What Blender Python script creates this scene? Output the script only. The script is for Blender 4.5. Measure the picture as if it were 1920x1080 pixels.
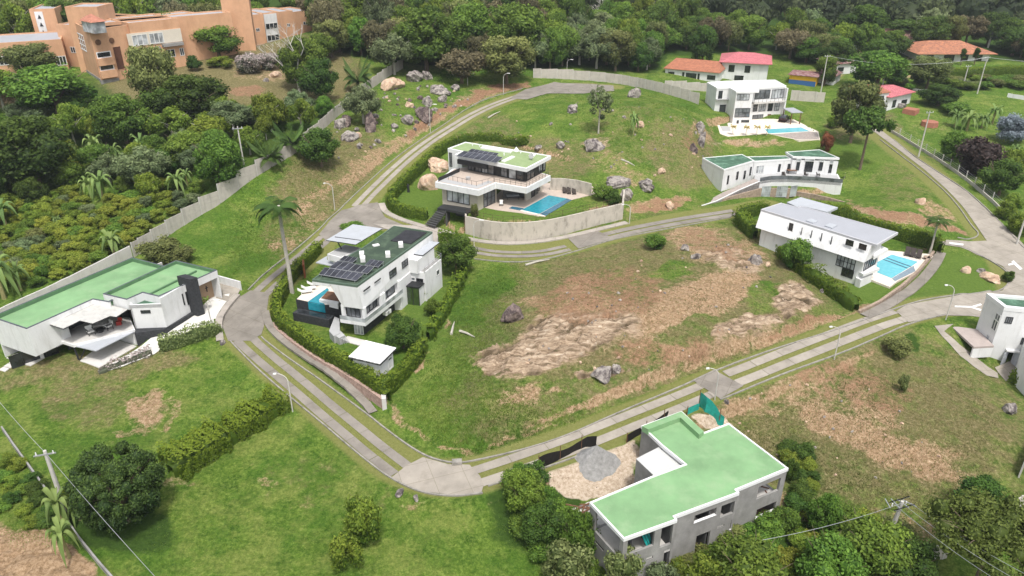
import bpy, bmesh, math, random
import numpy as np
from mathutils import Vector, Matrix
from mathutils.geometry import delaunay_2d_cdt
for o in list(bpy.data.objects): bpy.data.objects.remove(o)
scn = bpy.context.scene
COL = scn.collection
random.seed(4)
R = math.radians
# ---------------------------------------------------------------- camera
FPX, PITCH, CAMH = 1400.0, R(27.0), 50.0
cam_d = bpy.data.cameras.new('camera'); cam = bpy.data.objects.new('camera', cam_d); COL.objects.link(cam)
cam.location = (0, 0, CAMH); cam.rotation_euler = (R(90) - PITCH, 0, 0)
cam_d.sensor_width = 36; cam_d.lens = 36 * FPX / 1920; cam_d.clip_start = 0.5; cam_d.clip_end = 4000
scn.camera = cam
scn.render.resolution_x = 1024; scn.render.resolution_y = 576
# ---------------------------------------------------------------- light: bright overcast
SUN_EL, SUN_ROT = R(64), R(165)      # high sun behind thin cloud, behind the viewer
w = bpy.data.worlds.new('World'); scn.world = w; w.use_nodes = True
nt = w.node_tree; bg = nt.nodes['Background']
sky = nt.nodes.new('ShaderNodeTexSky'); sky.sky_type = 'NISHITA'; sky.sun_disc = False
sky.sun_elevation = SUN_EL; sky.sun_rotation = SUN_ROT; sky.air_density = 1.0; sky.dust_density = 4.0; sky.ozone_density = 1.0
hs = nt.nodes.new('ShaderNodeHueSaturation'); hs.inputs['Saturation'].default_value = 0.35
nt.links.new(sky.outputs[0], hs.inputs['Color']); nt.links.new(hs.outputs[0], bg.inputs[0]); bg.inputs[1].default_value = 0.13
sun_d = bpy.data.lights.new('sun', 'SUN'); sun = bpy.data.objects.new('sun', sun_d); COL.objects.link(sun)
sun_d.energy = 2.0; sun_d.angle = R(7); sun_d.color = (1, 0.97, 0.92)
sdir = Vector((math.cos(SUN_EL) * math.sin(SUN_ROT), math.cos(SUN_EL) * math.cos(SUN_ROT), math.sin(SUN_EL)))
sun.rotation_euler = sdir.to_track_quat('Z', 'Y').to_euler()
scn.view_settings.view_transform = 'Standard'; scn.view_settings.look = 'None'
scn.view_settings.exposure = 0.68; scn.view_settings.gamma = 1
scn.render.engine = 'CYCLES'
cy = scn.cycles; cy.max_bounces = 5; cy.diffuse_bounces = 3; cy.glossy_bounces = 2; cy.transmission_bounces = 3; cy.transparent_max_bounces = 4
# ---------------------------------------------------------------- pixel rays and small helpers
cp, sp = math.cos(PITCH), math.sin(PITCH)
def ray(px, py):
    a = (px - 960) / FPX; b = -(py - 540) / FPX
    return (a, cp + b * sp, -sp + b * cp)
def P(px, py, z=0.0):
    d = ray(px, py); t = (z - CAMH) / d[2]
    return Vector((d[0] * t, d[1] * t, z))
def PX(x, y, z):      # world -> pixel (numpy ok)
    dz = z - CAMH
    f = y * cp - dz * sp; u = y * sp + dz * cp
    return 960 + FPX * x / f, 540 - FPX * u / f
def tag(o, label=None, cat=None, group=None, kind=None):
    if label: o['label'] = label
    if cat: o['category'] = cat
    if group: o['group'] = group
    if kind: o['kind'] = kind
    return o
def empty(name, loc=(0, 0, 0), rz=0, label=None, cat=None, group=None):
    o = bpy.data.objects.new(name, None); COL.objects.link(o); o.location = loc; o.rotation_euler = (0, 0, rz)
    o.empty_display_size = 0.3
    return tag(o, label, cat, group)
class MB:
    'collects faces, then links them as one mesh object'
    def __init__(s): s.v = []; s.f = []; s.m = []; s.mats = []
    def mi(s, m):
        if m is None: return 0
        if m not in s.mats: s.mats.append(m)
        return s.mats.index(m)
    def face(s, pts, m=None):
        n = len(s.v); s.v += [tuple(p) for p in pts]; s.f.append(tuple(range(n, n + len(pts)))); s.m.append(s.mi(m)); return s
    def hexa(s, b, t, m=None):   # b, t: 4 bottom and 4 top points, counter-clockwise from above
        n = len(s.v); s.v += [tuple(p) for p in b] + [tuple(p) for p in t]; k = s.mi(m)
        for q in ((3, 2, 1, 0), (4, 5, 6, 7), (0, 1, 5, 4), (1, 2, 6, 5), (2, 3, 7, 6), (3, 0, 4, 7)):
            s.f.append(tuple(n + i for i in q)); s.m.append(k)
        return s
    def prism(s, poly, z0, z1, m=None, mtop=None):  # poly: xy list; z0/z1 numbers or lists
        k = len(poly)
        a = sum(poly[i][0] * poly[(i + 1) % k][1] - poly[(i + 1) % k][0] * poly[i][1] for i in range(k))
        if a < 0: 
            poly = list(reversed(poly)); z0 = list(reversed(z0)) if hasattr(z0, '__len__') else z0; z1 = list(reversed(z1)) if hasattr(z1, '__len__') else z1
        zb = z0 if hasattr(z0, '__len__') else [z0] * k; zt = z1 if hasattr(z1, '__len__') else [z1] * k
        n = len(s.v)
        s.v += [(p[0], p[1], zb[i]) for i, p in enumerate(poly)] + [(p[0], p[1], zt[i]) for i, p in enumerate(poly)]
        s.f.append(tuple(n + k - 1 - i for i in range(k))); s.m.append(s.mi(m))
        s.f.append(tuple(n + k + i for i in range(k))); s.m.append(s.mi(mtop or m))
        for i in range(k):
            j = (i + 1) % k; s.f.append((n + i, n + j, n + k + j, n + k + i)); s.m.append(s.mi(m))
        return s
    def box(s, c, e, rz=0, m=None):   # centre, full extents
        cx, cy_, cz = c; hx, hy, hz = e[0] / 2, e[1] / 2, e[2] / 2; ca, sa = math.cos(rz), math.sin(rz)
        q = [(cx + x * ca - y * sa, cy_ + x * sa + y * ca) for x, y in ((-hx, -hy), (hx, -hy), (hx, hy), (-hx, hy))]
        return s.hexa([(x, y, cz - hz) for x, y in q], [(x, y, cz + hz) for x, y in q], m)
    def tube(s, pts, r, n=6, m=None, cap=True):
        pts = [Vector(p) for p in pts]; rs = r if hasattr(r, '__len__') else [r] * len(pts); base = len(s.v); k = s.mi(m)
        for i, p in enumerate(pts):
            d = (pts[min(i + 1, len(pts) - 1)] - pts[max(i - 1, 0)]).normalized()
            a = d.cross(Vector((0, 0, 1)) if abs(d.z) < 0.9 else Vector((1, 0, 0))).normalized(); b = d.cross(a)
            for j in range(n):
                t = 2 * math.pi * j / n; s.v.append(tuple(p + (a * math.cos(t) + b * math.sin(t)) * rs[i]))
        for i in range(len(pts) - 1):
            for j in range(n):
                a0 = base + i * n + j; a1 = base + i * n + (j + 1) % n
                s.f.append((a0, a0 + n, a1 + n, a1)); s.m.append(k)
        if cap:
            s.f.append(tuple(base + j for j in range(n))); s.m.append(k)
            e = base + (len(pts) - 1) * n; s.f.append(tuple(e + n - 1 - j for j in range(n))); s.m.append(k)
        return s
    def build(s, name, m=None, parent=None, smooth=False):
        me = bpy.data.meshes.new(name)
        v = s.v
        if parent is not None and parent.type == 'EMPTY' or parent is not None:
            pass
        me.from_pydata(v, [], s.f)
        mats = s.mats or ([m] if m else [])
        for q in mats: me.materials.append(q)
        if len(mats) > 1: me.polygons.foreach_set('material_index', s.m)
        if smooth: me.polygons.foreach_set('use_smooth', [True] * len(me.polygons))
        me.update()
        o = bpy.data.objects.new(name, me); COL.objects.link(o)
        if parent is not None:
            o.parent = parent; mw = world(parent)
            if mw != Matrix.Identity(4): me.transform(mw.inverted())
        return o
def world(o):   # matrix of an object from its own transform chain (no depsgraph update needed)
    m = Matrix.LocRotScale(o.location, o.rotation_euler, o.scale)
    return (world(o.parent) @ m) if o.parent else m
def np_mesh(name, V, F, mat, parent=None, smooth=False, attrs=None, mats=None, midx=None):
    me = bpy.data.meshes.new(name); nv = len(V); nf = len(F); k = F.shape[1]
    me.vertices.add(nv); me.vertices.foreach_set('co', np.asarray(V, dtype=np.float32).ravel())
    me.loops.add(nf * k); me.loops.foreach_set('vertex_index', F.astype(np.int32).ravel())
    me.polygons.add(nf); me.polygons.foreach_set('loop_start', np.arange(0, nf * k, k, dtype=np.int32))
    if smooth: me.polygons.foreach_set('use_smooth', np.ones(nf, dtype=bool))
    for q in (mats or [mat]): me.materials.append(q)
    if midx is not None: me.polygons.foreach_set('material_index', midx.astype(np.int32))
    me.update(calc_edges=True)
    for an, av in (attrs or {}).items():
        if av.ndim == 1:
            a = me.attributes.new(an, 'FLOAT', 'POINT'); a.data.foreach_set('value', av.astype(np.float32))
        else:
            a = me.attributes.new(an, 'FLOAT_COLOR', 'POINT'); c = np.ones((nv, 4), dtype=np.float32); c[:, :3] = av; a.data.foreach_set('color', c.ravel())
    o = bpy.data.objects.new(name, me); COL.objects.link(o)
    if parent is not None: o.parent = parent
    return o
# ---------------------------------------------------------------- numpy value noise
_rng = np.random.RandomState(7); _T = _rng.rand(256, 256)
def vnoise(x, y):
    xi = np.floor(x).astype(int); yi = np.floor(y).astype(int); fx = x - xi; fy = y - yi
    fx = fx * fx * (3 - 2 * fx); fy = fy * fy * (3 - 2 * fy)
    a = _T[xi & 255, yi & 255]; b = _T[(xi + 1) & 255, yi & 255]; c = _T[xi & 255, (yi + 1) & 255]; d = _T[(xi + 1) & 255, (yi + 1) & 255]
    return (a * (1 - fx) + b * fx) * (1 - fy) + (c * (1 - fx) + d * fx) * fy
def fbm(x, y, s, o=4):
    r = 0; a = 0.5; q = 1.0 / s; t = 0
    for i in range(o): r = r + a * vnoise(x * q + 17.3 * i, y * q + 9.1 * i); t += a; a *= 0.5; q *= 2.03
    return r / t
# ---------------------------------------------------------------- materials
def mat(name, col, rough=0.8, var=0.0, scale=1.0, bump=0.0, col2=None, metal=0.0, spec=0.3, dirt=None, vscale=None, detail=6):
    'procedural: base colour broken up by two noises, optional streaky dirt, bump'
    m = bpy.data.materials.new(name); m.use_nodes = True; n = m.node_tree; b = n.nodes['Principled BSDF']
    b.inputs['Roughness'].default_value = rough; b.inputs['Metallic'].default_value = metal; b.inputs['Specular IOR Level'].default_value = spec
    tc = n.nodes.new('ShaderNodeTexCoord'); geo = n.nodes.new('ShaderNodeNewGeometry')
    ns = n.nodes.new('ShaderNodeTexNoise'); ns.inputs['Scale'].default_value = scale; ns.inputs['Detail'].default_value = detail; ns.inputs['Roughness'].default_value = 0.65
    n.links.new(geo.outputs['Position'], ns.inputs['Vector'])
    rp = n.nodes.new('ShaderNodeValToRGB'); rp.color_ramp.elements[0].position = 0.3; rp.color_ramp.elements[1].position = 0.7
    c = Vector(col[:3]); c2 = Vector(col2) if col2 else c * (1 - var); c1 = c if col2 else c * (1 + var * 0.6)
    rp.color_ramp.elements[0].color = (*c2, 1); rp.color_ramp.elements[1].color = (*c1, 1)
    n.links.new(ns.outputs['Fac'], rp.inputs[0]); out = rp.outputs[0]
    if dirt:   # (colour, amount, scale)
        mp = n.nodes.new('ShaderNodeMapping'); mp.inputs['Scale'].default_value = (1, 1, 0.18) if len(dirt) < 4 else dirt[3]
        n.links.new(geo.outputs['Position'], mp.inputs[0])
        n2 = n.nodes.new('ShaderNodeTexNoise'); n2.inputs['Scale'].default_value = dirt[2]; n2.inputs['Detail'].default_value = 7; n2.inputs['Roughness'].default_value = 0.7
        n.links.new(mp.outputs[0], n2.inputs['Vector'])
        r2 = n.nodes.new('ShaderNodeValToRGB'); r2.color_ramp.elements[0].position = 0.5; r2.color_ramp.elements[1].position = 0.72
        n.links.new(n2.outputs['Fac'], r2.inputs[0])
        mx = n.nodes.new('ShaderNodeMixRGB'); mx.inputs[2].default_value = (*dirt[0], 1)
        mt = n.nodes.new('ShaderNodeMath'); mt.operation = 'MULTIPLY'; mt.inputs[1].default_value = dirt[1]
        n.links.new(r2.outputs[0], mt.inputs[0]); n.links.new(mt.outputs[0], mx.inputs[0]); n.links.new(out, mx.inputs[1]); out = mx.outputs[0]
    n.links.new(out, b.inputs['Base Color'])
    if bump:
        bp = n.nodes.new('ShaderNodeBump'); bp.inputs['Strength'].default_value = bump; bp.inputs['Distance'].default_value = 0.1
        n3 = n.nodes.new('ShaderNodeTexNoise'); n3.inputs['Scale'].default_value = (vscale or scale * 4); n3.inputs['Detail'].default_value = 5
        n.links.new(geo.outputs['Position'], n3.inputs['Vector']); n.links.new(n3.outputs['Fac'], bp.inputs['Height']); n.links.new(bp.outputs[0], b.inputs['Normal'])
    return m
def leafmat(name, c1, c2, rnd=0.25, tr=0.25):
    'leaves: colour between two greens by the per-leaf attribute, shifted per plant'
    m = bpy.data.materials.new(name); m.use_nodes = True; n = m.node_tree; b = n.nodes['Principled BSDF']; out = n.nodes['Material Output']
    at = n.nodes.new('ShaderNodeAttribute'); at.attribute_name = 'var'
    rp = n.nodes.new('ShaderNodeMixRGB'); rp.inputs[1].default_value = (*c1, 1); rp.inputs[2].default_value = (*c2, 1)
    n.links.new(at.outputs['Fac'], rp.inputs[0])
    oi = n.nodes.new('ShaderNodeObjectInfo'); mr = n.nodes.new('ShaderNodeMapRange'); mr.inputs[3].default_value = 1 - rnd; mr.inputs[4].default_value = 1 + rnd
    n.links.new(oi.outputs['Random'], mr.inputs[0])
    hs = n.nodes.new('ShaderNodeHueSaturation'); n.links.new(rp.outputs[0], hs.inputs['Color']); n.links.new(mr.outputs[0], hs.inputs['Value'])
    m2 = n.nodes.new('ShaderNodeMath'); m2.operation = 'MULTIPLY'; m2.inputs[1].default_value = 7.31; n.links.new(oi.outputs['Random'], m2.inputs[0])
    m3 = n.nodes.new('ShaderNodeMath'); m3.operation = 'FRACT'; n.links.new(m2.outputs[0], m3.inputs[0])
    mr2 = n.nodes.new('ShaderNodeMapRange'); mr2.inputs[3].default_value = 0.5 - 0.07 * rnd; mr2.inputs[4].default_value = 0.5 + 0.07 * rnd
    n.links.new(m3.outputs[0], mr2.inputs[0]); n.links.new(mr2.outputs[0], hs.inputs['Hue'])
    n.links.new(hs.outputs[0], b.inputs['Base Color']); b.inputs['Roughness'].default_value = 0.6; b.inputs['Specular IOR Level'].default_value = 0.2
    t = n.nodes.new('ShaderNodeBsdfTranslucent'); n.links.new(hs.outputs[0], t.inputs[0])
    ms = n.nodes.new('ShaderNodeMixShader'); ms.inputs[0].default_value = tr
    n.links.new(b.outputs[0], ms.inputs[1]); n.links.new(t.outputs[0], ms.inputs[2]); n.links.new(ms.outputs[0], out.inputs[0])
    return m
# ================================================================ TERRAIN
CTRL = [(0,1080,-1),(300,1080,-1),(600,1080,-1.5),(900,1080,-2.2),(1100,1080,-3),(1400,1080,-3.2),(1700,1080,-3.5),(1920,1080,-4),
(100,900,-.6),(300,900,-.5),(600,950,-1),(1000,970,-1.6),(1600,950,-2.6),(1900,950,-3),(1480,960,-2.4),
(820,895,-.5),(1100,825,-.3),(1240,850,-.6),(1340,720,-.2),(1600,800,-1.2),(1850,800,-1.3),(1600,680,-.3),(1750,650,-.3),
(100,760,-.6),(300,740,-.4),(420,680,0),(600,780,-.5),(460,590,1.6),(500,660,.6),(100,650,.1),(30,690,0),(258,655,.8),(330,625,1.5),(400,580,1.9),(425,545,2.2),(250,480,2.6),(0,600,1),(380,660,.6),
(700,740,0),(760,600,.8),(680,630,.8),(860,480,1),(960,590,1.8),(900,720,.9),(1100,650,2.8),(1250,640,3.0),(1400,570,2.8),(1500,620,1.8),
(1100,760,.9),(900,820,.1),(1180,520,2.9),(1350,470,2.3),(1330,670,1.9),(1560,610,1.2),(1220,700,1.6),
(1000,475,1),(900,455,1.2),(1000,463,1),(1100,442,1.2),(1165,424,1.5),(1060,452,1.1),(1200,430,1.4),(1400,390,.8),(650,400,2.5),(500,400,3.2),(400,440,2.8),(600,320,6),(460,335,7),(350,350,6),(200,420,3.5),(50,450,2),
(720,345,3.3),(700,290,6.0),(850,232,6.5),(800,225,8.2),(960,180,8),(960,160,9),(1060,165,8.5),(1200,165,8.5),(1310,190,7),
(800,150,11),(700,230,9),(760,200,10),(640,200,10),(560,270,9),(300,300,7),(100,300,6),(0,350,4.5),
(100,180,12),(300,180,12.5),(450,130,14),(600,100,15),(200,150,13.5),(0,150,13),
(1150,190,10.2),(1150,250,7.6),(1150,330,4.6),(1050,250,7.0),(1000,280,4.9),(1090,318,4.5),(920,262,5.0),(1300,222,9.2),(1300,285,5.6),(1335,350,1.6),(1338,262,3.9),(1300,245,7.4),(1345,300,2.4),(1230,200,10.6),(1250,370,2),(1200,395,1.6),(950,220,7.6),
(1440,250,4),(1550,262,3.8),(1350,245,4.5),(1420,268,3.2),(1600,290,3.2),(1450,377,.3),(1560,374,0.0),(1500,382,.1),(1595,372,.5),
(1400,150,6),(1600,215,4),(1700,200,4.5),(1900,160,6),(1500,70,8),(1800,100,8),(1900,350,1),(1880,470,0),(1650,258,3),(1650,400,2.4),(1760,425,1.2),(1700,370,2.6),
(1550,480,.4),(1620,560,0),(1850,580,0),(1835,622,0),(1870,692,-2.5),(1790,650,-.4),(1915,715,-2.8),(1700,500,.2),(1000,60,14),(700,50,18),(300,30,20),(1300,60,12)]
WCTRL = [(0,20,-3),(60,20,-4),(-60,20,-1),(-400,420,34),(0,420,24),(400,420,16),(0,700,60),(-600,700,70),(600,700,50),(-300,1000,95),(300,1000,90),(-200,150,14),(220,150,0),(-90,60,0),(90,60,-4)]
C3 = [tuple(P(a, b, z)) for a, b, z in CTRL] + WCTRL
_c = np.array(C3); _cs = _c[:, :2] / 100.0
def _phi(r2): return np.where(r2 > 1e-12, 0.5 * r2 * np.log(r2 + 1e-12), 0)
_n = len(_c); _K = _phi(((_cs[:, None] - _cs[None]) ** 2).sum(-1)) + np.eye(_n) * 2e-4
_Pm = np.hstack([np.ones((_n, 1)), _cs]); _A = np.zeros((_n + 3, _n + 3)); _A[:_n, :_n] = _K; _A[:_n, _n:] = _Pm; _A[_n:, :_n] = _Pm.T
_w = np.linalg.solve(_A, np.concatenate([_c[:, 2], np.zeros(3)]))
def tps(X, Y):
    x = X.ravel() / 100.0; y = Y.ravel() / 100.0; r = _w[_n] + _w[_n + 1] * x + _w[_n + 2] * y
    for i in range(_n): r = r + _w[i] * _phi((x - _cs[i, 0]) ** 2 + (y - _cs[i, 1]) ** 2)
    return r.reshape(X.shape)
V0, V1, NV = math.log(22.0), math.log(1100.0), 1150
U0, U1, NU = -1.05, 1.05, 700
vv = np.linspace(V0, V1, NV); uu = np.linspace(U0, U1, NU)
VV, UU = np.meshgrid(vv, uu, indexing='ij'); GY = np.exp(VV); GX = UU * (GY + 6)
Z = tps(GX, GY)
_xs = GX; far = np.clip((GY - 230) / 200, 0, 1)
Z = Z + (fbm(GX, GY, 60, 4) - 0.5) * 22 * far + (fbm(GX, GY, 9, 4) - 0.5) * 0.5
def lookup(A, x, y):
    x = np.asarray(x, float); y = np.maximum(np.asarray(y, float), 22.5)
    fv = np.clip((np.log(y) - V0) / (V1 - V0) * (NV - 1), 0, NV - 1.001); fu = np.clip((x / (y + 6) - U0) / (U1 - U0) * (NU - 1), 0, NU - 1.001)
    i = fv.astype(int); j = fu.astype(int); a = fv - i; b = fu - j
    return (A[i, j] * (1 - b) + A[i, j + 1] * b) * (1 - a) + (A[i + 1, j] * (1 - b) + A[i + 1, j + 1] * b) * a
def H(x, y): return float(lookup(Z, x, y))
def G(px, py, up=0.0):
    'terrain point seen at a pixel'
    d = ray(px, py); t = 25.0; prev = t
    while t < 1500:
        x, y, z = d[0] * t, d[1] * t, CAMH + d[2] * t
        if z < H(x, y): break
        prev = t; t *= 1.01
    lo, hi = prev, t
    for _ in range(18):
        m = (lo + hi) / 2
        if CAMH + d[2] * m < H(d[0] * m, d[1] * m): hi = m
        else: lo = m
    x, y = d[0] * hi, d[1] * hi
    return Vector((x, y, H(x, y) + up))
def resample(pts, step):
    out = [Vector(pts[0])]
    for a, b in zip(pts[:-1], pts[1:]):
        a = Vector(a); b = Vector(b); n = max(1, int((b - a).length / step))
        out += [a.lerp(b, k / n) for k in range(1, n + 1)]
    return out
def smooth_line(pts, it=2):
    pts = [Vector(p) for p in pts]
    for _ in range(it):
        q = [pts[0]]
        for a, b in zip(pts[:-1], pts[1:]): q += [a.lerp(b, .25), a.lerp(b, .75)]
        pts = q + [pts[-1]]
    return pts
def line_world(px):   # pixel polyline -> smooth xy polyline on terrain
    return [Vector((p.x, p.y)) for p in smooth_line([G(*q) for q in px], 2)]
def seg_dist(X, Y, line, zs=None):
    D = np.full(X.shape, 1e9); ZZ = np.zeros(X.shape)
    for i in range(len(line) - 1):
        a, b = line[i], line[i + 1]; dx, dy = b.x - a.x, b.y - a.y; L = dx * dx + dy * dy + 1e-9
        t = np.clip(((X - a.x) * dx + (Y - a.y) * dy) / L, 0, 1); d = np.hypot(X - a.x - t * dx, Y - a.y - t * dy)
        k = d < D; D[k] = d[k]
        if zs is not None: ZZ[k] = (zs[i] + (zs[i + 1] - zs[i]) * t)[k]
    return D, ZZ
def bbox_mask(line, r):
    x0 = min(p.x for p in line) - r; x1 = max(p.x for p in line) + r; y0 = min(p.y for p in line) - r; y1 = max(p.y for p in line) + r
    return (GX > x0) & (GX < x1) & (GY > y0) & (GY < y1)
def sstep(t): t = np.clip(t, 0, 1); return t * t * (3 - 2 * t)
def poly_sd(X, Y, poly):
    'signed distance, negative inside'
    D = np.full(X.shape, 1e9); ins = np.zeros(X.shape, bool); n = len(poly)
    for i in range(n):
        a, b = poly[i], poly[(i + 1) % n]; dx, dy = b[0] - a[0], b[1] - a[1]; L = dx * dx + dy * dy + 1e-9
        t = np.clip(((X - a[0]) * dx + (Y - a[1]) * dy) / L, 0, 1); D = np.minimum(D, np.hypot(X - a[0] - t * dx, Y - a[1] - t * dy))
        c = ((a[1] > Y) != (b[1] > Y)) & (X < dx * (Y - a[1]) / (dy if abs(dy) > 1e-9 else 1e-9) + a[0]); ins ^= c
    return np.where(ins, -D, D)
def pad(poly, z, fall):
    'level a building plot: poly = world xy list'
    ln = [Vector((p[0], p[1])) for p in poly]; m = bbox_mask(ln, fall + 1); X = GX[m]; Y = GY[m]
    s = poly_sd(X, Y, poly); k = 1 - sstep(s / fall); Z[m] = Z[m] * (1 - k) + z * k
def padpx(px, z, fall=1.0):
    q = [P(a, b, z) for a, b in px]; pad([(p.x, p.y) for p in q], z, fall); return q
ROADS = {   # centre lines in picture coordinates, half width of the flat strip, fall-off of its banks
 'lower_left': ([(458,630),(500,668),(556,716),(610,762),(660,803),(710,845),(760,880),(820,895)], 2.7, 2.2),
 'lower_right': ([(820,895),(890,893),(980,862),(1100,820),(1220,772),(1340,722),(1440,685),(1540,645),(1640,605),(1720,580),(1800,570)], 2.8, 1.8),
 'up_left': ([(462,610),(480,575),(520,532),(575,482),(620,437),(655,405)], 2.6, 2.0),
 'hill': ([(655,405),(690,368),(735,322),(785,278),(835,245),(880,216),(940,190),(1010,168),(1080,158),(1150,163)], 2.8, 2.2),
 'hill_front': ([(655,405),(720,415),(790,438),(860,462),(930,474),(1010,474),(1090,455),(1180,430),(1290,408),(1380,396),(1440,385)], 3.0, 2.0),
 'right': ([(1600,222),(1640,245),(1690,285),(1745,325),(1795,372),(1840,420),(1870,465),(1900,505),(1915,550)], 3.2, 2.0),
}
RL = {}
for k_, (px_, hw_, fall_) in ROADS.items():
    ln = line_world(px_); RL[k_] = (ln, hw_)
def flatten_roads():
    for k_, (px_, hw_, fall_) in ROADS.items():
        ln = RL[k_][0]; zs = np.array([H(p.x, p.y) for p in ln])
        for _ in range(6): zs[1:-1] = (zs[:-2] + zs[1:-1] * 2 + zs[2:]) / 4
        m = bbox_mask(ln, hw_ + fall_ + 1); X = GX[m]; Y = GY[m]
        D, ZZ = seg_dist(X, Y, ln, zs); t = sstep((D - hw_) / fall_); Z[m] = ZZ * (1 - t) + Z[m] * t
flatten_roads()
# ---------------------------------------------------------------- building plots (level pads), used again by the houses
ZH3, ZH4, ZA, ZB, ZC, ZL, ZR, ZH5 = 1.0, 4.3, 4.0, 1.3, 0.2, 0.3, 0.0, -2.4
padpx([(590,470),(535,545),(512,580),(520,620),(600,670),(712,738),(800,640),(850,560),(868,500),(820,455),(700,440)], ZH3, 0.5)
padpx([(850,330),(865,285),(950,270),(1060,300),(1100,335),(1164,377),(1133,385.5),(1082,397),(1031,408.5),(980,413.5),(942,413.5),(904,408.5),(876,402),(872,400)], ZH4, 0.35)
padpx([(835,408),(850,385),(872,385),(872,425),(855,428)], 2.2, 0.3)
padpx([(1328,240),(1345,258),(1535,262),(1500,225),(1400,222)], ZA, 0.8)
padpx([(1345,345),(1400,338),(1480,330),(1575,334),(1578,350),(1500,352),(1420,350),(1352,362)], ZB, 1.2)
padpx([(1425,450),(1500,420),(1640,430),(1755,475),(1745,500),(1620,575),(1560,540),(1440,465)], ZC, 0.5)
padpx([(-60,700),(-60,640),(90,600),(200,590),(255,600),(262,648),(190,690)], ZL, 1.2)
padpx([(1075,1010),(1170,940),(1290,890),(1400,900),(1480,950),(1470,985),(1160,1100),(1100,1040)], ZH5, 1.8)
padpx([(0,170),(190,150),(360,118),(600,78),(600,66),(300,80),(0,120)], 14.0, 3.0)
# cut bank with strata rock: rougher relief
flatten_roads()
PX0, PY0 = PX(GX, GY, Z)
_pm = FPX / np.hypot(GY, CAMH)
_w1 = (fbm(GX, GY, 5, 4) - .5) * 4.5 + (fbm(GX + 90, GY, 1.2, 3) - .5) * 1.6; _w2 = (fbm(GX, GY + 70, 5, 4) - .5) * 4.5 + (fbm(GX, GY - 50, 1.2, 3) - .5) * 1.6
WPX, WPY = PX0 + _w1 * _pm, PY0 + _w2 * _pm * .55
PXX, PXY = WPX, WPY
def ell(cx, cy, rx, ry, a=0, soft=0.5):
    c, s = math.cos(R(a)), math.sin(R(a)); dx, dy = PXX - cx, PXY - cy; u = (dx * c + dy * s) / rx; v = (-dx * s + dy * c) / ry
    return np.clip((1 + soft - np.hypot(u, v)) / soft, 0, 1) * (GY > 24)
def pl(pts, soft=12):
    return np.clip(0.5 - poly_sd(PXX, PXY, pts) / (2 * soft), 0, 1)
def ln(pts, wd, soft=6):
    D, _ = seg_dist(PXX, PXY, [Vector(p) for p in pts]); return np.clip((wd + soft - D) / soft, 0, 1)
def mx(*a):
    r = a[0]
    for q in a[1:]: r = np.maximum(r, q)
    return r
rock = mx(pl([(887,677),(912,706),(980,711),(1050,691),(1125,664),(1180,646),(1228,640),(1200,605),(1150,582),(1050,585),(1000,605),(935,640)], 9),
          ell(1490,566,34,28,0,.4), pl([(1333,642),(1350,612),(1400,592),(1466,590),(1474,608),(1420,630),(1355,652)], 8), ell(1128,703,46,9,-5,.4), ell(1375,490,50,16,10) * .9, ell(1120,270,20,8) * .7)
GREENS = mx(ell(1427,562,22,24,0,.5), ell(1302,622,36,22,-15,.5), ell(1222,682,22,24,0,.5), ell(1130,722,90,10,-4,.5), ell(860,560,50,40), ell(920,510,34,22), ell(1060,765,36,14), ell(1260,505,30,12) * .6)
bare = mx(rock * 1.0, pl([(1210,592),(1228,548),(1290,518),(1360,498),(1428,500),(1412,556),(1350,592),(1275,622),(1228,642)], 14) * 1.0, pl([(1040,590),(1050,540),(1090,515),(1160,550),(1215,560),(1240,620),(1235,670),(1180,640)], 18) * .92, ell(1340,462,80,28,15) * .76,
          pl([(1175,650),(1240,640),(1345,655),(1360,690),(1250,700),(1240,730),(1200,730),(1230,690)], 12) * .95, ell(1002,742,58,17,-8) * .72, ell(1010,560,26,10) * .6,
          ln([(735,765),(770,800),(830,832),(890,842),(960,822),(1060,782),(1150,745),(1235,715)], 3, 6) * .62, ln([(884,490),(858,560),(812,640),(768,700),(730,755)], 3, 4) * .8,
          ln([(1345,668),(1400,654),(1480,628),(1560,606),(1625,585)], 9, 10) * .85, ell(1080,770,30,12,-20) * .6,
          ell(1660,830,140,24,24,.8) * .95, ell(1550,740,120,35,20) * .62, ell(1500,955,70,22,15) * .6, ell(1690,985,60,25,10) * .6, ell(1400,755,60,16,10) * .58, ell(1745,850,60,24,10) * .62, ell(1620,770,60,14,30) * .7,
          ell(278,765,34,20,-10,.6) * .78, ell(240,800,34,6,-12) * .6, ell(325,775,10,24,20) * .55, ell(340,905,26,8) * .55, ell(485,905,30,10) * .42, ell(765,950,20,8) * .4,
          pl([(-40,985),(90,985),(150,1015),(200,1110),(-40,1110)], 8) * 1.2,
          ln([(560,395),(620,350),(700,290),(760,262),(800,235),(860,190),(940,168)], 7, 12) * .68, ln([(520,470),(600,400)], 10, 10) * .45,
          ell(530,460,28,12) * .6, ell(1150,300,30,16) * .45, ell(1230,385,45,12,-12) * .8, ell(1180,330,40,14,20) * .5, ell(1000,300,70,12) * .4,
          pl([(1590,376),(1640,386),(1760,410),(1830,436),(1820,446),(1700,425),(1600,395)], 5) * .9, ell(1760,395,40,14,20) * .7,
          ell(1420,270,55,7) * .7, ell(1570,265,40,8) * .5, ell(460,95,60,18) * .35, ell(500,130,60,18) * .5, ell(1750,240,50,8) * .3, ell(1540,140,40,8) * .6, ell(1800,140,130,4, -3) * .6)
bare = bare * (1 - GREENS * .9); rock = rock * (1 - GREENS)
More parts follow.
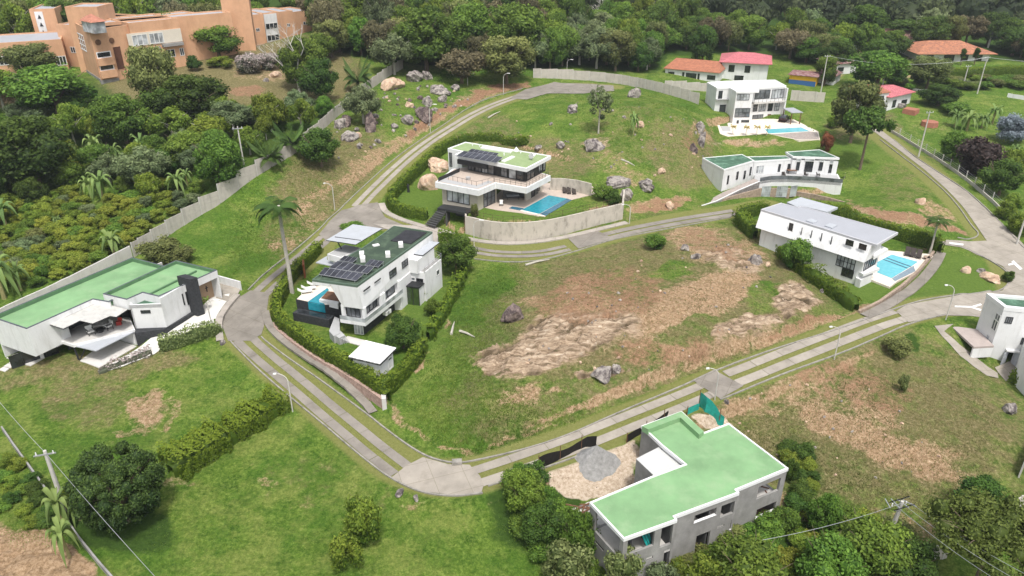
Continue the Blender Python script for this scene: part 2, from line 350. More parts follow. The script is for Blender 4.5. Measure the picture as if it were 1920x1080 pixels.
red = mx(ln([(770,255),(830,210),(880,185),(930,166),(985,160)], 5, 6) * .95, ell(1235,385,40,12,-12) * .7, pl([(1590,376),(1700,398),(1830,436),(1820,446),(1650,412)], 4) * .75,
         ell(1300,268,14,18) * .6, ell(1130,555,110,45,-10) * .66, ell(1250,670,90,22,0) * .6, ell(1340,460,60,20,15) * .55, ell(1600,720,110,30,15) * .55, ell(1500,620,60,10,-20) * .7, ell(465,172,28,8) * .8, ell(1300,655,60,20,-10) * .5)
sand = mx(pl([(1030,885),(1100,843),(1200,822),(1205,880),(1195,925),(1110,950),(1075,945),(1045,930)], 6), ell(1315,785,40,10,20), ell(1400,265,60,6) * .4)
dry = mx(ell(1550,760,330,130,12,.9) * .66, ell(1000,740,130,90,-8) * .5, ell(1230,590,260,140,-5,.8) * .68 * (1 - GREENS), ell(620,330,90,60,-35,.8) * .7, ell(900,240,60,30) * .5,
         ell(1000,300,110,40) * .55, ell(1280,290,60,60) * .6, ell(400,140,170,50,-5,.6), ell(540,140,120,60) * .8, ell(150,690,180,25,-6) * .6, ell(150,740,90,45) * .5, ell(560,440,60,50) * .5,
         ell(650,520,40,8) * .4, ell(1700,330,60,50) * .4, ell(1620,235,60,30) * .6, pl([(0,720),(110,690),(180,685),(190,690),(60,720)], 8) * .9, ell(1190,250,90,50) * .4, ell(1800,700,60,40) * .5, ell(700,900,200,60) * .25, ell(1760,800,160,80,20) * .4,
         ell(760,560,70,30,-50) * .2)
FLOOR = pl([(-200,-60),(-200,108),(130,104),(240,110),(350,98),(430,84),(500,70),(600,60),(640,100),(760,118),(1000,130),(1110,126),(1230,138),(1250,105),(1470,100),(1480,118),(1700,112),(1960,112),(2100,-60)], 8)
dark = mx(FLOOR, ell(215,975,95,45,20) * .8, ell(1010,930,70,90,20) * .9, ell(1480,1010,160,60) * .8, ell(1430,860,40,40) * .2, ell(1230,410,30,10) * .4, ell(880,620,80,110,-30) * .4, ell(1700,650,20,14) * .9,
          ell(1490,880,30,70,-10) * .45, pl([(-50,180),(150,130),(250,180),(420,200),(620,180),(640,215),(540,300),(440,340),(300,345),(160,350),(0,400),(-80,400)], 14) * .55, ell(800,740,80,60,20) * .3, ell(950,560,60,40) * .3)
verge = np.zeros(GX.shape)
for k_, (l_, hw_) in RL.items():
    m = bbox_mask(l_, hw_ + 3); D, _ = seg_dist(GX[m], GY[m], l_); verge[m] = np.maximum(verge[m], np.clip((hw_ + .3 - D) / .5, 0, 1))
PXX, PXY = PX0, PY0
lawn = mx(ell(800,585,30,60), pl([(1700,560),(1770,470),(1850,490),(1895,520),(1880,545),(1770,552)], 4), ell(1640,540,40,20), ell(990,400,100,10), ell(820,380,60,20), ell(1560,290,100,25) * .6)
lawn = np.maximum(lawn, pl([(740,385),(800,320),(850,300),(860,400),(800,405)], 4))
keep = (1 - verge) * (1 - lawn)
dx_ = np.gradient(Z, axis=0) / np.gradient(GY, axis=0); dxx = np.gradient(Z, axis=1) / np.maximum(np.gradient(GX, axis=1), 1e-6)
slope = np.hypot(dx_, dxx); steep = np.clip((slope - 0.62) / 0.3, 0, 1) * (GY > 40) * (GY < 190)
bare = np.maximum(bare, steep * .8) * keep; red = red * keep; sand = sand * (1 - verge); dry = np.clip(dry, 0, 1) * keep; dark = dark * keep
# relief: strata ridges where the rock breaks the grass, tussocks elsewhere
ang = R(24); su = GX * math.cos(ang) + GY * math.sin(ang); sv = -GX * math.sin(ang) + GY * math.cos(ang)
warp = (fbm(GX, GY, 6, 3) - .5) * 5
strata = fbm(su * .22, sv + warp, 1.15, 5); st2 = fbm(su * .35, sv + warp, .42, 3)
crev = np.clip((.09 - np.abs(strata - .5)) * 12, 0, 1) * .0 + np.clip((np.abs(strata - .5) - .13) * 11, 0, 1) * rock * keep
Z = Z + np.maximum(rock, np.clip(bare - .6, 0, 1) * .5) * keep * ((np.abs(strata - .5) * -3.0 + .5) + (st2 - .5) * 1.3) * 1.05
Z = Z + keep * (0.35 + .8 * bare + .5 * dark) * ((fbm(GX, GY, 1.1, 3) - .5) * .38 + (fbm(GX, GY, .5, 2) - .5) * .16) * np.clip(1 - (GY - 200) / 100, 0, 1)
# terrain mesh
def grid_faces(a, b):
    i = np.arange(a * b).reshape(a, b)
    return np.stack([i[:-1, :-1].ravel(), i[:-1, 1:].ravel(), i[1:, 1:].ravel(), i[1:, :-1].ravel()], 1)
def ground_mat():
    m = bpy.data.materials.new('ground'); m.use_nodes = True; n = m.node_tree; b = n.nodes['Principled BSDF']; b.inputs['Roughness'].default_value = 0.95; b.inputs['Specular IOR Level'].default_value = 0.1
    L = n.links.new; geo = n.nodes.new('ShaderNodeNewGeometry')
    def noise(s, d=6, r=.65, vec=None):
        q = n.nodes.new('ShaderNodeTexNoise'); q.inputs['Scale'].default_value = s; q.inputs['Detail'].default_value = d; q.inputs['Roughness'].default_value = r; L(vec or geo.outputs['Position'], q.inputs['Vector']); return q.outputs['Fac']
    def ramp(f, stops):
        q = n.nodes.new('ShaderNodeValToRGB'); e = q.color_ramp.elements
        while len(e) < len(stops): e.new(.5)
        for i, (p, c) in enumerate(stops): e[i].position = p; e[i].color = (*c, 1)
        L(f, q.inputs[0]); return q.outputs[0]
    def mixc(f, a, c):
        q = n.nodes.new('ShaderNodeMixRGB'); L(f, q.inputs[0]); L(a, q.inputs[1]); L(c, q.inputs[2]); return q.outputs[0]
    def chan(name):
        a = n.nodes.new('ShaderNodeAttribute'); a.attribute_name = name; s = n.nodes.new('ShaderNodeSeparateColor'); L(a.outputs['Color'], s.inputs[0]); return s.outputs
    def thr(mask, nz, amp=1.0, w=.22, base=.5):   # mask broken into patches by noise
        q = n.nodes.new('ShaderNodeMath'); q.operation = 'MULTIPLY_ADD'; L(nz, q.inputs[0]); q.inputs[1].default_value = amp; L(mask, q.inputs[2])
        r = n.nodes.new('ShaderNodeMapRange'); r.interpolation_type = 'SMOOTHSTEP'; r.inputs[1].default_value = base + amp * .5 - w; r.inputs[2].default_value = base + amp * .5 + w; L(q.outputs[0], r.inputs[0]); return r.outputs[0]
    A = chan('ga'); B = chan('gb'); Cc = chan('gc')
    nbig = noise(.09, 7, .7); nmid = noise(.5, 9, .78); nfin = noise(2.6, 9, .85); nspk = noise(9.0, 4, .8); npat = noise(.23, 8, .75)
    grass = ramp(nmid, [(.38, (.030, .070, .008)), (.5, (.078, .148, .017)), (.62, (.155, .225, .036))])
    g2 = ramp(nfin, [(.40, (.018, .045, .006)), (.5, (.085, .145, .020)), (.60, (.24, .31, .070))]); 
    q = n.nodes.new('ShaderNodeMixRGB'); q.inputs[0].default_value = .55; L(grass, q.inputs[1]); L(g2, q.inputs[2]); grass = q.outputs[0]
    yel = ramp(nfin, [(.37, (.10, .14, .025)), (.63, (.25, .28, .075))]); grass = mixc(ramp(npat, [(.47, (0, 0, 0)), (.6, (.75, .75, .75))]), grass, yel); lush = ramp(nfin, [(.35, (.022, .065, .007)), (.65, (.085, .175, .02))]); grass = mixc(ramp(nbig, [(.40, (.7, .7, .7)), (.5, (0, 0, 0))]), grass, lush)
    dryc = ramp(nfin, [(.34, (.06, .065, .02)), (.5, (.155, .135, .058)), (.64, (.32, .26, .145))])
    vergec = ramp(nfin, [(.3, (.13, .15, .035)), (.7, (.24, .235, .085))])
    lawnc = ramp(nfin, [(.36, (.065, .12, .018)), (.64, (.13, .195, .036))])
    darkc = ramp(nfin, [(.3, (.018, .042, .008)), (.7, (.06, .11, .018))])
    barec = ramp(nfin, [(.34, (.085, .055, .032)), (.45, (.26, .17, .095)), (.56, (.40, .28, .175)), (.68, (.58, .45, .32))])
    redc = ramp(nfin, [(.36, (.13, .065, .035)), (.64, (.38, .235, .145))])
    sandc = ramp(nfin, [(.36, (.26, .19, .13)), (.5, (.50, .40, .30)), (.64, (.66, .57, .47))])
    c = mixc(Cc[0], grass, lawnc)
    c = mixc(thr(A[1], nmid, 2.0, .3, .5), c, dryc)
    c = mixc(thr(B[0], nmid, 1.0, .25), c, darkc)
    # layered rock colour
    mp = n.nodes.new('ShaderNodeMapping'); mp.inputs['Rotation'].default_value = (0, 0, -R(24)); mp.inputs['Scale'].default_value = (.35, 2.2, 1.5); L(geo.outputs['Position'], mp.inputs[0])
    ns = noise(.9, 8, .75, mp.outputs[0]); rockc = ramp(ns, [(.34, (.07, .052, .036)), (.45, (.23, .165, .11)), (.56, (.42, .32, .225)), (.68, (.62, .52, .41))])
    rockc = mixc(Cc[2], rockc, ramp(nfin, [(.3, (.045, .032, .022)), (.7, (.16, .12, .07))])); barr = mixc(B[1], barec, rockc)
    nb = n.nodes.new('ShaderNodeMath'); nb.operation = 'ADD'; L(nmid, nb.inputs[0]); nn = n.nodes.new('ShaderNodeMath'); nn.operation = 'MULTIPLY_ADD'; nn.inputs[1].default_value = .6; nn.inputs[2].default_value = -.3; L(nfin, nn.inputs[0]); L(nn.outputs[0], nb.inputs[1])
    nmx = n.nodes.new('ShaderNodeMixRGB'); L(B[1], nmx.inputs[0]); L(nb.outputs[0], nmx.inputs[1]); L(ns, nmx.inputs[2])
    c = mixc(thr(A[0], nmx.outputs[0], 2.3, .3, .60), c, barr)
    c = mixc(thr(A[2], nb.outputs[0], 2.0, .3, .62), c, redc)
    c = mixc(thr(B[2], nmid, .7, .2), c, sandc)
    c = mixc(B_v := Cc[1], c, vergec)
    # pale flecks and dark tussocks
    c = mixc(ramp(nspk, [(.66, (0, 0, 0)), (.74, (.35, .35, .35))]), c, dryc)
    L(c, b.inputs['Base Color'])
    ad = n.nodes.new('ShaderNodeMath'); ad.operation = 'ADD'; L(nfin, ad.inputs[0]); L(nmid, ad.inputs[1])
    bp = n.nodes.new('ShaderNodeBump'); bp.inputs['Strength'].default_value = .8; bp.inputs['Distance'].default_value = .22; L(ad.outputs[0], bp.inputs['Height']); L(bp.outputs[0], b.inputs['Normal'])
    return m
M_GROUND = ground_mat()
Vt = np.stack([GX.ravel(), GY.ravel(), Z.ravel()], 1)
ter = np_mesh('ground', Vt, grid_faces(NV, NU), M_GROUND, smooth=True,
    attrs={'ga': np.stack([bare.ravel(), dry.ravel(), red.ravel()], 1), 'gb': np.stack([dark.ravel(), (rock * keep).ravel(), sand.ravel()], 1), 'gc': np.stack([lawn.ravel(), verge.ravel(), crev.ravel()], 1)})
tag(ter, kind='structure')
# ---------------------------------------------------------------- roads, pavements, kerbs: draped sheets
M_CONC = mat('road_concrete', (.255, .23, .20), .9, .22, .35, .15, dirt=((.13, .115, .095), .6, .5, (1, 1, 1)))
M_CONC2 = mat('road_concrete_pale', (.34, .305, .26), .9, .18, .5, .12, dirt=((.2, .175, .14), .55, .7, (1, 1, 1)))
M_KERB = mat('kerb_concrete', (.30, .28, .25), .9, .25, 1.5, .1, dirt=((.07, .075, .05), .7, 1.2, (1, 1, 1)))
M_WALK = mat('pavement_concrete', (.40, .36, .32), .9, .15, .6, .1, dirt=((.22, .2, .17), .5, .8, (1, 1, 1)))
M_WPAINT = mat('road_paint', (.75, .75, .73), .7, .15, 3)
M_WHITEPAVE = mat('pale_paving', (.62, .60, .56), .8, .1, .8, .05)
def toned(m, joints=None):
    'multiply the base colour by the per bay tone, or by a grid of cast joints'
    m = m.copy(); n = m.node_tree; b = n.nodes['Principled BSDF']; src = b.inputs['Base Color'].links[0].from_socket; mx_ = n.nodes.new('ShaderNodeMixRGB'); mx_.blend_type = 'MULTIPLY'; mx_.inputs[0].default_value = 1; n.links.new(src, mx_.inputs[1])
    if joints is None: a = n.nodes.new('ShaderNodeAttribute'); a.attribute_name = 'tone'; n.links.new(a.outputs['Fac'], mx_.inputs[2])
    else:
        g = n.nodes.new('ShaderNodeNewGeometry'); mp = n.nodes.new('ShaderNodeMapping'); mp.inputs['Rotation'].default_value = (0, 0, joints); n.links.new(g.outputs['Position'], mp.inputs[0]); bk = n.nodes.new('ShaderNodeTexBrick'); bk.offset = 0; bk.inputs['Scale'].default_value = 1; bk.inputs['Brick Width'].default_value = 3.1; bk.inputs['Row Height'].default_value = 2.7; bk.inputs['Mortar Size'].default_value = .028; bk.inputs['Color1'].default_value = (1, 1, 1, 1); bk.inputs['Color2'].default_value = (.9, .9, .89, 1); bk.inputs['Mortar'].default_value = (.68, .67, .6, 1); n.links.new(mp.outputs[0], bk.inputs[0]); n.links.new(bk.outputs[0], mx_.inputs[2])
    n.links.new(mx_.outputs[0], b.inputs['Base Color']); return m
M_BAY, M_BAY2 = toned(M_CONC), toned(M_CONC2); M_CONC, M_CONC2, M_WALK = toned(M_CONC, .5), toned(M_CONC2, -.35), toned(M_WALK, .2)
def offset_line(l, off):
    out = []
    for i, p in enumerate(l):
        d = (l[min(i + 1, len(l) - 1)] - l[max(i - 1, 0)]); d.normalize(); out.append(Vector((p.x - d.y * off, p.y + d.x * off)))
    return out
def slabs(name, l, wd, m, up=.05, L=4.2):
    'concrete strip cast in bays with open joints, one tone per bay'
    l = resample(l, .05); cum = [0]
    for a, b in zip(l[:-1], l[1:]): cum.append(cum[-1] + (b - a).length)
    e0, e1, c0 = offset_line(l, -wd / 2), offset_line(l, wd / 2), l; V, F, A = [], [], []; s = 0; i = 0
    while i < len(l) - 1:
        j = i
        while j < len(l) - 1 and cum[j] - cum[i] < L: j += 1
        ks = [k for k in range(i, j + 1)]; ks = ks[::10] + ([ks[-1]] if (len(ks) - 1) % 10 else [])
        tone = random.uniform(.92, 1.06); w = random.uniform(-.02, .02); b = len(V)
        for k in ks:
            kk = min(max(k, i), j - (1 if k == j and j < len(l) - 1 else 0)); a_, b_, c_ = e0[kk], e1[kk], c0[kk]
            for p in (a_, c_, b_): V.append((p.x + w, p.y, H(p.x, p.y) + up)); A.append(tone)
        for q in range(len(ks) - 1):
            for r in (0, 1): a = b + q * 3 + r; F.append((a, a + 1, a + 4, a + 3))
        i = j
    F = np.array(F)[:, ::-1]; o = np_mesh(name, np.array(V), F, m, attrs={'tone': np.array(A)}); tag(o, kind='structure'); return o
def ribbon(name, l, wd, m, up=.05, thick=.0, step=.5, label=None, n=3):
    l = resample(l, step); mb = MB(); rows = []
    offs = [offset_line(l, wd * (k / (n - 1) - .5)) for k in range(n)]
    top = [[Vector((o[i].x, o[i].y, H(o[i].x, o[i].y) + up + thick)) for o in offs] for i in range(len(l))]
    if thick > 0:   # level kerb top
        for r in top:
            z = max(q.z for q in r)
            for q in r: q.z = z
    idx = len(mb.v)
    for r in top: mb.v += [tuple(q) for q in r]
    for i in range(len(l) - 1):
        for k in range(n - 1):
            a = i * n + k; mb.f.append((a, a + n, a + n + 1, a + 1)) ; mb.m.append(0)
    if thick > 0:
        for k in (0, n - 1):
            b0 = len(mb.v); mb.v += [(r[k].x, r[k].y, r[k].z - thick - up - .15) for r in top]
            for i in range(len(l) - 1):
                f = (i * n + k, b0 + i, b0 + i + 1, (i + 1) * n + k); mb.f.append(f if k == 0 else f[::-1]); mb.m.append(0)
    mb.f = [f[::-1] for f in mb.f]
    o = mb.build(name, m); tag(o, kind='structure'); return o
def area(name, px, m, up=.06, step=.8, rnd=0, kind='structure'):
    'draped polygon sheet given in picture coordinates'
    w_ = [G(*q) for q in px]; return area_w(name, [(p.x, p.y) for p in w_], m, up, step, kind)
def area_w(name, poly, m, up=.06, step=.8, kind='structure', z=None):
    b = []
    for i in range(len(poly)):
        a = Vector(poly[i]); c = Vector(poly[(i + 1) % len(poly)]); n = max(1, int((c - a).length / step)); b += [a.lerp(c, k / n) for k in range(n)]
    x0 = min(p.x for p in b); x1 = max(p.x for p in b); y0 = min(p.y for p in b); y1 = max(p.y for p in b)
    X, Y = np.meshgrid(np.arange(x0, x1, step), np.arange(y0, y1, step)); X = X + (np.arange(X.shape[0]) % 2)[:, None] * step * .5
    s = poly_sd(X, Y, poly); k = s < -step * .4; pts = b + [Vector((x, y)) for x, y in zip(X[k], Y[k])]
    nb = len(b); r = delaunay_2d_cdt(pts, [(i, (i + 1) % nb) for i in range(nb)], [], 1, 1e-4)
    mb = MB(); mb.v = [(v.x, v.y, (H(v.x, v.y) if z is None else z) + up) for v in r[0]]; mb.f = []
    for f in r[2]:
        a = sum(r[0][f[i]].x * r[0][f[(i + 1) % len(f)]].y - r[0][f[(i + 1) % len(f)]].x * r[0][f[i]].y for i in range(len(f)))
        mb.f.append(tuple(f) if a > 0 else tuple(f[::-1]))
    mb.m = [0] * len(mb.f); o = mb.build(name, m); 
    if kind: tag(o, kind=kind)
    return o
def W(px): return [Vector((p.x, p.y)) for p in [G(*q) for q in px]]
def WS(px): return line_world(px)
# strip roads: two wheel tracks
def tracks(px, gap, wd, m):
    l = WS(px)
    for s in (-1, 1): slabs('road_strip', offset_line(l, s * gap / 2), wd, M_BAY if m is M_CONC else M_BAY2, up=.055)
tracks([(456,634),(500,674),(556,720),(610,766),(660,808),(705,846),(752,882)], 1.75, 1.05, M_CONC)
tracks([(893,895),(980,866),(1100,823),(1220,775),(1345,722)], 1.95, 1.15, M_CONC2)
tracks([(1372,710),(1440,684),(1540,645),(1640,605),(1690,590)], 2.1, 1.3, M_CONC2)
tracks([(478,562),(520,522),(572,478),(612,445)], 1.8, 1.1, M_CONC)
tracks([(672,388),(700,357),(740,318),(790,276),(845,240),(882,217),(940,191),(985,177)], 1.6, 1.05, M_CONC2)
tracks([(880,467),(930,477),(1010,477),(1065,465)], 1.5, .95, M_CONC)
tracks([(1120,448),(1180,433),(1290,412),(1380,398)], 1.7, 1.3, M_CONC)
area('road_slab', [(733,897),(763,873),(793,858),(840,871),(880,872),(900,893),(907,910),(903,923),(853,929),(790,922)], M_CONC2, .07)
area('road_slab', [(1298,713),(1338,694),(1394,724),(1350,748)], M_CONC, .07)
area('road_slab', [(1058,441),(1118,432),(1150,448),(1085,467)], M_CONC, .07)
area('cul_de_sac', [(415,590),(440,563),(470,545),(505,550),(500,590),(490,628),(470,640),(428,640),(418,615)], M_CONC, .07)
area('road_junction', [(598,440),(640,395),(672,385),(708,380),(722,408),(760,424),(700,440),(665,447),(612,452)], M_CONC, .08)
area('driveway', [(812,424),(868,442),(880,456),(850,462),(800,450),(740,436),(700,420)], M_WALK, .09)
area('car_park', [(955,185),(985,168),(1040,154),(1110,158),(1150,161),(1152,171),(1095,176),(1025,176),(988,187)], M_CONC, .09)
area('road', [(1600,240),(1640,248),(1690,285),(1735,320),(1775,356),(1805,388),(1828,420),(1850,452),(1805,452),(1766,450),(1766,459),(1800,464),(1847,484),(1880,500),(1896,520),(1880,545),(1773,559),(1700,572),(1680,584),(1703,605),(1773,592),(1840,596),(1960,640),(2050,620),(2000,540),(1930,470),(1860,404),(1813,360),(1765,328),(1715,295),(1675,262),(1640,235)], M_CONC2, .08, 1.0)
ribbon('pavement', WS([(715,382),(722,398),(745,410),(800,427),(862,446),(923,456),(973,457),(1040,450),(1110,434),(1175,418)]), 1.1, M_WALK, .06, .1)
ribbon('pavement', WS([(497,585),(505,615),(540,648),(610,697),(680,750),(700,775)]), 1.0, M_CONC, .06, .1)
ribbon('pavement', WS([(413,640),(408,605),(425,577),(445,555)]), .9, M_WALK, .06, .1)
def kerb(px, wd=.16, h=.13, m=None): ribbon('kerb', WS(px), wd, m or M_KERB, .02, h, .7, n=2)
kerb([(432,640),(480,690),(540,742),(600,790),(660,842),(700,874),(733,898),(790,925),(853,932),(905,925)])
kerb([(490,632),(540,672),(600,712),(680,770),(735,815),(793,855),(847,870),(887,866),(1040,828),(1160,775),(1280,724),(1347,692),(1440,660),(1570,619),(1703,569),(1767,557),(1847,549),(1888,540),(1898,516),(1847,482),(1800,462),(1766,457)])
kerb([(915,912),(1000,885),(1100,850)]); kerb([(1350,750),(1427,718),(1567,668),(1650,632),(1703,607),(1773,590)])
kerb([(410,640),(405,600),(422,570),(444,552)])
kerb([(465,545),(500,510),(560,462),(600,430),(640,390),(690,342),(735,302),(790,262),(830,236),(870,206),(920,182),(980,166)])
kerb([(508,548),(560,505),(600,468)]); kerb([(1085,470),(1150,449),(1240,432),(1370,408)]); kerb([(890,486),(940,492),(1010,491),(1085,470)])
kerb([(1650,262),(1690,293),(1735,327),(1775,362),(1800,392),(1822,425),(1838,440),(1820,450),(1795,446)]); kerb([(1675,262),(1715,294),(1765,327),(1813,358),(1860,402),(1920,466)])
# painted arrows and worn lines
for px in ([(1896,492),(1900,489),(1917,505),(1912,507)], [(1890,496),(1902,493),(1903,496),(1891,499)],
           [(1790,574),(1822,575),(1822,578),(1790,577)], [(1822,575),(1838,570),(1841,573),(1824,578)], [(1822,576),(1840,581),(1838,584),(1820,578)],
           [(1780,455),(1806,458),(1806,461),(1780,458)]):
    area('road_marking', px, M_WPAINT, .1, .5)
# ================================================================ BUILDING KIT
M_WHITE = mat('white_render', (.72, .72, .715), .7, .07, .6, .03, dirt=((.44, .43, .40), .5, 1.3))
M_WHITE2 = mat('white_trim', (.76, .76, .755), .6, .03, 1)
M_GRASSROOF = mat('green_roof_paint', (.195, .345, .17), .75, .22, .3, .04, dirt=((.27, .38, .22), .75, .45, (1, 1, 1)), detail=9)
M_GREENDARK = mat('weathered_green_roof', (.055, .085, .055), .8, .35, .5, .08, col2=(.035, .055, .038), dirt=((.15, .21, .13), .6, .7, (1, 1, 1)))
M_GREENPALE = mat('faded_green_roof', (.25, .33, .155), .8, .15, .5, .05, dirt=((.33, .38, .25), .5, 1, (1, 1, 1)))
M_GREENTEAL = mat('stained_green_roof', (.07, .16, .10), .8, .3, .6, .05, col2=(.05, .10, .065), dirt=((.22, .36, .27), .7, .6, (1, 1, 1)))
M_RAW = mat('raw_concrete', (.28, .272, .26), .9, .28, .7, .1, dirt=((.17, .16, .145), .6, .8))
M_RAWPALE = mat('raw_concrete_pale', (.56, .54, .51), .9, .1, .7, .08, dirt=((.36, .34, .31), .5, 1.0))
M_RETAIN = mat('stained_retaining_concrete', (.50, .455, .39), .9, .1, .5, .08, dirt=((.20, .18, .15), .9, .9, (1.2, 1.2, .5)))
M_BLACK = mat('black_cladding', (.025, .026, .028), .5, .3, 2, .05)
M_DARKMETAL = mat('dark_metal', (.04, .042, .045), .45, .2, 3, metal=.3)
M_STONEBLK = mat('black_stone', (.04, .042, .046), .8, .5, 4, .4, vscale=9)
M_GREYROOF = mat('grey_roof_sheet', (.36, .37, .40), .55, .06, .4, .02, dirt=((.28, .28, .30), .4, .8, (1, 1, 1)))
M_GREYLT = mat('light_grey_awning', (.42, .44, .47), .5, .06, .8, .02, dirt=((.36, .37, .38), .5, .9, (1, 1, 1)))
M_TILEFLOOR = mat('terrace_tile', (.48, .40, .34), .7, .1, 2, .03)
M_CREAMPAVE = mat('cream_paving', (.72, .64, .55), .75, .08, 1.2, .03, dirt=((.5, .44, .38), .3, 1, (1, 1, 1)))
M_GREYPAVE = mat('grey_paving', (.40, .40, .40), .8, .1, 1.5, .03)
M_WOOD = mat('brown_wood', (.16, .08, .045), .6, .35, 2, .1)
M_TANWALL = mat('tan_cladding', (.36, .25, .16), .7, .1, 1.5, .05)
M_BEIGE = mat('beige_stone_wall', (.46, .42, .35), .8, .08, 1, .05)
M_CURTAIN = mat('curtain', (.55, .57, .58), .8, .12, 2)
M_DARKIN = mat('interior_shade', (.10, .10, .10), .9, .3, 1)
M_SOLARFR = mat('aluminium', (.50, .51, .53), .4, .05, 2, metal=.6)
M_UPH = mat('pale_upholstery', (.72, .71, .68), .8, .08, 3)
M_UPHD = mat('dark_upholstery', (.05, .04, .035), .8, .2, 3)
M_AC = mat('ac_casing', (.7, .7, .68), .5, .06, 3)
def glassmat(name, c, rough=.08):
    m = bpy.data.materials.new(name); m.use_nodes = True; n = m.node_tree; b = n.nodes['Principled BSDF']
    b.inputs['Roughness'].default_value = rough; b.inputs['Specular IOR Level'].default_value = .8
    g = n.nodes.new('ShaderNodeNewGeometry'); q = n.nodes.new('ShaderNodeTexNoise'); q.inputs['Scale'].default_value = .7; n.links.new(g.outputs['Position'], q.inputs['Vector'])
    r = n.nodes.new('ShaderNodeValToRGB'); r.color_ramp.elements[0].position = .35; r.color_ramp.elements[1].position = .65
    r.color_ramp.elements[0].color = (c[0] * .5, c[1] * .5, c[2] * .5, 1); r.color_ramp.elements[1].color = (c[0] * 1.4, c[1] * 1.4, c[2] * 1.4, 1)
    n.links.new(q.outputs['Fac'], r.inputs[0]); n.links.new(r.outputs[0], b.inputs['Base Color']); return m
M_GLASS = glassmat('dark_window_glass', (.03, .034, .038)); M_GLASSG = glassmat('grey_window_glass', (.12, .13, .14)); M_SOLAR = glassmat('solar_cells', (.045, .047, .06), .4); M_SOLAR.node_tree.nodes['Principled BSDF'].inputs['Specular IOR Level'].default_value = .3
M_GLASSL = glassmat('curtained_window_glass', (.38, .40, .41), .2)
def poolmat(name, c1, c2):
    m = bpy.data.materials.new(name); m.use_nodes = True; n = m.node_tree; b = n.nodes['Principled BSDF']; b.inputs['Roughness'].default_value = .08
    g = n.nodes.new('ShaderNodeNewGeometry'); v = n.nodes.new('ShaderNodeTexVoronoi'); v.inputs['Scale'].default_value = 2.2; v.feature = 'SMOOTH_F1'; n.links.new(g.outputs['Position'], v.inputs['Vector'])
    r = n.nodes.new('ShaderNodeValToRGB'); r.color_ramp.elements[0].position = .1; r.color_ramp.elements[1].position = .8; r.color_ramp.elements[0].color = (*c1, 1); r.color_ramp.elements[1].color = (*c2, 1)
    n.links.new(v.outputs['Distance'], r.inputs[0]); n.links.new(r.outputs[0], b.inputs['Base Color'])
    q = n.nodes.new('ShaderNodeTexNoise'); q.inputs['Scale'].default_value = 3; n.links.new(g.outputs['Position'], q.inputs['Vector'])
    bp = n.nodes.new('ShaderNodeBump'); bp.inputs['Strength'].default_value = .15; bp.inputs['Distance'].default_value = .05; n.links.new(q.outputs['Fac'], bp.inputs['Height']); n.links.new(bp.outputs[0], b.inputs['Normal']); return m
M_POOL = poolmat('pool_water', (.012, .20, .27), (.025, .29, .36)); M_POOLL = poolmat('pale_pool_water', (.10, .42, .50), (.16, .50, .56)); M_POOLD = poolmat('pool_edge_tile', (.03, .10, .16), (.06, .16, .22))
def tilemat(name, c1, c2, sx=3.2, rot=0, rough=.85):
    'roof of ribbed tiles or sheets: ribs follow the mesh uv-less object axis rot'
    m = bpy.data.materials.new(name); m.use_nodes = True; n = m.node_tree; b = n.nodes['Principled BSDF']; b.inputs['Roughness'].default_value = rough
    g = n.nodes.new('ShaderNodeNewGeometry'); mp = n.nodes.new('ShaderNodeMapping'); mp.vector_type = 'TEXTURE'; mp.inputs['Rotation'].default_value = (0, 0, rot); n.links.new(g.outputs['Position'], mp.inputs[0])
    wv = n.nodes.new('ShaderNodeTexWave'); wv.inputs['Scale'].default_value = sx; wv.inputs['Distortion'].default_value = .3; n.links.new(mp.outputs[0], wv.inputs['Vector'])
    q = n.nodes.new('ShaderNodeTexNoise'); q.inputs['Scale'].default_value = 1.2; q.inputs['Detail'].default_value = 8; n.links.new(g.outputs['Position'], q.inputs['Vector'])
    r = n.nodes.new('ShaderNodeValToRGB'); r.color_ramp.elements[0].position = .35; r.color_ramp.elements[1].position = .68; r.color_ramp.elements[0].color = (*c2, 1); r.color_ramp.elements[1].color = (*c1, 1)
    n.links.new(q.outputs['Fac'], r.inputs[0])
    mx_ = n.nodes.new('ShaderNodeMixRGB'); mx_.blend_type = 'MULTIPLY'; mx_.inputs[0].default_value = .35; n.links.new(r.outputs[0], mx_.inputs[1]); n.links.new(wv.outputs[0], mx_.inputs[2]); n.links.new(mx_.outputs[0], b.inputs['Base Color'])
    bp = n.nodes.new('ShaderNodeBump'); bp.inputs['Strength'].default_value = .5; bp.inputs['Distance'].default_value = .05; n.links.new(wv.outputs[0], bp.inputs['Height']); n.links.new(bp.outputs[0], b.inputs['Normal']); return m
def V2(p): return Vector((p[0], p[1]))
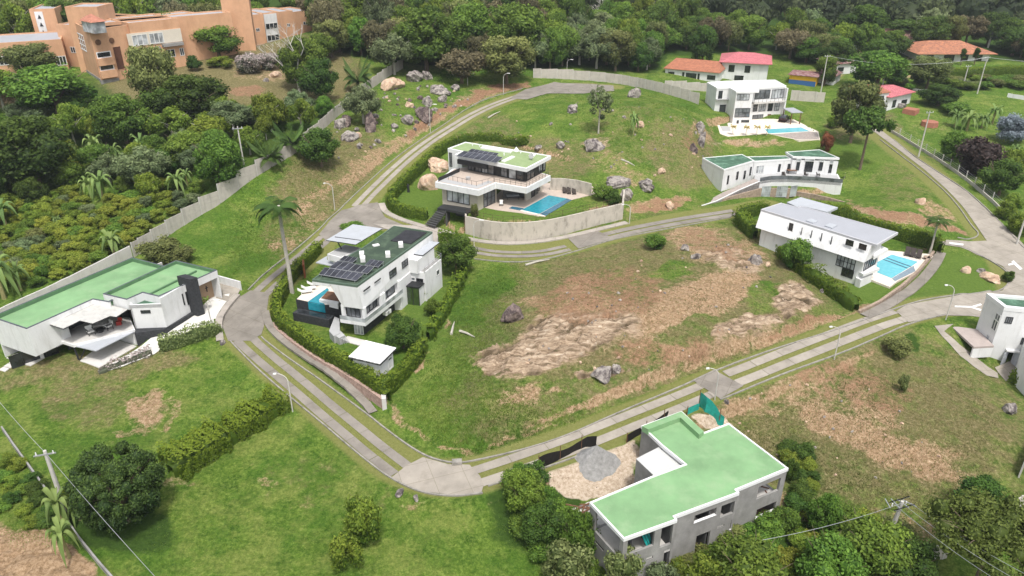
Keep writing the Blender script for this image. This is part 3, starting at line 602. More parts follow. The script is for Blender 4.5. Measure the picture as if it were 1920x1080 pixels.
class Wall:
    'a vertical wall plane from a to b (counter-clockwise order: outside is on the right)'
    def __init__(s, a, b, z0, z1, z1b=None):
        s.a, s.b = V2(a), V2(b); s.L = (s.b - s.a).length; s.d = (s.b - s.a) / s.L; s.n = Vector((s.d.y, -s.d.x)); s.z0 = z0; s.z1 = z1; s.z1b = z1 if z1b is None else z1b
    def uz(s, px, py, inset=0):
        d = ray(px, py); a = s.a - s.n * inset; den = d[0] * s.n.x + d[1] * s.n.y; t = (a.x * s.n.x + a.y * s.n.y) / den
        return ((Vector((d[0] * t, d[1] * t)) - a).dot(s.d), CAMH + d[2] * t)
    def hole(s, LB, RT):
        u0, z0 = s.uz(*LB); u1, z1 = s.uz(*RT)
        if u0 > u1: u0, u1 = u1, u0
        if z0 > z1: z0, z1 = z1, z0
        return (max(u0, .06), min(u1, s.L - .06), max(z0, s.z0), min(z1, max(s.z1, s.z1b) - .1))
    def pt(s, u, z, off=0): p = s.a + s.d * u + s.n * off; return (p.x, p.y, z)
    def mesh(s, mb, t=.25, holes=(), m=None):
        us = sorted({0, s.L, *[h[0] for h in holes], *[h[1] for h in holes]}); zs = sorted({s.z0, *[h[2] for h in holes], *[h[3] for h in holes if h[3] < min(s.z1, s.z1b)]}) + ['top']
        def zv(k, u): return s.z1 + (s.z1b - s.z1) * u / s.L if zs[k] == 'top' else zs[k]
        def solid(i, k):
            if not (0 <= i < len(us) - 1 and 0 <= k < len(zs) - 1): return False
            um = (us[i] + us[i + 1]) / 2; zm = (zv(k, um) + zv(k + 1, um)) / 2
            return not any(h[0] < um < h[1] and h[2] < zm < h[3] for h in holes)
        for i in range(len(us) - 1):
            for k in range(len(zs) - 1):
                if not solid(i, k): continue
                a, b = us[i], us[i + 1]; p = [s.pt(a, zv(k, a)), s.pt(b, zv(k, b)), s.pt(b, zv(k + 1, b)), s.pt(a, zv(k + 1, a))]; q = [s.pt(a, zv(k, a), -t), s.pt(b, zv(k, b), -t), s.pt(b, zv(k + 1, b), -t), s.pt(a, zv(k + 1, a), -t)]
                mb.face(p, m); mb.face([q[1], q[0], q[3], q[2]], m)
                if not solid(i, k - 1): mb.face([p[0], q[0], q[1], p[1]], m)
                if not solid(i, k + 1): mb.face([p[3], p[2], q[2], q[3]], m)
                if not solid(i - 1, k): mb.face([p[0], p[3], q[3], q[0]], m)
                if not solid(i + 1, k): mb.face([p[1], q[1], q[2], p[2]], m)
        return mb
    def bar(s, mb, u0, u1, z0, z1, off0, off1, m=None):
        q = [s.pt(u0, 0, off1), s.pt(u1, 0, off1), s.pt(u1, 0, off0), s.pt(u0, 0, off0)]
        mb.hexa([(x, y, z0) for x, y, _ in q], [(x, y, z1) for x, y, _ in q], m)
def window(par, wl, h, nx=1, ny=1, mf=None, mg=None, off=0.0, w=.07, name='window', label=None):
    'frame with bars and a pane as its sub-part; off: plane of the pane relative to the wall face (negative: set back in the opening)'
    u0, u1, z0, z1 = h; mb = MB(); o0, o1 = off + .012, off + .07
    wl.bar(mb, u0, u1, z0, z0 + w, o0, o1); wl.bar(mb, u0, u1, z1 - w, z1, o0, o1)
    for i in range(nx + 1):
        u = u0 + (u1 - u0 - w) * i / nx; wl.bar(mb, u, u + w, z0 + w, z1 - w, o0, o1)
    for j in range(1, ny):
        z = z0 + (z1 - z0 - w) * j / ny
        for i in range(nx):
            ua = u0 + (u1 - u0 - w) * i / nx + w; ub = u0 + (u1 - u0 - w) * (i + 1) / nx; wl.bar(mb, ua, ub, z, z + w * .8, o0, o1 - .01)
    f = mb.build(name, mf or M_DARKMETAL, par); p = MB(); wl.bar(p, u0 + .02, u1 - .02, z0 + .02, z1 - .02, off - .02, off + .01); p.build('pane', mg or M_GLASS, f)
    if label: f['label'] = label
    return f
def pxwin(par, wl, LB, RT, nx=1, ny=1, mf=None, mg=None, off=0.0, w=.07, name='window', label=None):
    return window(par, wl, wl.hole(LB, RT), nx, ny, mf, mg, off, w, name, label)
def zoomer(ox, oy, s): return lambda x, y: (ox + x * s, oy + y * s)
def PQ(pts, z): return [P(a, b, z) for a, b in pts]
def shrink(poly, d):
    n = len(poly); out = []; a = sum(poly[i][0] * poly[(i + 1) % n][1] - poly[(i + 1) % n][0] * poly[i][1] for i in range(n)); sg = 1 if a > 0 else -1
    for i in range(n):
        p, q, r = V2(poly[i - 1]), V2(poly[i]), V2(poly[(i + 1) % n]); e = (q - p).normalized(); f = (r - q).normalized(); n1 = Vector((-e.y, e.x)) * sg; n2 = Vector((-f.y, f.x)) * sg
        b = n1 + n2; b = b / max(b.dot(n1), .3); out.append(q + b * d)
    return out
def parapet_roof(par, poly, z, m_roof, m_edge, wd=.18, drop=.18, name='roof', thick=.3, edge='parapet', eth=None):
    'flat roof sheet inside a raised rim whose top is at z'
    inn = shrink(poly, wd); mb = MB(); mb.prism([tuple(p) for p in inn], z - thick, z - drop); r = mb.build(name, m_roof, par)
    e = MB(); n = len(poly)
    for i in range(n):
        j = (i + 1) % n; b = [poly[i], poly[j], inn[j], inn[i]]; e.hexa([(p[0], p[1], z - (eth or thick + .02)) for p in b], [(p[0], p[1], z) for p in b])
    a = sum(poly[i][0] * poly[(i + 1) % n][1] - poly[(i + 1) % n][0] * poly[i][1] for i in range(n))
    if a < 0: e.f = [f[::-1] for f in e.f]
    e.build(edge, m_edge, par); return r
def walls_around(mb, poly, z0, z1, t=.25, skip=(), m=None):
    n = len(poly); out = []
    for i in range(n):
        wl = Wall(poly[i], poly[(i + 1) % n], z0, z1); out.append(wl)
        if i not in skip: wl.mesh(mb, t, (), m)
    return out
def slab(name, poly, z0, z1, m, par=None): return MB().prism([(p[0], p[1]) for p in poly], z0, z1).build(name, m, par)
def railing(par, line, z, h=1.0, m=None, step=1.2, rails=(1.0,), name='railing'):
    mb = MB(); L = resample([Vector((p[0], p[1], 0)) for p in line], step); zz = z if hasattr(z, '__len__') else None
    def zf(p): return H(p.x, p.y) if z is None else z
    for p in L: mb.box((p.x, p.y, zf(p) + h / 2), (.05, .05, h))
    for r in rails: mb.tube([(p.x, p.y, zf(p) + h * r - .02) for p in L], .025, 4)
    return mb.build(name, m or M_DARKMETAL, par)
def glass_rail(par, line, z, h=.9, m=None):
    mb = MB()
    for a, b in zip(line[:-1], line[1:]): Wall(a, b, z, z + h).mesh(mb, .04)
    return mb.build('glass_balustrade', m or M_GLASSL, par)
def solar_panel(q, z, par=None, tilt=.0, label=None, group=None, nx=6, top=True):
    'one array: frame grid and cells; q = 4 xy corners ccw (front-left, front-right, back-right, back-left)'
    c = sum((V2(p) for p in q), Vector((0, 0))) / 4; e = empty('solar_array', (c.x, c.y, z), 0, label, 'solar panel', group)
    zf = [z + .25, z + .25, z + .25 + tilt, z + .25 + tilt]; b = [(p[0], p[1], zf[i]) for i, p in enumerate(q)]
    MB().hexa(b, [(x, y, k + .05) for x, y, k in b]).build('frame', M_SOLARFR, e)
    c_ = MB(); A, B, C_, D = [Vector((x, y, k + .058)) for x, y, k in b]
    for i in range(nx):
        u0, u1 = (i + .04) / nx, (i + .96) / nx
        f = lambda u, v: (A.lerp(B, u)).lerp(D.lerp(C_, u), v)
        bb = [f(u0, .03), f(u1, .03), f(u1, .97), f(u0, .97)]; c_.hexa(bb, [p + Vector((0, 0, .012)) for p in bb])
    c_.build('cells', M_SOLAR, e)
    for p in (A, B, C_, D): MB().box((p.x * .9 + c.x * .1, p.y * .9 + c.y * .1, (p.z + z) / 2 - .03), (.06, .06, max(.1, p.z - z))).build('support', M_SOLARFR, e)
    return e
def ac_unit(x, y, z, rz, label, group=None):
    e = empty('air_conditioner', (x, y, z), rz, label, 'air conditioner', group); mb = MB(); mb.box((0, 0, .33), (1.15, .62, .52)); o = mb.build('casing', M_AC); o.parent = e
    g = MB()
    for r in (.24, .16, .08): 
        g.tube([(-.12 + r * math.cos(t), -.325, .33 + r * math.sin(t)) for t in [k * math.pi / 8 for k in range(17)]], .012, 4)
    o = g.build('fan_grille', M_DARKMETAL); o.parent = e; f = MB(); f.box((-.3, 0, .02), (.06, .42, .05)); f.box((.3, 0, .02), (.06, .42, .05)); o = f.build('foot', M_DARKMETAL); o.parent = e; return e
def copy_tree(o, parent=None, loc=None, rz=None, sc=None, label=None, group=None):
    c = o.copy(); COL.objects.link(c); c.parent = parent
    if loc is not None: c.location = loc
    if rz is not None: c.rotation_euler = (0, 0, rz)
    if sc is not None: c.scale = sc if hasattr(sc, '__len__') else (sc, sc, sc)
    if label: c['label'] = label
    if group: c['group'] = group
    for ch in KIDS.get(o.name, [k for k in o.children]): copy_tree(ch, c)
    return c
KIDS = {}
def lounger_proto(mu):
    e = empty('sun_lounger', (0, 0, 0)); mb = MB(); mb.hexa([(-.33, -.95, .28), (.33, -.95, .28), (.33, .35, .28), (-.33, .35, .28)], [(-.33, -.95, .38), (.33, -.95, .38), (.33, .35, .38), (-.33, .35, .38)])
    mb.build('seat', mu).parent = e
    b = MB(); b.hexa([(-.33, .35, .28), (.33, .35, .28), (.33, .95, .72), (-.33, .95, .72)], [(-.33, .33, .38), (.33, .33, .38), (.33, .9, .82), (-.33, .9, .82)]); b.build('backrest', mu).parent = e
    for x in (-.28, .28):
        for y in (-.85, .5): MB().box((x, y, .14), (.06, .06, .28)).build('leg', M_DARKMETAL if mu is M_UPHD else M_WHITE2).parent = e
    return e
def chair_proto(mu, mf, name='patio_chair'):
    e = empty(name, (0, 0, 0)); MB().box((0, 0, .42), (.6, .6, .12)).build('seat', mu).parent = e; MB().hexa([(-.3, .25, .45), (.3, .25, .45), (.3, .34, .45), (-.3, .34, .45)], [(-.3, .33, .9), (.3, .33, .9), (.3, .42, .9), (-.3, .42, .9)]).build('backrest', mu).parent = e
    for x in (-.29, .29):
        MB().box((x, 0, .62), (.06, .58, .05)).build('armrest', mf).parent = e
        for y in (-.27, .27): MB().box((x, y, .3), (.05, .05, .6)).build('leg', mf).parent = e
    return e
def table_thing(x, y, z, lx, ly, rz, label, mt, mf=None, h=.75, cat='table', name='patio_table'):
    e = empty(name, (x, y, z), rz, label, cat); MB().box((0, 0, h - .03), (lx, ly, .06)).build('tabletop', mt).parent = e
    for a in (-1, 1):
        for b in (-1, 1): MB().box((a * (lx / 2 - .08), b * (ly / 2 - .08), (h - .06) / 2), (.07, .07, h - .06)).build('leg', mf or M_DARKMETAL).parent = e
    return e
# ================================================================ HOUSE UNDER CONSTRUCTION (front right)
def build_h5():
    z5 = zoomer(1020, 740, .31475); ZT = 3.7; F0 = .35
    out = [(270,640),(475,860),(795,745),(780,725),(1165,583),(1148,566),(1457,438),(1100,168),(955,222),(820,97),(578,185),(700,300),(838,412),(640,485)]
    q = PQ([z5(*p) for p in out], ZT); q = [(p.x, p.y) for p in q]
    r = empty('unfinished_house', (q[1][0], q[1][1], ZH5), 0, 'bare grey concrete two storey house shell under construction with flat bright green roof', 'house')
    parapet_roof(r, q, ZT, M_GRASSROOF, M_WHITE2, .16, .1, thick=.32)
    g = PQ([z5(*p) for p in [(585,187),(818,99),(953,218),(925,238),(812,135),(622,207)]], ZT + .45)
    MB().prism([(p.x, p.y) for p in g], ZT - .2, ZT + .45).build('roof_upstand', M_GRASSROOF, r)
    # floors
    w_ = shrink(q, .06); slab('floor_slab', shrink(q, .12), F0 - .25, F0, M_RAWPALE, r); slab('ground_slab', shrink(q, .12), ZH5 - .4, ZH5 + .1, mat('shaded_floor', (.17, .11, .08), .9, .3, 1), r)  # ground slab in dark brown: the room shade is put into its colour
    mb = MB(); B = ZH5 - .8; T = ZT - .33
    wl = lambda i, j: Wall(w_[i], w_[j], B, T)
    def H_(wa, *hs): return [wa.hole(z5(*a), z5(*b)) for a, b in hs]
    west = wl(0, 1); west.mesh(mb, .22, H_(west, ((300,812),(452,850)), ((306,880),(356,918))))
    w1 = wl(1, 2); w1.mesh(mb, .22, H_(w1, ((492,958),(662,805)), ((688,915),(772,770)), ((490,1042),(583,990)), ((608,990),(650,958)), ((705,1030),(808,895))))
    wl(2, 3).mesh(mb, .22)
    w2 = wl(3, 4); w2.mesh(mb, .22, H_(w2, ((893,765),(1030,672)), ((1047,735),(1148,630)), ((893,950),(992,808)), ((1030,800),(1075,770)), ((1105,803),(1205,713))))
    wl(4, 5).mesh(mb, .22)
    w3 = wl(5, 6); w3.mesh(mb, .22, H_(w3, ((1265,625),(1412,495)), ((1258,738),(1385,635))))
    w4 = wl(6, 7); w4.mesh(mb, .22, [(.35, 4.0, F0 + .02, T - .3)])
    for i, j in ((7,8),(8,9),(9,10),(10,11),(12,13)): wl(i, j).mesh(mb, .22)
    w5 = wl(13, 0); w5.mesh(mb, .22, [(w5.L * .55, w5.L - .35, F0 + .02, T - .3)])
    mb.build('wall', M_RAW, r)
    for wa, LB, RT in ((west, (306,880), (356,918)), (w1, (490,1042), (583,990)), (w1, (608,990), (650,958)), (w2, (1030,800), (1075,770))): window(r, wa, wa.hole(z5(*LB), z5(*RT)), 1, 1, M_BLACK, M_BLACK, -.12, .04, name='slit_shade')  # black panes closing the slits stand in for the unlit rooms behind
    # inner partitions so the openings show rooms
    pm = MB()
    for wa, us in ((w1, (.33, .68, .98)), (w2, (.02, .36, .62, .97)), (w3, (.45,))):
        for u in us:
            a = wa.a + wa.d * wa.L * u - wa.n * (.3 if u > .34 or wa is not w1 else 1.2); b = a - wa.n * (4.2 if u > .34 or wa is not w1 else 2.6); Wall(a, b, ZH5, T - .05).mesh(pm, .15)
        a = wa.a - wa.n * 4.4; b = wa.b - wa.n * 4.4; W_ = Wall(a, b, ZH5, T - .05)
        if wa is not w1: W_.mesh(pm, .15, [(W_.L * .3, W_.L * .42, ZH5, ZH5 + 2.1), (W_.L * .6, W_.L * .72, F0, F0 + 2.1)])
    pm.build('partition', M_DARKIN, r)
    # sills under lower windows
    sm = MB()
    for wa, LB, RT in ((w3, (1258,738), (1385,635)), (w2, (1105,803), (1205,713)), (w2, (893,765), (1030,672))):
        u0, u1, z0, z1 = wa.hole(z5(*LB), z5(*RT)); sm = MB(); wa.bar(sm, u0 - .05, u1 + .05, z0 - .03, z0 + .02, -.2, .04); sm.build('window_sill', M_WHITE2, r)
    # terrace slab on the left with its own column
    t = PQ([z5(*p) for p in [(170,680),(268,806),(420,740),(272,636)]], F0 + .02); slab('terrace_slab', [(p.x, p.y) for p in t], F0 - .25, F0 + .02, M_RAWPALE, r)
    c = MB(); a = V2(t[0]); b = V2(t[1]); d = (b - a).normalized(); n = Vector((-d.y, d.x))
    for k in (.02, .45): p = a.lerp(b, k) + n * .25 + d * .2; MB().box((p.x, p.y, (F0 - .25 + B) / 2), (.3, .3, F0 - .25 - B), math.atan2(d.y, d.x)).build('column', M_RAW, r)
    e = MB(); Wall(a.lerp(b, .05) + n * .9, a.lerp(b, .05) + n * 3.2, B, F0 - .25).mesh(e, .2); e.build('wall', M_RAW, r)
    # notch block with corrugated sheets
    nb = PQ([z5(*p) for p in [(550,376),(662,482),(838,412),(700,300)]], 3.2); poly = [(p.x, p.y) for p in nb]
    m = MB(); walls_around(m, poly, B, 3.0, .2, (2, 3)); m.build('wall', M_RAW, r)
    sh = MB(); A_, B_, C_, D_ = nb; N = 26
    for i in range(N):
        f0 = i / N; f1 = (i + .62) / N; L = [A_.lerp(D_, f0), B_.lerp(C_, f0), B_.lerp(C_, f1), A_.lerp(D_, f1)]
        sh.hexa([(p.x, p.y, 3.0) for p in L], [(p.x, p.y, 3.12) for p in L])
    sh.prism([(p.x, p.y) for p in nb], 2.97, 3.03); sh.build('corrugated_sheet', M_AC, r)
    tq = [(w1.a + w1.d * 3.4 - w1.n * .8), (w1.a + w1.d * 4.3 - w1.n * .9)]
    o = MB()
    for k in range(3):
        p = w1.a + w1.d * (3.1 + .28 * k) - w1.n * .5; q2 = w1.a + w1.d * (2.5 + .28 * k) - w1.n * 1.6
        o.tube([(p.x, p.y, F0 + .15), (q2.x, q2.y, F0 + 2.5)], .12, 6)
    tag(o.build('tarpaulin', mat('turquoise_tarp', (.02, .36, .33), .5, .2, 2)), 'rolled turquoise tarpaulin leaning in the open upper front room of the grey shell', 'tarpaulin')
    rng = random.Random(5)
    for k in range(9):
        f, g_ = rng.random() * .5 + .05, rng.random() * .7 + .1; p = t[0].lerp(t[3], g_).lerp(t[1].lerp(t[2], g_), f); o = MB(); a_ = rng.uniform(-.6, .6) + (1.2 if k % 3 == 0 else 0)
        o.box((p.x, p.y, F0 + .08 + .03 * k), (rng.uniform(1.2, 2.4), .14, .05), a_); tag(o.build('plank', M_WOOD), 'loose formwork plank lying on the grey terrace slab of the unfinished house', 'plank', 'planks on the unfinished terrace')
    o = MB()
    for k in range(14):
        u = rng.uniform(.6, 3.6); v = rng.uniform(.8, 2.4); p = w3.a + w3.d * (w3.L - u) - w3.n * v; o.box((p.x, p.y, F0 + .06 + .02 * k), (rng.uniform(.3, 1.1), .1, .08), rng.uniform(0, 3))
    tag(o.build('rubble', M_WOOD), 'heap of wood scraps on the open upper corner balcony of the grey shell', 'rubble', kind='stuff')
build_h5()
# ================================================================ WHITE HOUSE WITH SOLAR ARRAYS (centre left)
def build_h3():
    z2 = zoomer(480, 400, .2962); zt = zoomer(540, 410, .16667); zb = zoomer(540, 500, .1945); ZT, Z2, Z1, Z0 = 8.7, 5.35, 3.2, ZH3
    q = [(p.x, p.y) for p in PQ([zt(268,682), zt(778,750), zt(1625,145), zt(1190,78), zt(830,330), zt(560,480)], ZT)]
    r = empty('white_house', (q[1][0], q[1][1], Z0), 0, 'white three level house with dark green roof, solar panels and black stone base', 'house')
    parapet_roof(r, q, ZT, M_GREENDARK, mat('roof_rim_green', (.10, .15, .11), .8, .2, 1), .16, .1, thick=.3)
    F, Rr, BK, L_ = V2(q[1]), V2(q[2]), V2(q[3]), V2(q[0]); du = (Rr - F).normalized(); dn = Vector((du.y, -du.x)); dw = (L_ - F).normalized(); Lw = (L_ - F).length; Lu = (Rr - F).length
    # upper storey; its front face leans in
    mb = MB(); fb = P(*zt(848,1020), Z2); fb = Vector((fb.x, fb.y)); wide = Lw * .62
    a1 = F + dw * wide; b1 = fb + dw * (wide - 1.0); e1 = Rr - du * 0; e2 = BK
    bot = [(b1.x, b1.y, Z2), (fb.x, fb.y, Z2), (Rr.x, Rr.y, Z2), (BK.x, BK.y, Z2)]; top = [(a1.x, a1.y, ZT - .3), (F.x, F.y, ZT - .3), (Rr.x, Rr.y, ZT - .3), (BK.x, BK.y, ZT - .3)]
    mb.hexa(bot, top); mb.build('wall', M_WHITE, r)
    o = MB(); o.prism([tuple(L_), tuple(F + dw * wide), tuple(F + dw * wide + du * 9), tuple(L_ + du * 9)], ZT - .75, ZT - .31); o.build('roof_overhang', M_WHITE, r)
    o = MB(); p = L_ - dw * .4 + du * 6; o.prism([tuple(p), tuple(p - dw * 3), tuple(p - dw * 3 + du * 6), tuple(p + du * 6)], Z2 - .8, ZT - .75); o.build('wall', M_WHITE, r)
    wf = Wall(fb, Rr, Z2, ZT - .3); wf2 = Wall(F.lerp(fb, .5), Rr, Z2, ZT - .3)
    for LB, RT, nx, ny in (((840,822),(912,752),2,1), ((962,728),(1030,664),2,1)): pxwin(r, wf2, zt(*LB), zt(*RT), nx, ny, M_DARKMETAL, M_GLASS, .12)
    for LB, RT in (((1135,680),(1205,540)), ((1275,565),(1335,440))): pxwin(r, wf2, zt(*LB), zt(*RT), 2, 2, M_DARKMETAL, M_GLASSG, .12)
    # middle storey: slab, columns, glass
    sl = [(fb + dw * (wide - .6) - du * .25), fb + dn * .25 - du * .25, fb + du * (Lu * .47) + dn * .25, fb + du * (Lu * .47) - dn * 5, fb + dw * (wide - .6) + du * 5]
    slab('floor_slab', sl, Z1 - .1, Z1 + .42, M_WHITE, r)
    c = MB()
    for k, t in ((0, .0), (1, .205), (2, .235), (3, .44)):
        p = fb + du * (Lu * t + .25) - dn * .1; MB().box((p.x, p.y, (Z1 + Z2) / 2 + .2), (.4, .4, Z2 - Z1 - .1), math.atan2(du.y, du.x)).build('column', M_WHITE2, r)
    p = fb + dw * (wide - .9) + du * .2; c.box((p.x, p.y, (Z1 + Z2) / 2 + .2), (.4, .4, Z2 - Z1), math.atan2(du.y, du.x)); c.build('column', M_WHITE2, r)
    gw = Wall(fb + du * .5 - dn * .7, fb + du * (Lu * .46) - dn * .7, Z1 + .42, Z2 + .1); m = MB(); gw.mesh(m, .15, [(0.1, gw.L * .44, Z1 + .5, Z2 - .1), (gw.L * .52, gw.L - .3, Z1 + .5, Z2 - .1)]); m.build('wall', M_WHITE, r)
    window(r, gw, (.1, gw.L * .44, Z1 + .5, Z2 - .1), 4, 1, M_DARKMETAL, M_GLASSG, -.08); window(r, gw, (gw.L * .52, gw.L - .3, Z1 + .5, Z2 - .1), 2, 1, M_DARKMETAL, M_GLASSG, -.08)
    g2 = Wall(fb + dw * (wide - 1) + du * .55, fb + du * .55 + dw * .4, Z1 + .42, Z2 + .05); window(r, g2, (.1, g2.L - .5, Z1 + .5, Z2 - .02), 3, 1, M_DARKMETAL, M_GLASSG, .0)
    glass_rail(r, [sl[0], sl[1], sl[2]], Z1 + .4, .55)
    # black stone ground floor
    k0 = fb + dw * (wide - 1.6) + du * .9; k1 = fb - dn * .9 + du * .9; k2 = fb + du * (Lu * .44) - dn * .9
    m = MB(); m.prism([tuple(k0), tuple(k1), tuple(k2), tuple(k2 + dw * 5), tuple(k0 + du * 5)], Z0 - .3, Z1 - .1); m.build('ground_floor_wall', M_STONEBLK, r)
    gf = Wall(k0, k1, Z0, Z1); pxwin(r, gf, zb(552,668), zb(722,540), 3, 1, M_AC, M_GLASSL, .0, name='sliding_door'); 
    # rear part of the lower floors
    bk = MB(); bk.prism([tuple(fb + du * (Lu * .46) + dn * -.05), tuple(Rr - du * .05 + dn * -.05), tuple(BK - du * .05), tuple(fb + du * (Lu * .3) - dn * 7)], Z0 - .3, Z2); bk.build('rear_wall', M_WHITE, r)
    # right wing with roof terrace and awning
    tz = 5.3
    w = [(p.x, p.y) for p in PQ([zt(1350,592), zt(1540,618), zt(1725,462), zt(1600,400)], tz)]; A_, B_, C_, D_ = [V2(p) for p in w]
    m = MB(); walls_around(m, [A_, B_, C_, D_], Z0 - .3, tz + .12, .2, (2, 3)); m.build('wing_wall', M_WHITE, r); slab('terrace_floor', shrink([A_, B_, C_, D_], .2), tz - .2, tz + .0, M_RAW, r)
    sw = Wall(A_, B_, Z0, tz); se = Wall(B_, C_, Z0, tz)
    pxwin(r, sw, zt(1355,690), zt(1430,660), 1, 1, M_AC, M_GLASSG, .0); pxwin(r, sw, zt(1445,705), zt(1520,678), 2, 1, M_DARKMETAL, M_GLASS, .0); pxwin(r, se, zt(1668,650), zt(1700,560), 1, 1, M_AC, M_GLASSG, .0)
    railing(r, [B_, C_, D_], tz + .1, .9, M_SOLARFR, 1.1, (1.0, .55))
    aw = PQ([zt(1345,385), zt(1515,412), zt(1705,265), zt(1540,245)], 7.5); m = MB(); m.prism([(p.x, p.y) for p in aw], 7.36, 7.5, M_DARKMETAL, M_GREYLT); m.build('awning', None, r)
    m = MB(); p = V2(aw[1]).lerp(V2(aw[0]), .5); q_ = V2(aw[3]); m.prism([tuple(wf.a + wf.d * (Lu * .62)), tuple(wf.a + wf.d * (Lu * .62) + dn * 1.3), tuple(wf.a + wf.d * (Lu * .88) + dn * 1.3), tuple(wf.a + wf.d * (Lu * .88))], tz, 7.3); m.build('terrace_room', M_WHITE, r)
    gz = 3.9; ga = [(p.x, p.y) for p in PQ([zt(1240,745), zt(1478,775), zt(1535,722), zt(1330,690)], gz)]; slab('garden_room_roof', ga, gz - .15, gz, M_BLACK, r)
    gi = shrink(ga, .12); m = MB(); Wall(gi[1], gi[2], Z0 - .2, gz - .15).mesh(m, .15); m.build('garden_room_wall', M_WHITE, r)
    g3 = Wall(gi[0], gi[1], Z0 - .2, gz - .15); window(r, g3, (0, g3.L, Z0 - .2, gz - .15), 3, 1, M_BLACK, glassmat('green_reflecting_glass', (.035, .06, .02)), .0, name='glass_front')
    # upper left terrace under grey awning
    tt = [(p.x, p.y) for p in PQ([zt(440,398), zt(600,440), zt(830,330), zt(640,290)], 6.6)]; slab('terrace_block', tt, 5.7, 6.6, M_WHITE, r); slab('terrace_deck', shrink(tt, .2), 6.5, 6.63, M_GREYPAVE, r)
    m = MB(); t2 = shrink(tt, .5); m.prism([tuple(p) for p in t2], Z0, 5.7); m.build('terrace_room', M_WHITE, r)
    a2 = PQ([zt(430,240), zt(760,290), zt(1060,110), zt(730,62)], 8.5); m = MB(); m.prism([(p.x, p.y) for p in a2], 8.38, 8.5, M_DARKMETAL, M_GREYLT); m.build('awning', None, r)
    a3 = PQ([zt(525,200), zt(820,240), zt(822,243), zt(527,204)], 8.56); MB().prism([(p.x, p.y) for p in a3], 8.5, 8.56).build('gutter', M_DARKMETAL, r)
    m = MB(); p0 = P(*zt(560,262), 8.3); p1 = P(*zt(600,340), 6.7); m.tube([p0, p1], .09, 6); m.build('awning_post', M_DARKMETAL, r)
    a4 = PQ([zt(312,492), zt(470,525), zt(560,500), zt(440,462), zt(440,418)], 5.0); m = MB(); m.prism([(p.x, p.y) for p in a4], 4.88, 5.0); m.build('canopy', M_GREYLT, r)
    # pool terrace
    pz = 3.3
    dk = [(p.x, p.y) for p in PQ([zb(75,315), zb(210,345), zb(360,372), zb(500,360), zb(560,250), zb(400,180), zb(250,150)], pz)]
    slab('pool_terrace', dk, Z0 - .2, pz, M_STONEBLK, r); slab('terrace_paving', shrink(dk, .1), pz - .02, pz + .03, M_CREAMPAVE, r)
    wd = [(p.x, p.y) for p in PQ([zb(318,305), zb(492,335), zb(492,250), zb(380,235)], pz + .45)]; slab('wood_deck', wd, pz, pz + .45, M_WOOD, r)
    wb = [(p.x, p.y) for p in PQ([zb(300,320), zb(480,365), zb(492,335), zb(318,300)], pz + .4)]; slab('deck_edge', wb, pz - .3, pz + .43, M_WHITE, r)
    pw = [(p.x, p.y) for p in PQ([zb(195,335), zb(355,368), zb(310,305), zb(395,225), zb(378,205)], pz + .05)]
    o = MB(); o.prism(pw, pz - .1, pz + .06); tag(o.build('swimming_pool', M_POOL), 'small blue overflow pool on the black stone terrace of the house with solar panels', 'swimming pool')
    sp_ = Wall(P(*zb(195,340), pz), P(*zb(355,372), pz), 2.0, 3.2); m = MB(); sp_.bar(m, 0, sp_.L, 2.2, 3.3, .02, .1); m.build('pool_overflow', M_POOL, r)
    m = MB(); sp_.bar(m, -1.5, sp_.L + 1.5, Z0 - .2, 2.2, .3, 1.6); m.build('overflow_trough', M_STONEBLK, r)
    m = MB(); sp_.bar(m, -1.2, sp_.L + 1.3, 2.0, 2.22, .5, 1.4); m.build('trough_water', M_GLASS, r)
    # steps and paving
    for k in range(5):
        p = [(a.x, a.y) for a in PQ([zb(440 + k * 24, 655 + k * 13), zb(495 + k * 24, 690 + k * 9), zb(548, 660), zb(490, 610 - k * 2)], 2.0 - .2 * k)]; slab('step', p, Z0 - .1, 2.0 - .2 * k, M_GREYPAVE, r)
    p = [(a.x, a.y) for a in PQ([zb(395,620), zb(440,668), zb(500,640), zb(495,500), zb(450,480)], 2.1)]; slab('landing', p, Z0 - .1, 2.1, M_GREYPAVE, r)
    p = [(a.x, a.y) for a in PQ([zb(512,712), zb(690,758), zb(755,712), zb(575,668)], Z0 + .1)]; slab('patio', p, Z0 - .1, Z0 + .1, M_RAWPALE, r)
    # solar arrays, lying on the roof: things of their own
    zs = ZT - .1
    def arr(pts, tilt, nx, label): qq = PQ([zt(*a) for a in pts], zs + .4); solar_panel([(p.x, p.y) for p in qq], zs, None, tilt, label, 'solar arrays on the dark green roof', nx)
    arr([(345,618),(765,690),(855,640),(415,565)], .35, 7, 'longest solar array nearest the front edge of the dark green roof')
    arr([(455,545),(895,610),(970,565),(560,495)], .35, 6, 'second solar array behind the front one on the dark green roof')
    arr([(570,462),(725,487),(785,455),(640,430)], .3, 3, 'small solar array near the left edge of the dark green roof')
    arr([(860,512),(1015,537),(1080,495),(930,470)], .3, 3, 'small solar array near the right wall edge of the dark green roof')
    e = [(p.x, p.y) for p in PQ([zt(1155,245), zt(1385,280), zt(1560,155), zt(1325,125)], zs + .1)]; m = MB(); m.prism(e, zs, zs + .12); tag(m.build('roof_mat', mat('black_solar_mat', (.03, .03, .035), .7, .5, 1.5)), 'black square solar heating mat at the back of the dark green roof', 'roof mat')
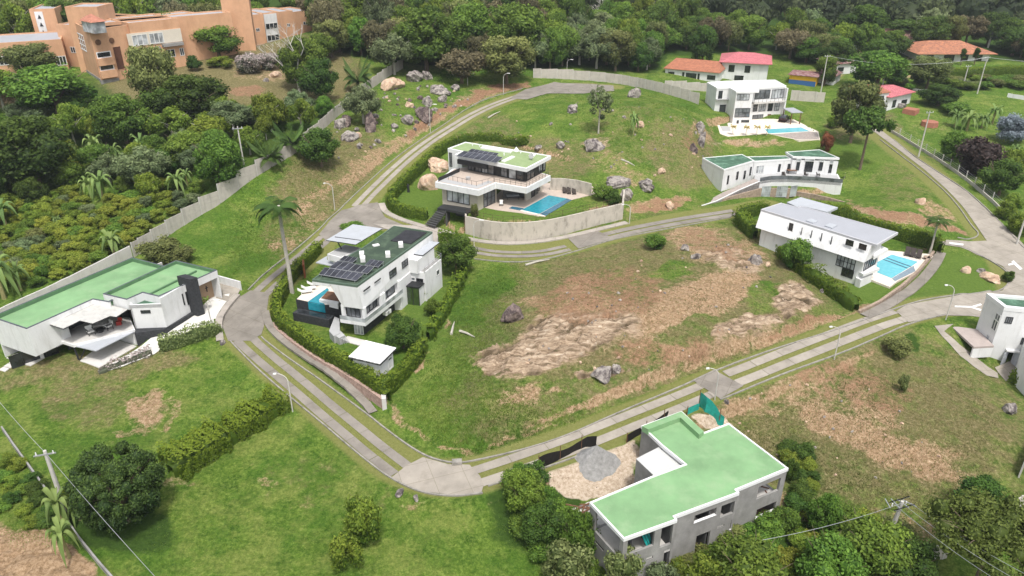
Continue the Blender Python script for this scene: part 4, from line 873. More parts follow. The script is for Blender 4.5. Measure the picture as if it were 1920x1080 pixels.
    for (x, y), l in (((845,478), 'white air conditioner beside the solar arrays on the dark green roof'), ((1125,425), 'white air conditioner halfway along the right edge of the dark green roof'), ((1270,315), 'white air conditioner in front of the black mat on the dark green roof'), ((832,425), 'flat white air conditioner at the middle of the dark green roof')):
        p = P(*zt(x, y), zs); ac_unit(p.x, p.y, zs, math.atan2(du.y, du.x) + .6, l, 'air conditioners on the dark green roof')
    p = P(*zb(955,445), Z0 + 1.2); ac_unit(p.x, p.y, Z0 + 1.0, math.atan2(du.y, du.x), 'white air conditioner on the black base wall of the house with solar panels')
    p = P(*zt(990,305), zs); MB().box((p.x, p.y, zs + .1), (.9, .6, .15), .5).build('roof_hatch', M_AC, r)
    # shed
    sz = Z0 + 2.5; s_ = PQ([zb(582,868), zb(888,940), zb(1045,785), zb(748,712)], sz); sq = [(p.x, p.y) for p in s_]
    sr = empty('garden_shed', (s_[0].x, s_[0].y, Z0), 0, 'small white shed with ribbed white roof and black edging in the hedge corner', 'shed')
    m = MB(); walls_around(m, shrink(sq, .35), Z0 - .2, sz - .1, .12); m.build('wall', M_WHITE, sr)
    m = MB(); m.prism(sq, sz - .22, sz - .02); m.build('roof_edge', M_BLACK, sr)
    m = MB(); N = 9
    for i in range(N):
        f0, f1 = (i + .06) / N, (i + .94) / N; L = [s_[0].lerp(s_[1], f0), s_[0].lerp(s_[1], f1), s_[3].lerp(s_[2], f1), s_[3].lerp(s_[2], f0)]; m.hexa([(p.x, p.y, sz - .1) for p in L], [(p.x, p.y, sz + .06) for p in L])
    m.prism([tuple(p) for p in shrink(sq, .15)], sz - .05, sz + .02); m.build('roof', M_WHITE2, sr)
    si = shrink(sq, .35); sw_ = Wall(si[1], si[2], Z0, sz); pxwin(sr, sw_, zb(968,905), zb(992,872), 1, 1, M_DARKMETAL, M_GLASS, .0); window(sr, sw_, (sw_.L * .62, sw_.L * .9, Z0 + .2, Z0 + 2.0), 1, 1, M_AC, M_AC, .0, name='door')
    # loungers
    pr = lounger_proto(M_UPH)
    first = True
    for (x, y), l in (((165,245), 'nearest white sun lounger left of the small blue pool'), ((200,215), 'second white sun lounger left of the small blue pool'), ((255,175), 'farthest white sun lounger left of the small blue pool')):
        p = P(*zb(x, y), pz + .2); rz = R(110)
        if first: pr.location = (p.x, p.y, pz + .03); pr.rotation_euler = (0, 0, rz); pr['label'] = l; pr['category'] = 'sun lounger'; pr['group'] = 'white loungers by the small pool'; first = False
        else: copy_tree(pr, None, (p.x, p.y, pz + .03), rz, None, l)
    # gate panel in the hedge
    p = G(572, 517); m = MB(); m.box((p.x, p.y, p.z + 1.1), (.25, 1.8, 2.2), .25); tag(m.build('wooden_gate', mat('rusty_wood', (.22, .07, .03), .8, .3, 2)), 'upright reddish brown wooden gate panel in the hedge', 'gate')
build_h3()
# ================================================================ WHITE HOUSE WITH BIG POOL ABOVE THE RETAINING WALL (centre top)
def build_h4():
    z8 = zoomer(800, 260, .14815); zz = zoomer(700, 240, .2552); ZT, S1, S0, F0 = 11.2, 8.35, 7.35, ZH4
    q = [(p.x, p.y) for p in PQ([z8(265,122), z8(440,158), z8(352,200), z8(1265,378), z8(1575,214), z8(490,40)], ZT)]
    r = empty('white_house', (q[3][0], q[3][1], F0), 0, 'white two storey house, pale green roof, black framed glass, above a curved concrete wall', 'house')
    parapet_roof(r, q, ZT, M_GREENPALE, M_WHITE2, .3, .12, thick=.62, edge='roof_fascia')
    N_ = V2(q[3]); Rr = V2(q[4]); Lf = V2(q[2]); du = (N_ - Lf).normalized(); dv = (Rr - N_).normalized(); nn = Vector((du.y, -du.x))
    # deck slab
    d = [V2(p) for p in PQ([z8(105,550), z8(655,655), z8(875,562), z8(1265,625), z8(1570,465), z8(1000,300), z8(330,380)], S1)]
    slab('deck_slab', d, S0, S1, M_WHITE, r); slab('deck_floor', shrink(d, .35), S1 - .1, S1 + .02, M_TILEFLOOR, r)
    # upper storey
    inn = 1.25; A = Lf + du * 2.0 - nn * inn; B = N_ - nn * inn - du * .9; C_ = Rr - nn * 0 - du * .9 - dv * .3; 
    uw = Wall(A, B, S1, ZT - .6); rw = Wall(B, C_, S1, ZT - .6)
    m = MB(); m.prism([tuple(A), tuple(B), tuple(C_), (q[5][0] + 1, q[5][1] - 1)], S1, ZT - .6); m.build('upper_wall', M_BLACK, r)
    for a, b, nx, gl, l in ((.0, .115, 2, M_GLASSG, None), (.125, .235, 2, M_GLASSG, None), (.245, .35, 2, M_GLASSL, None), (.35, .46, 1, M_GLASSG, None), (.575, .69, 2, M_GLASSG, None), (.71, .84, 1, M_GLASSL, 'large pale curtained window'), (.84, .965, 1, M_GLASS, None)):
        window(r, uw, (uw.L * a + .05, uw.L * b, S1 + .1, ZT - .75), nx, 2 if gl is not M_GLASSL else 1, M_BLACK, gl, .02, label=l)
    window(r, rw, (.3, rw.L * .42, S1 + .1, ZT - .75), 2, 2, M_BLACK, M_GLASS, .02); window(r, rw, (rw.L * .62, rw.L * .8, S1 + .5, ZT - .75), 2, 1, M_BLACK, M_GLASSL, .02); window(r, rw, (rw.L * .84, rw.L * .98, S1 + .3, ZT - .75), 1, 1, M_BLACK, M_GLASSL, .02)
    # left white block
    wa = Wall(P(*z8(268,130), ZT - .1), P(*z8(440,165), ZT - .1), S0 + .3, ZT - .3); m = MB(); a, b = wa.a, wa.b; m.prism([tuple(a), tuple(b), tuple(b + dv * 6), tuple(a + dv * 6)], F0 - .3, ZT - .55); m.build('end_wall', M_WHITE, r)
    pxwin(r, wa, z8(292,348), z8(320,180), 1, 3, M_DARKMETAL, M_GLASSG, .0)
    vz = Wall(Lf + du * .8, Lf + du * 7.0, ZT - 1.3, ZT - .6); m = MB(); vz.bar(m, 0, vz.L, ZT - 1.45, ZT - .66, -.1, .35); m.build('awning_box', M_BLACK, r)
    # ground floor
    wl = shrink([d[0], d[1], d[2], d[6]], .9); g = [V2(p) for p in (wl[0], wl[1])]
    w0 = Wall(wl[0], wl[1], F0 - 2.4, S0); w1 = Wall(wl[1], wl[1] + (d[2] - d[1]).normalized() * 5.2, F0, S0)
    m = MB(); m.prism([tuple(wl[0]), tuple(wl[1]), tuple(w1.b), tuple(w1.b - du * 9)], F0 - .4, S0); m.build('ground_floor_wall', M_BEIGE, r)
    u0, u1, a_, b_ = w0.hole(z8(262,735), z8(588,690)); L4 = w0.L
    window(r, w0, (L4 * .14, L4 * .78, F0 + .75, S0 - .15), 4, 1, M_BLACK, M_GLASSL, .02, .09); window(r, w1, (w1.L * .3, w1.L * .9, F0 + .1, S0 - .2), 3, 2, M_BLACK, M_GLASSG, .02, .09)
    bw = Wall(w1.b, d[4] - du * 1.5 + dv * -1.2, F0, S0); m = MB(); p = w1.b + dv * 2.0; 
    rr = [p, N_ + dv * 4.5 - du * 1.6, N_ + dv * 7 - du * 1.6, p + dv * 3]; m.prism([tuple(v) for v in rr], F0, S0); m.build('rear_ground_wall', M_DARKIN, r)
    e = Wall(N_ - du * 1.6 + dv * 2.6, N_ - du * 1.6 + dv * 8.5, F0, S0); m = MB(); e.bar(m, 0, e.L, F0, S0, -.3, 0); m.build('side_wall', M_BEIGE, r); window(r, e, (e.L * .3, e.L * .5, F0, S0 - .2), 1, 1, M_BLACK, M_GLASS, .02); window(r, e, (e.L * .7, e.L * .8, F0 + .5, S0 - .2), 1, 1, M_BLACK, M_GLASSG, .02)
    # railings of the deck
    def inset(p, q, k): return p.lerp(q, k)
    t_ = [V2(p) for p in PQ([z8(275,520), z8(630,605), z8(850,545)], S1)]; railing(r, t_, S1, .85, M_DARKMETAL, 1.0)
    rl = [V2(p) for p in PQ([z8(860,545), z8(1262,612), z8(1540,470)], S1)]; railing(r, rl, S1, .8, M_DARKMETAL, 1.0, (1.0, .6))
    gt = [V2(p) for p in PQ([z8(150,545), z8(420,420)], S1)]; glass_rail(r, gt, S1, .7, M_BLACK)
    dkp = [V2(p) for p in PQ([z8(130,540), z8(640,640), z8(850,550), z8(780,530), z8(630,592), z8(250,515), z8(430,425)], S1)]
    slab('gravel_border', shrink(dkp, .1), S1, S1 + .05, M_GREYPAVE, r)
    # roof furniture
    def rq(pts, h, nm, m_): qq = [(p.x, p.y) for p in PQ([z8(*a) for a in pts], ZT)]; slab(nm, qq, ZT - .14, ZT + h, m_, r)
    rq([(680,120),(1060,178),(1095,145),(730,88)], .12, 'skylight', M_WHITE2); rq([(945,285),(985,292),(1120,230),(1075,222)], .1, 'skylight', M_WHITE2); rq([(1290,215),(1345,235),(1395,190),(1350,185)], .1, 'skylight', M_WHITE2)
    p = P(*z8(1340,255), ZT); r2 = MB(); r2.tube([(p.x, p.y, ZT - .1), (p.x, p.y, ZT + .5)], .04, 5); r2.tube([(p.x, p.y, ZT + .45), (p.x - .25, p.y - .3, ZT + .6)], [.05, .5], 10); r2.build('satellite_dish', M_GREYPAVE, r)
    p = P(*z8(1135,150), ZT); MB().tube([(p.x, p.y, ZT - .1), (p.x, p.y, ZT + .7)], [.6, .02], 4).build('roof_light', M_WHITE2, r)
    for k, pt in enumerate(((580,80),(670,95),(980,205),(1190,175))): p = P(*z8(*pt), ZT); MB().tube([(p.x, p.y, ZT - .15), (p.x, p.y, ZT + .35)], .12, 6).build('vent', M_WHITE2, r)
    for pts, nx, l in (([(372,208),(880,295),(965,240),(470,158)], 7, 'long row of dark solar panels at the front of the pale green roof'), ([(520,150),(880,208),(915,190),(570,132)], 6, 'low row of dark solar panels behind the front row on the pale green roof')):
        qq = PQ([z8(*a) for a in pts], ZT + .35); solar_panel([(p.x, p.y) for p in qq], ZT - .12, None, .25, l, 'solar arrays on the pale green roof', nx)
    # terrace and pool
    tp = [V2(p) for p in PQ([z8(720,870), z8(900,905), z8(1190,940), z8(1420,985), z8(1850,770), z8(2330,650), z8(2080,600), z8(1560,560), z8(1000,600)], F0 + .05)]
    slab('terrace', tp, F0 - .3, F0 + .06, M_TILEFLOOR, r)
    def pool(pts, m_, nm, lab=None): 
        qq = [(p.x, p.y) for p in PQ([z8(*a) for a in pts], F0 + .1)]; o = slab(nm, qq, F0 - .1, F0 + .1, m_); return o
    o = pool([(1195,905),(1415,955),(1775,757),(1545,716)], M_POOL, 'swimming_pool'); tag(o, 'long turquoise swimming pool in front of the black framed glass house', 'swimming pool')
    ed = MB(); e4 = PQ([z8(*a) for a in [(1180,912),(1425,972),(1500,985),(1505,978),(1430,955),(1195,900)]], F0 + .12); ed.prism([(p.x, p.y) for p in e4], F0, F0 + .13); e_ = ed.build('pool_kerb', M_CREAMPAVE, o)
    t4 = PQ([z8(*a) for a in [(1425,958),(1500,978),(1835,775),(1778,758)]], F0 + .08); MB().prism([(p.x, p.y) for p in t4], F0 - .2, F0 + .09).build('overflow_edge', M_POOLD, o)
    o2 = pool([(1040,880),(1185,908),(1230,880),(1085,856)], M_POOLD, 'hot_tub'); tag(o2, 'small square blue hot tub beside the long turquoise pool', 'hot tub')
    p = P(*z8(525,520), S1); o = MB(); o.tube([(p.x, p.y, S1), (p.x, p.y, S1 + .5)], [.35, .42], 8); tag(o.build('fire_bowl', M_GREYPAVE), 'round grey fire bowl on the upper roof deck', 'fire bowl')
    c = chair_proto(M_UPH, M_DARKMETAL); p = P(*z8(945,830), F0 + .3); c.location = (p.x, p.y, F0 + .06); tag(c, 'pale round backed chair standing alone on the terrace beside the hot tub', 'chair')
    pr = lounger_proto(M_UPHD)
    for k, ((x, y), l) in enumerate((((1745,665), 'left dark brown sun lounger at the far end of the long pool'), ((1800,675), 'middle dark brown sun lounger at the far end of the long pool'), ((1865,680), 'right dark brown sun lounger at the far end of the long pool'))):
        p = P(*z8(x, y), F0 + .2)
        if k == 0: pr.location = (p.x, p.y, F0 + .06); tag(pr, l, 'sun lounger', 'brown loungers by the long pool')
        else: copy_tree(pr, None, (p.x, p.y, F0 + .06), 0, None, l)
    p = P(*z8(1090,720), F0 + .7); table_thing(p.x, p.y, F0 + .06, 2.2, 1.0, .1, 'pale dining table in the shade under the deck of the glass house', M_GREYLT)
    # garage canopy, garage, steps
    cn = [V2(p) for p in PQ([z8(135,875), z8(510,945), z8(640,890), z8(215,828)], F0 + .2)]; slab('garage_canopy', cn, F0 - .15, F0 + .2, M_DARKMETAL, r)
    gz = 1.9; gi = MB(); gp = [V2(p) for p in PQ([z8(235,905), z8(500,960), z8(560,930), z8(280,870)], F0)]
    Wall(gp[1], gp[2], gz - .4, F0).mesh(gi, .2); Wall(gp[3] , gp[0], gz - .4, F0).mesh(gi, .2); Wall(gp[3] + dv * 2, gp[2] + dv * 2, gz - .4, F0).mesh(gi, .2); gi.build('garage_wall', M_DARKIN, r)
    mt = mat('charcoal_step', (.07, .07, .07), .8, .2, 2)
    for k in range(8):
        f = k / 7; a = P(*z8(-20 + 150 * f, 1075 - 175 * f), 2.2 + 1.9 * f); b = P(*z8(105 + 130 * f, 1105 - 175 * f), 2.2 + 1.9 * f); m = MB()
        Wall(a, b, 2.2 + 1.9 * f - .12, 2.2 + 1.9 * f).bar(m, 0, (b - a).length, 2.05 + 1.9 * f, 2.2 + 1.9 * f, -.55, 0); m.build('step', mt, r)
    # retaining wall
    top = [zz(680,645), zz(740,655), zz(800,670), zz(870,682), zz(950,690), zz(1030,692), zz(1100,690), zz(1200,682), zz(1300,668), zz(1400,648), zz(1500,625), zz(1600,602), zz(1700,580), zz(1830,550)]
    l = [V2(P(a, b, F0 + .1)) for a, b in top]; l = offset_line(l, -.35); m = MB()
    o_ = offset_line(l, .3)
    for i in range(len(l) - 1):
        b0 = min(H(l[i].x, l[i].y - .8), H(l[i + 1].x, l[i + 1].y - .8)) - .6; qd = [l[i], l[i + 1], o_[i + 1], o_[i]]; m.hexa([(p.x, p.y, b0) for p in qd], [(p.x, p.y, F0 + .1) for p in qd])
    a = l[0]; b = a + Vector((-.2, 3.2)); Wall(b, a, .8, F0 + .1).mesh(m, .3)
    e_ = l[-1]; f_ = e_ + Vector((1.2, 7)); Wall(e_, f_, 0, F0 + .1).mesh(m, .3)
    rw_ = m.build('retaining_wall', M_RETAIN); tag(rw_, 'high curved pale concrete retaining wall with dark stains below the terrace', 'retaining wall')
    rr = offset_line(l, .75); rr = [p for p in resample([Vector((p.x, p.y)) for p in rr], 1.4)]; railing(rw_, rr, F0, 1.0, mat('rust_metal', (.09, .05, .035), .8, .3, 2), 1.4, (1.0, .5))
    # back garden wall
    bk = [V2(P(*zz(x, y), F0 + 2.3)) for x, y in ((1300,370),(1400,372),(1500,385),(1600,410))]; m = MB()
    for a, b in zip(bk[:-1], bk[1:]): Wall(a, b, F0 - .2, F0 + 2.3).mesh(m, .25)
    tag(m.build('garden_wall', M_RETAIN), 'stained concrete garden wall with hanging plants behind the brown loungers', 'wall')
build_h4()
# ================================================================ LONG HOUSE WITH BRIGHT GREEN ROOF (left edge)
def build_l():
    z4 = zoomer(0, 460, .2407); zl = zoomer(0, 560, .15625); zr = zoomer(200, 480, .16667); ZT, Z1, Z0 = 6.0, 2.5, ZL
    A = [V2(p) for p in PQ([z4(-73,556), z4(205,648), z4(722,418), z4(850,440), z4(1290,160), z4(1030,92)], ZT)]
    r = empty('white_house', (A[1].x, A[1].y, Z0), 0, 'long low white house with bright green flat roofs at the left', 'house')
    M_PARAG = mat('green_parapet_paint', (.10, .19, .10), .8, .2, .8); rim = mat('dark_rim', (.09, .10, .12), .7, .2, 1)
    parapet_roof(r, A, ZT, M_GRASSROOF, rim, .16, .55, thick=.7, eth=.08)
    gb = MB(); ai = shrink(A, .15)
    for i in (3, 4, 5): Wall(ai[i], ai[(i + 1) % 6], ZT - .6, ZT - .02).mesh(gb, .1)
    gb.build('inner_parapet', M_PARAG, r)
    ZB_ = 6.5; B = [V2(p) for p in PQ([z4(800,376), z4(985,420), z4(1110,366), z4(1235,396), z4(1690,190), z4(1370,115)], ZB_)]
    parapet_roof(r, B, ZB_, M_GRASSROOF, rim, .16, .45, thick=.6, eth=.08)
    gb = MB(); bi = shrink(B, .15)
    for i in (4, 5): Wall(bi[i], bi[(i + 1) % 6], ZB_ - .5, ZB_ - .02).mesh(gb, .1)
    a, b = V2(P(*z4(1150,372), ZB_)), V2(P(*z4(1530,185), ZB_)); w_ = Wall(a, b, ZB_ - .5, ZB_ - .2); w_.mesh(gb, .2); gb.build('inner_parapet', M_PARAG, r)
    # walls of the left volume (raised)
    m = MB(); walls = [A[0], A[1], A[1] + (A[2] - A[1]).normalized() * 4.6, A[5] + (A[4] - A[5]) * 0, A[5]]; W0 = Wall(A[0], A[1], Z1 - .2, ZT - .085); W1 = Wall(A[1], A[2], Z1 - .2, ZT - .085); W0.mesh(m, .2)
    Wf = Wall(A[1], A[1] + W1.d * 4.6, Z1 - .2, ZT - .085); Wf.mesh(m, .2); Wall(A[1] + W1.d * 4.6, A[2], ZT - .72, ZT - .085).mesh(m, .2); Wall(A[2], A[3], ZT - 1.2, ZT - .085).mesh(m, .2); Wall(A[4], A[5], Z0, ZT - .085).mesh(m, .2); Wall(A[5], A[0], Z0, ZT - .085).mesh(m, .2)
    m.build('wall', M_WHITE, r); nn = W1.n; dd = W1.d
    slab('floor_slab', [A[0], A[1], A[1] + dd * 4.6, A[1] + dd * 4.6 - nn * 9], Z1 - .4, Z1 - .19, M_WHITE, r)
    bw = MB(); Wall(A[1] - nn * 3 + dd * .6, A[1] + dd * 21 - nn * 3, Z0, ZT - .7).mesh(bw, .2); bw.build('rear_wall', M_RAWPALE, r)
    gw = Wall(A[1] + dd * 4.6 - nn * 1.6, A[1] + dd * 9 - nn * 1.6, Z1, ZT - .7); window(r, gw, (0, gw.L, Z1, ZT - .75), 4, 1, M_BLACK, M_GLASS, 0); m = MB(); Wall(A[1] + dd * 9 - nn * 1.0, A[1] + dd * 14 - nn * 1.0, Z1, ZT - .9).mesh(m, .15); m.build('wall', M_WHITE, r)
    lg = Wall(A[1] + dd * 4.4 - nn * 1.2, A[1] + dd * 12.5 + nn * .2, Z0, Z1 - .1); window(r, lg, (0, lg.L, Z0 + .02, Z1 - .15), 8, 1, M_BLACK, M_GLASSG, 0)
    lg2 = Wall(A[1] - dd * 1.6 - nn * 3, A[1] + dd * 3.4 - nn * 1.6, Z0, Z1 - .3); window(r, lg2, (0, lg2.L, Z0 + .02, Z1 - .42), 4, 1, M_BLACK, M_GLASS, 0)
    c = MB(); p0 = P(*zl(495,725), Z0); c.box((p0.x - .1, p0.y + .2, (Z0 + Z1 - .2) / 2), (.75, .5, Z1 - Z0 + .2), .45); c.build('column', M_WHITE, r)
    # terrace slab, awnings
    T = [V2(p) for p in PQ([zl(545,470), zl(600,470), zl(880,555), zl(1620,370), zl(1560,230), zl(960,180), zl(700,390)], Z1 + .05)]; slab('terrace_slab', T, Z1 - .32, Z1 + .05, M_WHITE, r); slab('terrace_floor', shrink(T, .15), Z1 + .03, Z1 + .08, M_RAWPALE, r)
    aw = PQ([zl(560,297), zl(760,360), zl(960,262), zl(1110,298), zl(1320,208), zl(1395,218), zl(1530,130), zl(1120,20)], 5.25); MB().prism([(p.x, p.y) for p in aw], 5.1, 5.25, M_DARKMETAL, mat('sun_bleached_awning', (.50, .49, .46), .7, .1, .8, dirt=((.22, .22, .21), .5, 1.2, (1, 1, 1)))).build('awning', None, r)
    aw = PQ([zl(900,555), zl(1145,612), zl(1600,385), zl(1540,372), zl(1060,495)], Z1 - .05); MB().prism([(p.x, p.y) for p in aw], Z1 - .33, Z1 - .21).build('lower_awning', M_GREYLT, r)
    pm = MB(); pm.tube([P(*zl(945,735), Z0), P(*zl(880,560), Z1 - .3)], .1, 6); pm.tube([P(*zl(960,738), Z0), P(*zl(1020,600), Z1 - .3)], .08, 6); pm.build('steel_post', M_BLACK, r)
    m = MB(); p = [V2(v) for v in PQ([zl(1600,385), zl(1645,560)], Z0)]; Wall(V2(P(*zl(1410,490), Z0)), V2(P(*zl(1640,560), Z0)), Z0 - .2, Z1 - .4).mesh(m, .2); m.build('carport_wall', M_WHITE, r)
    pv = [V2(v) for v in PQ([zl(960,745), zl(1190,830), zl(1640,570), zl(1400,490), zl(1100,640)], Z0 + .08)]; slab('lower_paving', pv, Z0 - .4, Z0 + .1, M_RAWPALE, r)
    pv = [V2(v) for v in PQ([zl(75,712), zl(365,810), zl(530,715), zl(210,655)], Z0 + .06)]; slab('patio', pv, Z0 - .4, Z0 + .12, M_RAWPALE, r)
    # angular right part
    C_ = [V2(p) for p in PQ([z4(985,492), z4(1232,455), z4(1130,412), z4(1110,372)], 5.7)]; d1 = V2(P(*z4(1235,396), ZB_)); e1 = V2(P(*z4(1465,290), ZB_)); f1 = V2(P(*z4(1690,190), ZB_))
    zg = 2.4; m = MB(); a = V2(P(*z4(1055,645), zg)); b = V2(P(*z4(1298,635), zg)); c_ = V2(P(*z4(1490,515), zg)); a0 = V2(P(*z4(985,492), 5.7))
    Fw = Wall(a, b, zg - .2, 5.7); Fw.mesh(m, .2); G2 = Wall(b, c_, zg - .2, ZB_ - .03); G2.mesh(m, .2); Wall(a - Fw.n * 5, a, zg - .2, 5.7).mesh(m, .2); m.build('entrance_wall', M_WHITE, r)
    parapet_roof(r, [a, b, b - Fw.n * 2.2 + G2.n * .5, a - Fw.n * 5.5], 5.75, M_GREENTEAL, M_WHITE2, .16, .4, thick=.5)
    m = MB(); Wall(B[0], B[1], 5.0, ZB_ - .085).mesh(m, .2); Wall(B[1], B[2], 5.0, ZB_ - .085).mesh(m, .2); Wall(B[2], B[3], 5.0, ZB_ - .085).mesh(m, .2); Wall(B[3], B[4], ZB_ - 1.1, ZB_ - .085).mesh(m, .2); Wall(B[4], B[5], 2, ZB_ - .085).mesh(m, .2); m.build('parapet_wall', M_WHITE, r)
    pxwin(r, Fw, z4(1100,530), z4(1170,503), 1, 1, M_BLACK, M_GLASS, .0)
    for x in (1418, 1448): pxwin(r, G2, z4(x + 14, 465), z4(x + 2, 375) if x < 1440 else z4(x + 2, 358), 1, 1, M_BLACK, M_GLASS, .02, label=None)
    ch = [V2(p) for p in PQ([z4(1395,238), z4(1480,262), z4(1520,250), z4(1440,228)], 7.4)]; slab('stone_chimney', shrink(ch, -.15), 2.0, 7.4, M_STONEBLK, r)
    tw = Wall(V2(P(*z4(1565,455), 2.0)), V2(P(*z4(1697,402), 2.0)), 1.8, ZB_ - .9); m = MB(); tw.mesh(m, .2); m.build('tan_wall', M_TANWALL, r)
    dw_ = MB(); tw.bar(dw_, -1.6, -.05, 1.9, ZB_ - 1.2, -.3, -.1); dw_.build('door', M_WOOD, r)
    cr = MB(); u, z = tw.uz(*z4(1608,335)); tw.bar(cr, u - .06, u + .06, z - .5, z + .35, .01, .05); tw.bar(cr, u - .22, u + .22, z + .02, z + .12, .012, .052); cr.build('wall_cross', M_BLACK, r)
    # black stone planter base
    m = MB(); k = [V2(p) for p in PQ([z4(1068,768), z4(1292,702), z4(1550,530)], .9)]
    k = [V2(P(*z4(1068,762), .9)), V2(P(*z4(1292,702), 1.4)), V2(P(*z4(1545,527), 2.0))]
    m.prism([tuple(k[0]), tuple(k[1]), tuple(k[2]), tuple(c_), tuple(b), tuple(a)], .2, 2.35); m.build('stone_planter', M_STONEBLK, r)
    # carport furniture
    pr = chair_proto(M_UPH, M_BLACK)
    for i, ((x, y), l, rz) in enumerate((((1085,395), 'black and white striped armchair left of the long terrace table', .8), ((1300,330), 'black and white striped armchair right of the long terrace table', -.6))):
        p = P(*zl(x, y), Z1 + .5)
        if i == 0: pr.location = (p.x, p.y, Z1 + .08); pr.rotation_euler = (0, 0, rz); pr.scale = (1.25,) * 3; tag(pr, l, 'armchair', 'armchairs on the left house terrace')
        else: copy_tree(pr, None, (p.x, p.y, Z1 + .08), rz, None, l)
    p = P(*zl(1170,310), Z1 + .8); table_thing(p.x, p.y, Z1 + .08, 2.3, 1.0, .45, 'long pale table on the roofed terrace of the left house', M_RAWPALE)
    p = P(*zl(1200,380), Z1 + .3); o = MB(); o.tube([(p.x, p.y, Z1 + .08), (p.x, p.y, Z1 + .5)], [.35, .5], 10); tag(o.build('round_table', M_BLACK), 'low round black table between the striped armchairs', 'table')
    m = mat('red_plastic', (.4, .04, .03), .5, .2, 2); p = P(*zl(1425,285), Z1 + .4); o = MB(); o.box((p.x, p.y, Z1 + .35), (.6, .5, .5), .3); o.box((p.x + .1, p.y + .25, Z1 + .75), (.5, .1, .5), .3); tag(o.build('toy_car', m), 'small red plastic toy at the back of the roofed terrace', 'toy')
    for k in range(4):
        f = [V2(v) for v in PQ([zl(-20 + 62 * k, 850 - 42 * k), zl(60 + 62 * k, 872 - 42 * k), zl(110 + 60 * k, 835 - 42 * k), zl(40 + 58 * k, 815 - 42 * k)], Z0 + .1)]; o = slab('stepping_slab', f, Z0 - .1, Z0 + .08, M_RAWPALE); tag(o, 'pale square stepping slab in the row beside the left house patio', 'paving slab', 'stepping slabs by the left house')
build_l()
area('driveway', [(262,652),(300,622),(330,605),(370,585),(400,555),(432,548),(425,575),(412,590),(412,606),(380,612),(330,635),(290,665),(200,698),(190,690)], M_WHITEPAVE, .1)
area('driveway', [(405,560),(412,528),(452,542),(443,560),(425,566)], M_CONC2, .12)
m_ = MB(); a_, b_ = G(405, 530), G(452, 545); Wall(a_, b_, a_.z - .3, a_.z + 1.2).mesh(m_, .2); tag(m_.build('boundary_wall', M_WHITE), 'short white boundary wall behind the parking bay of the left house', 'wall')
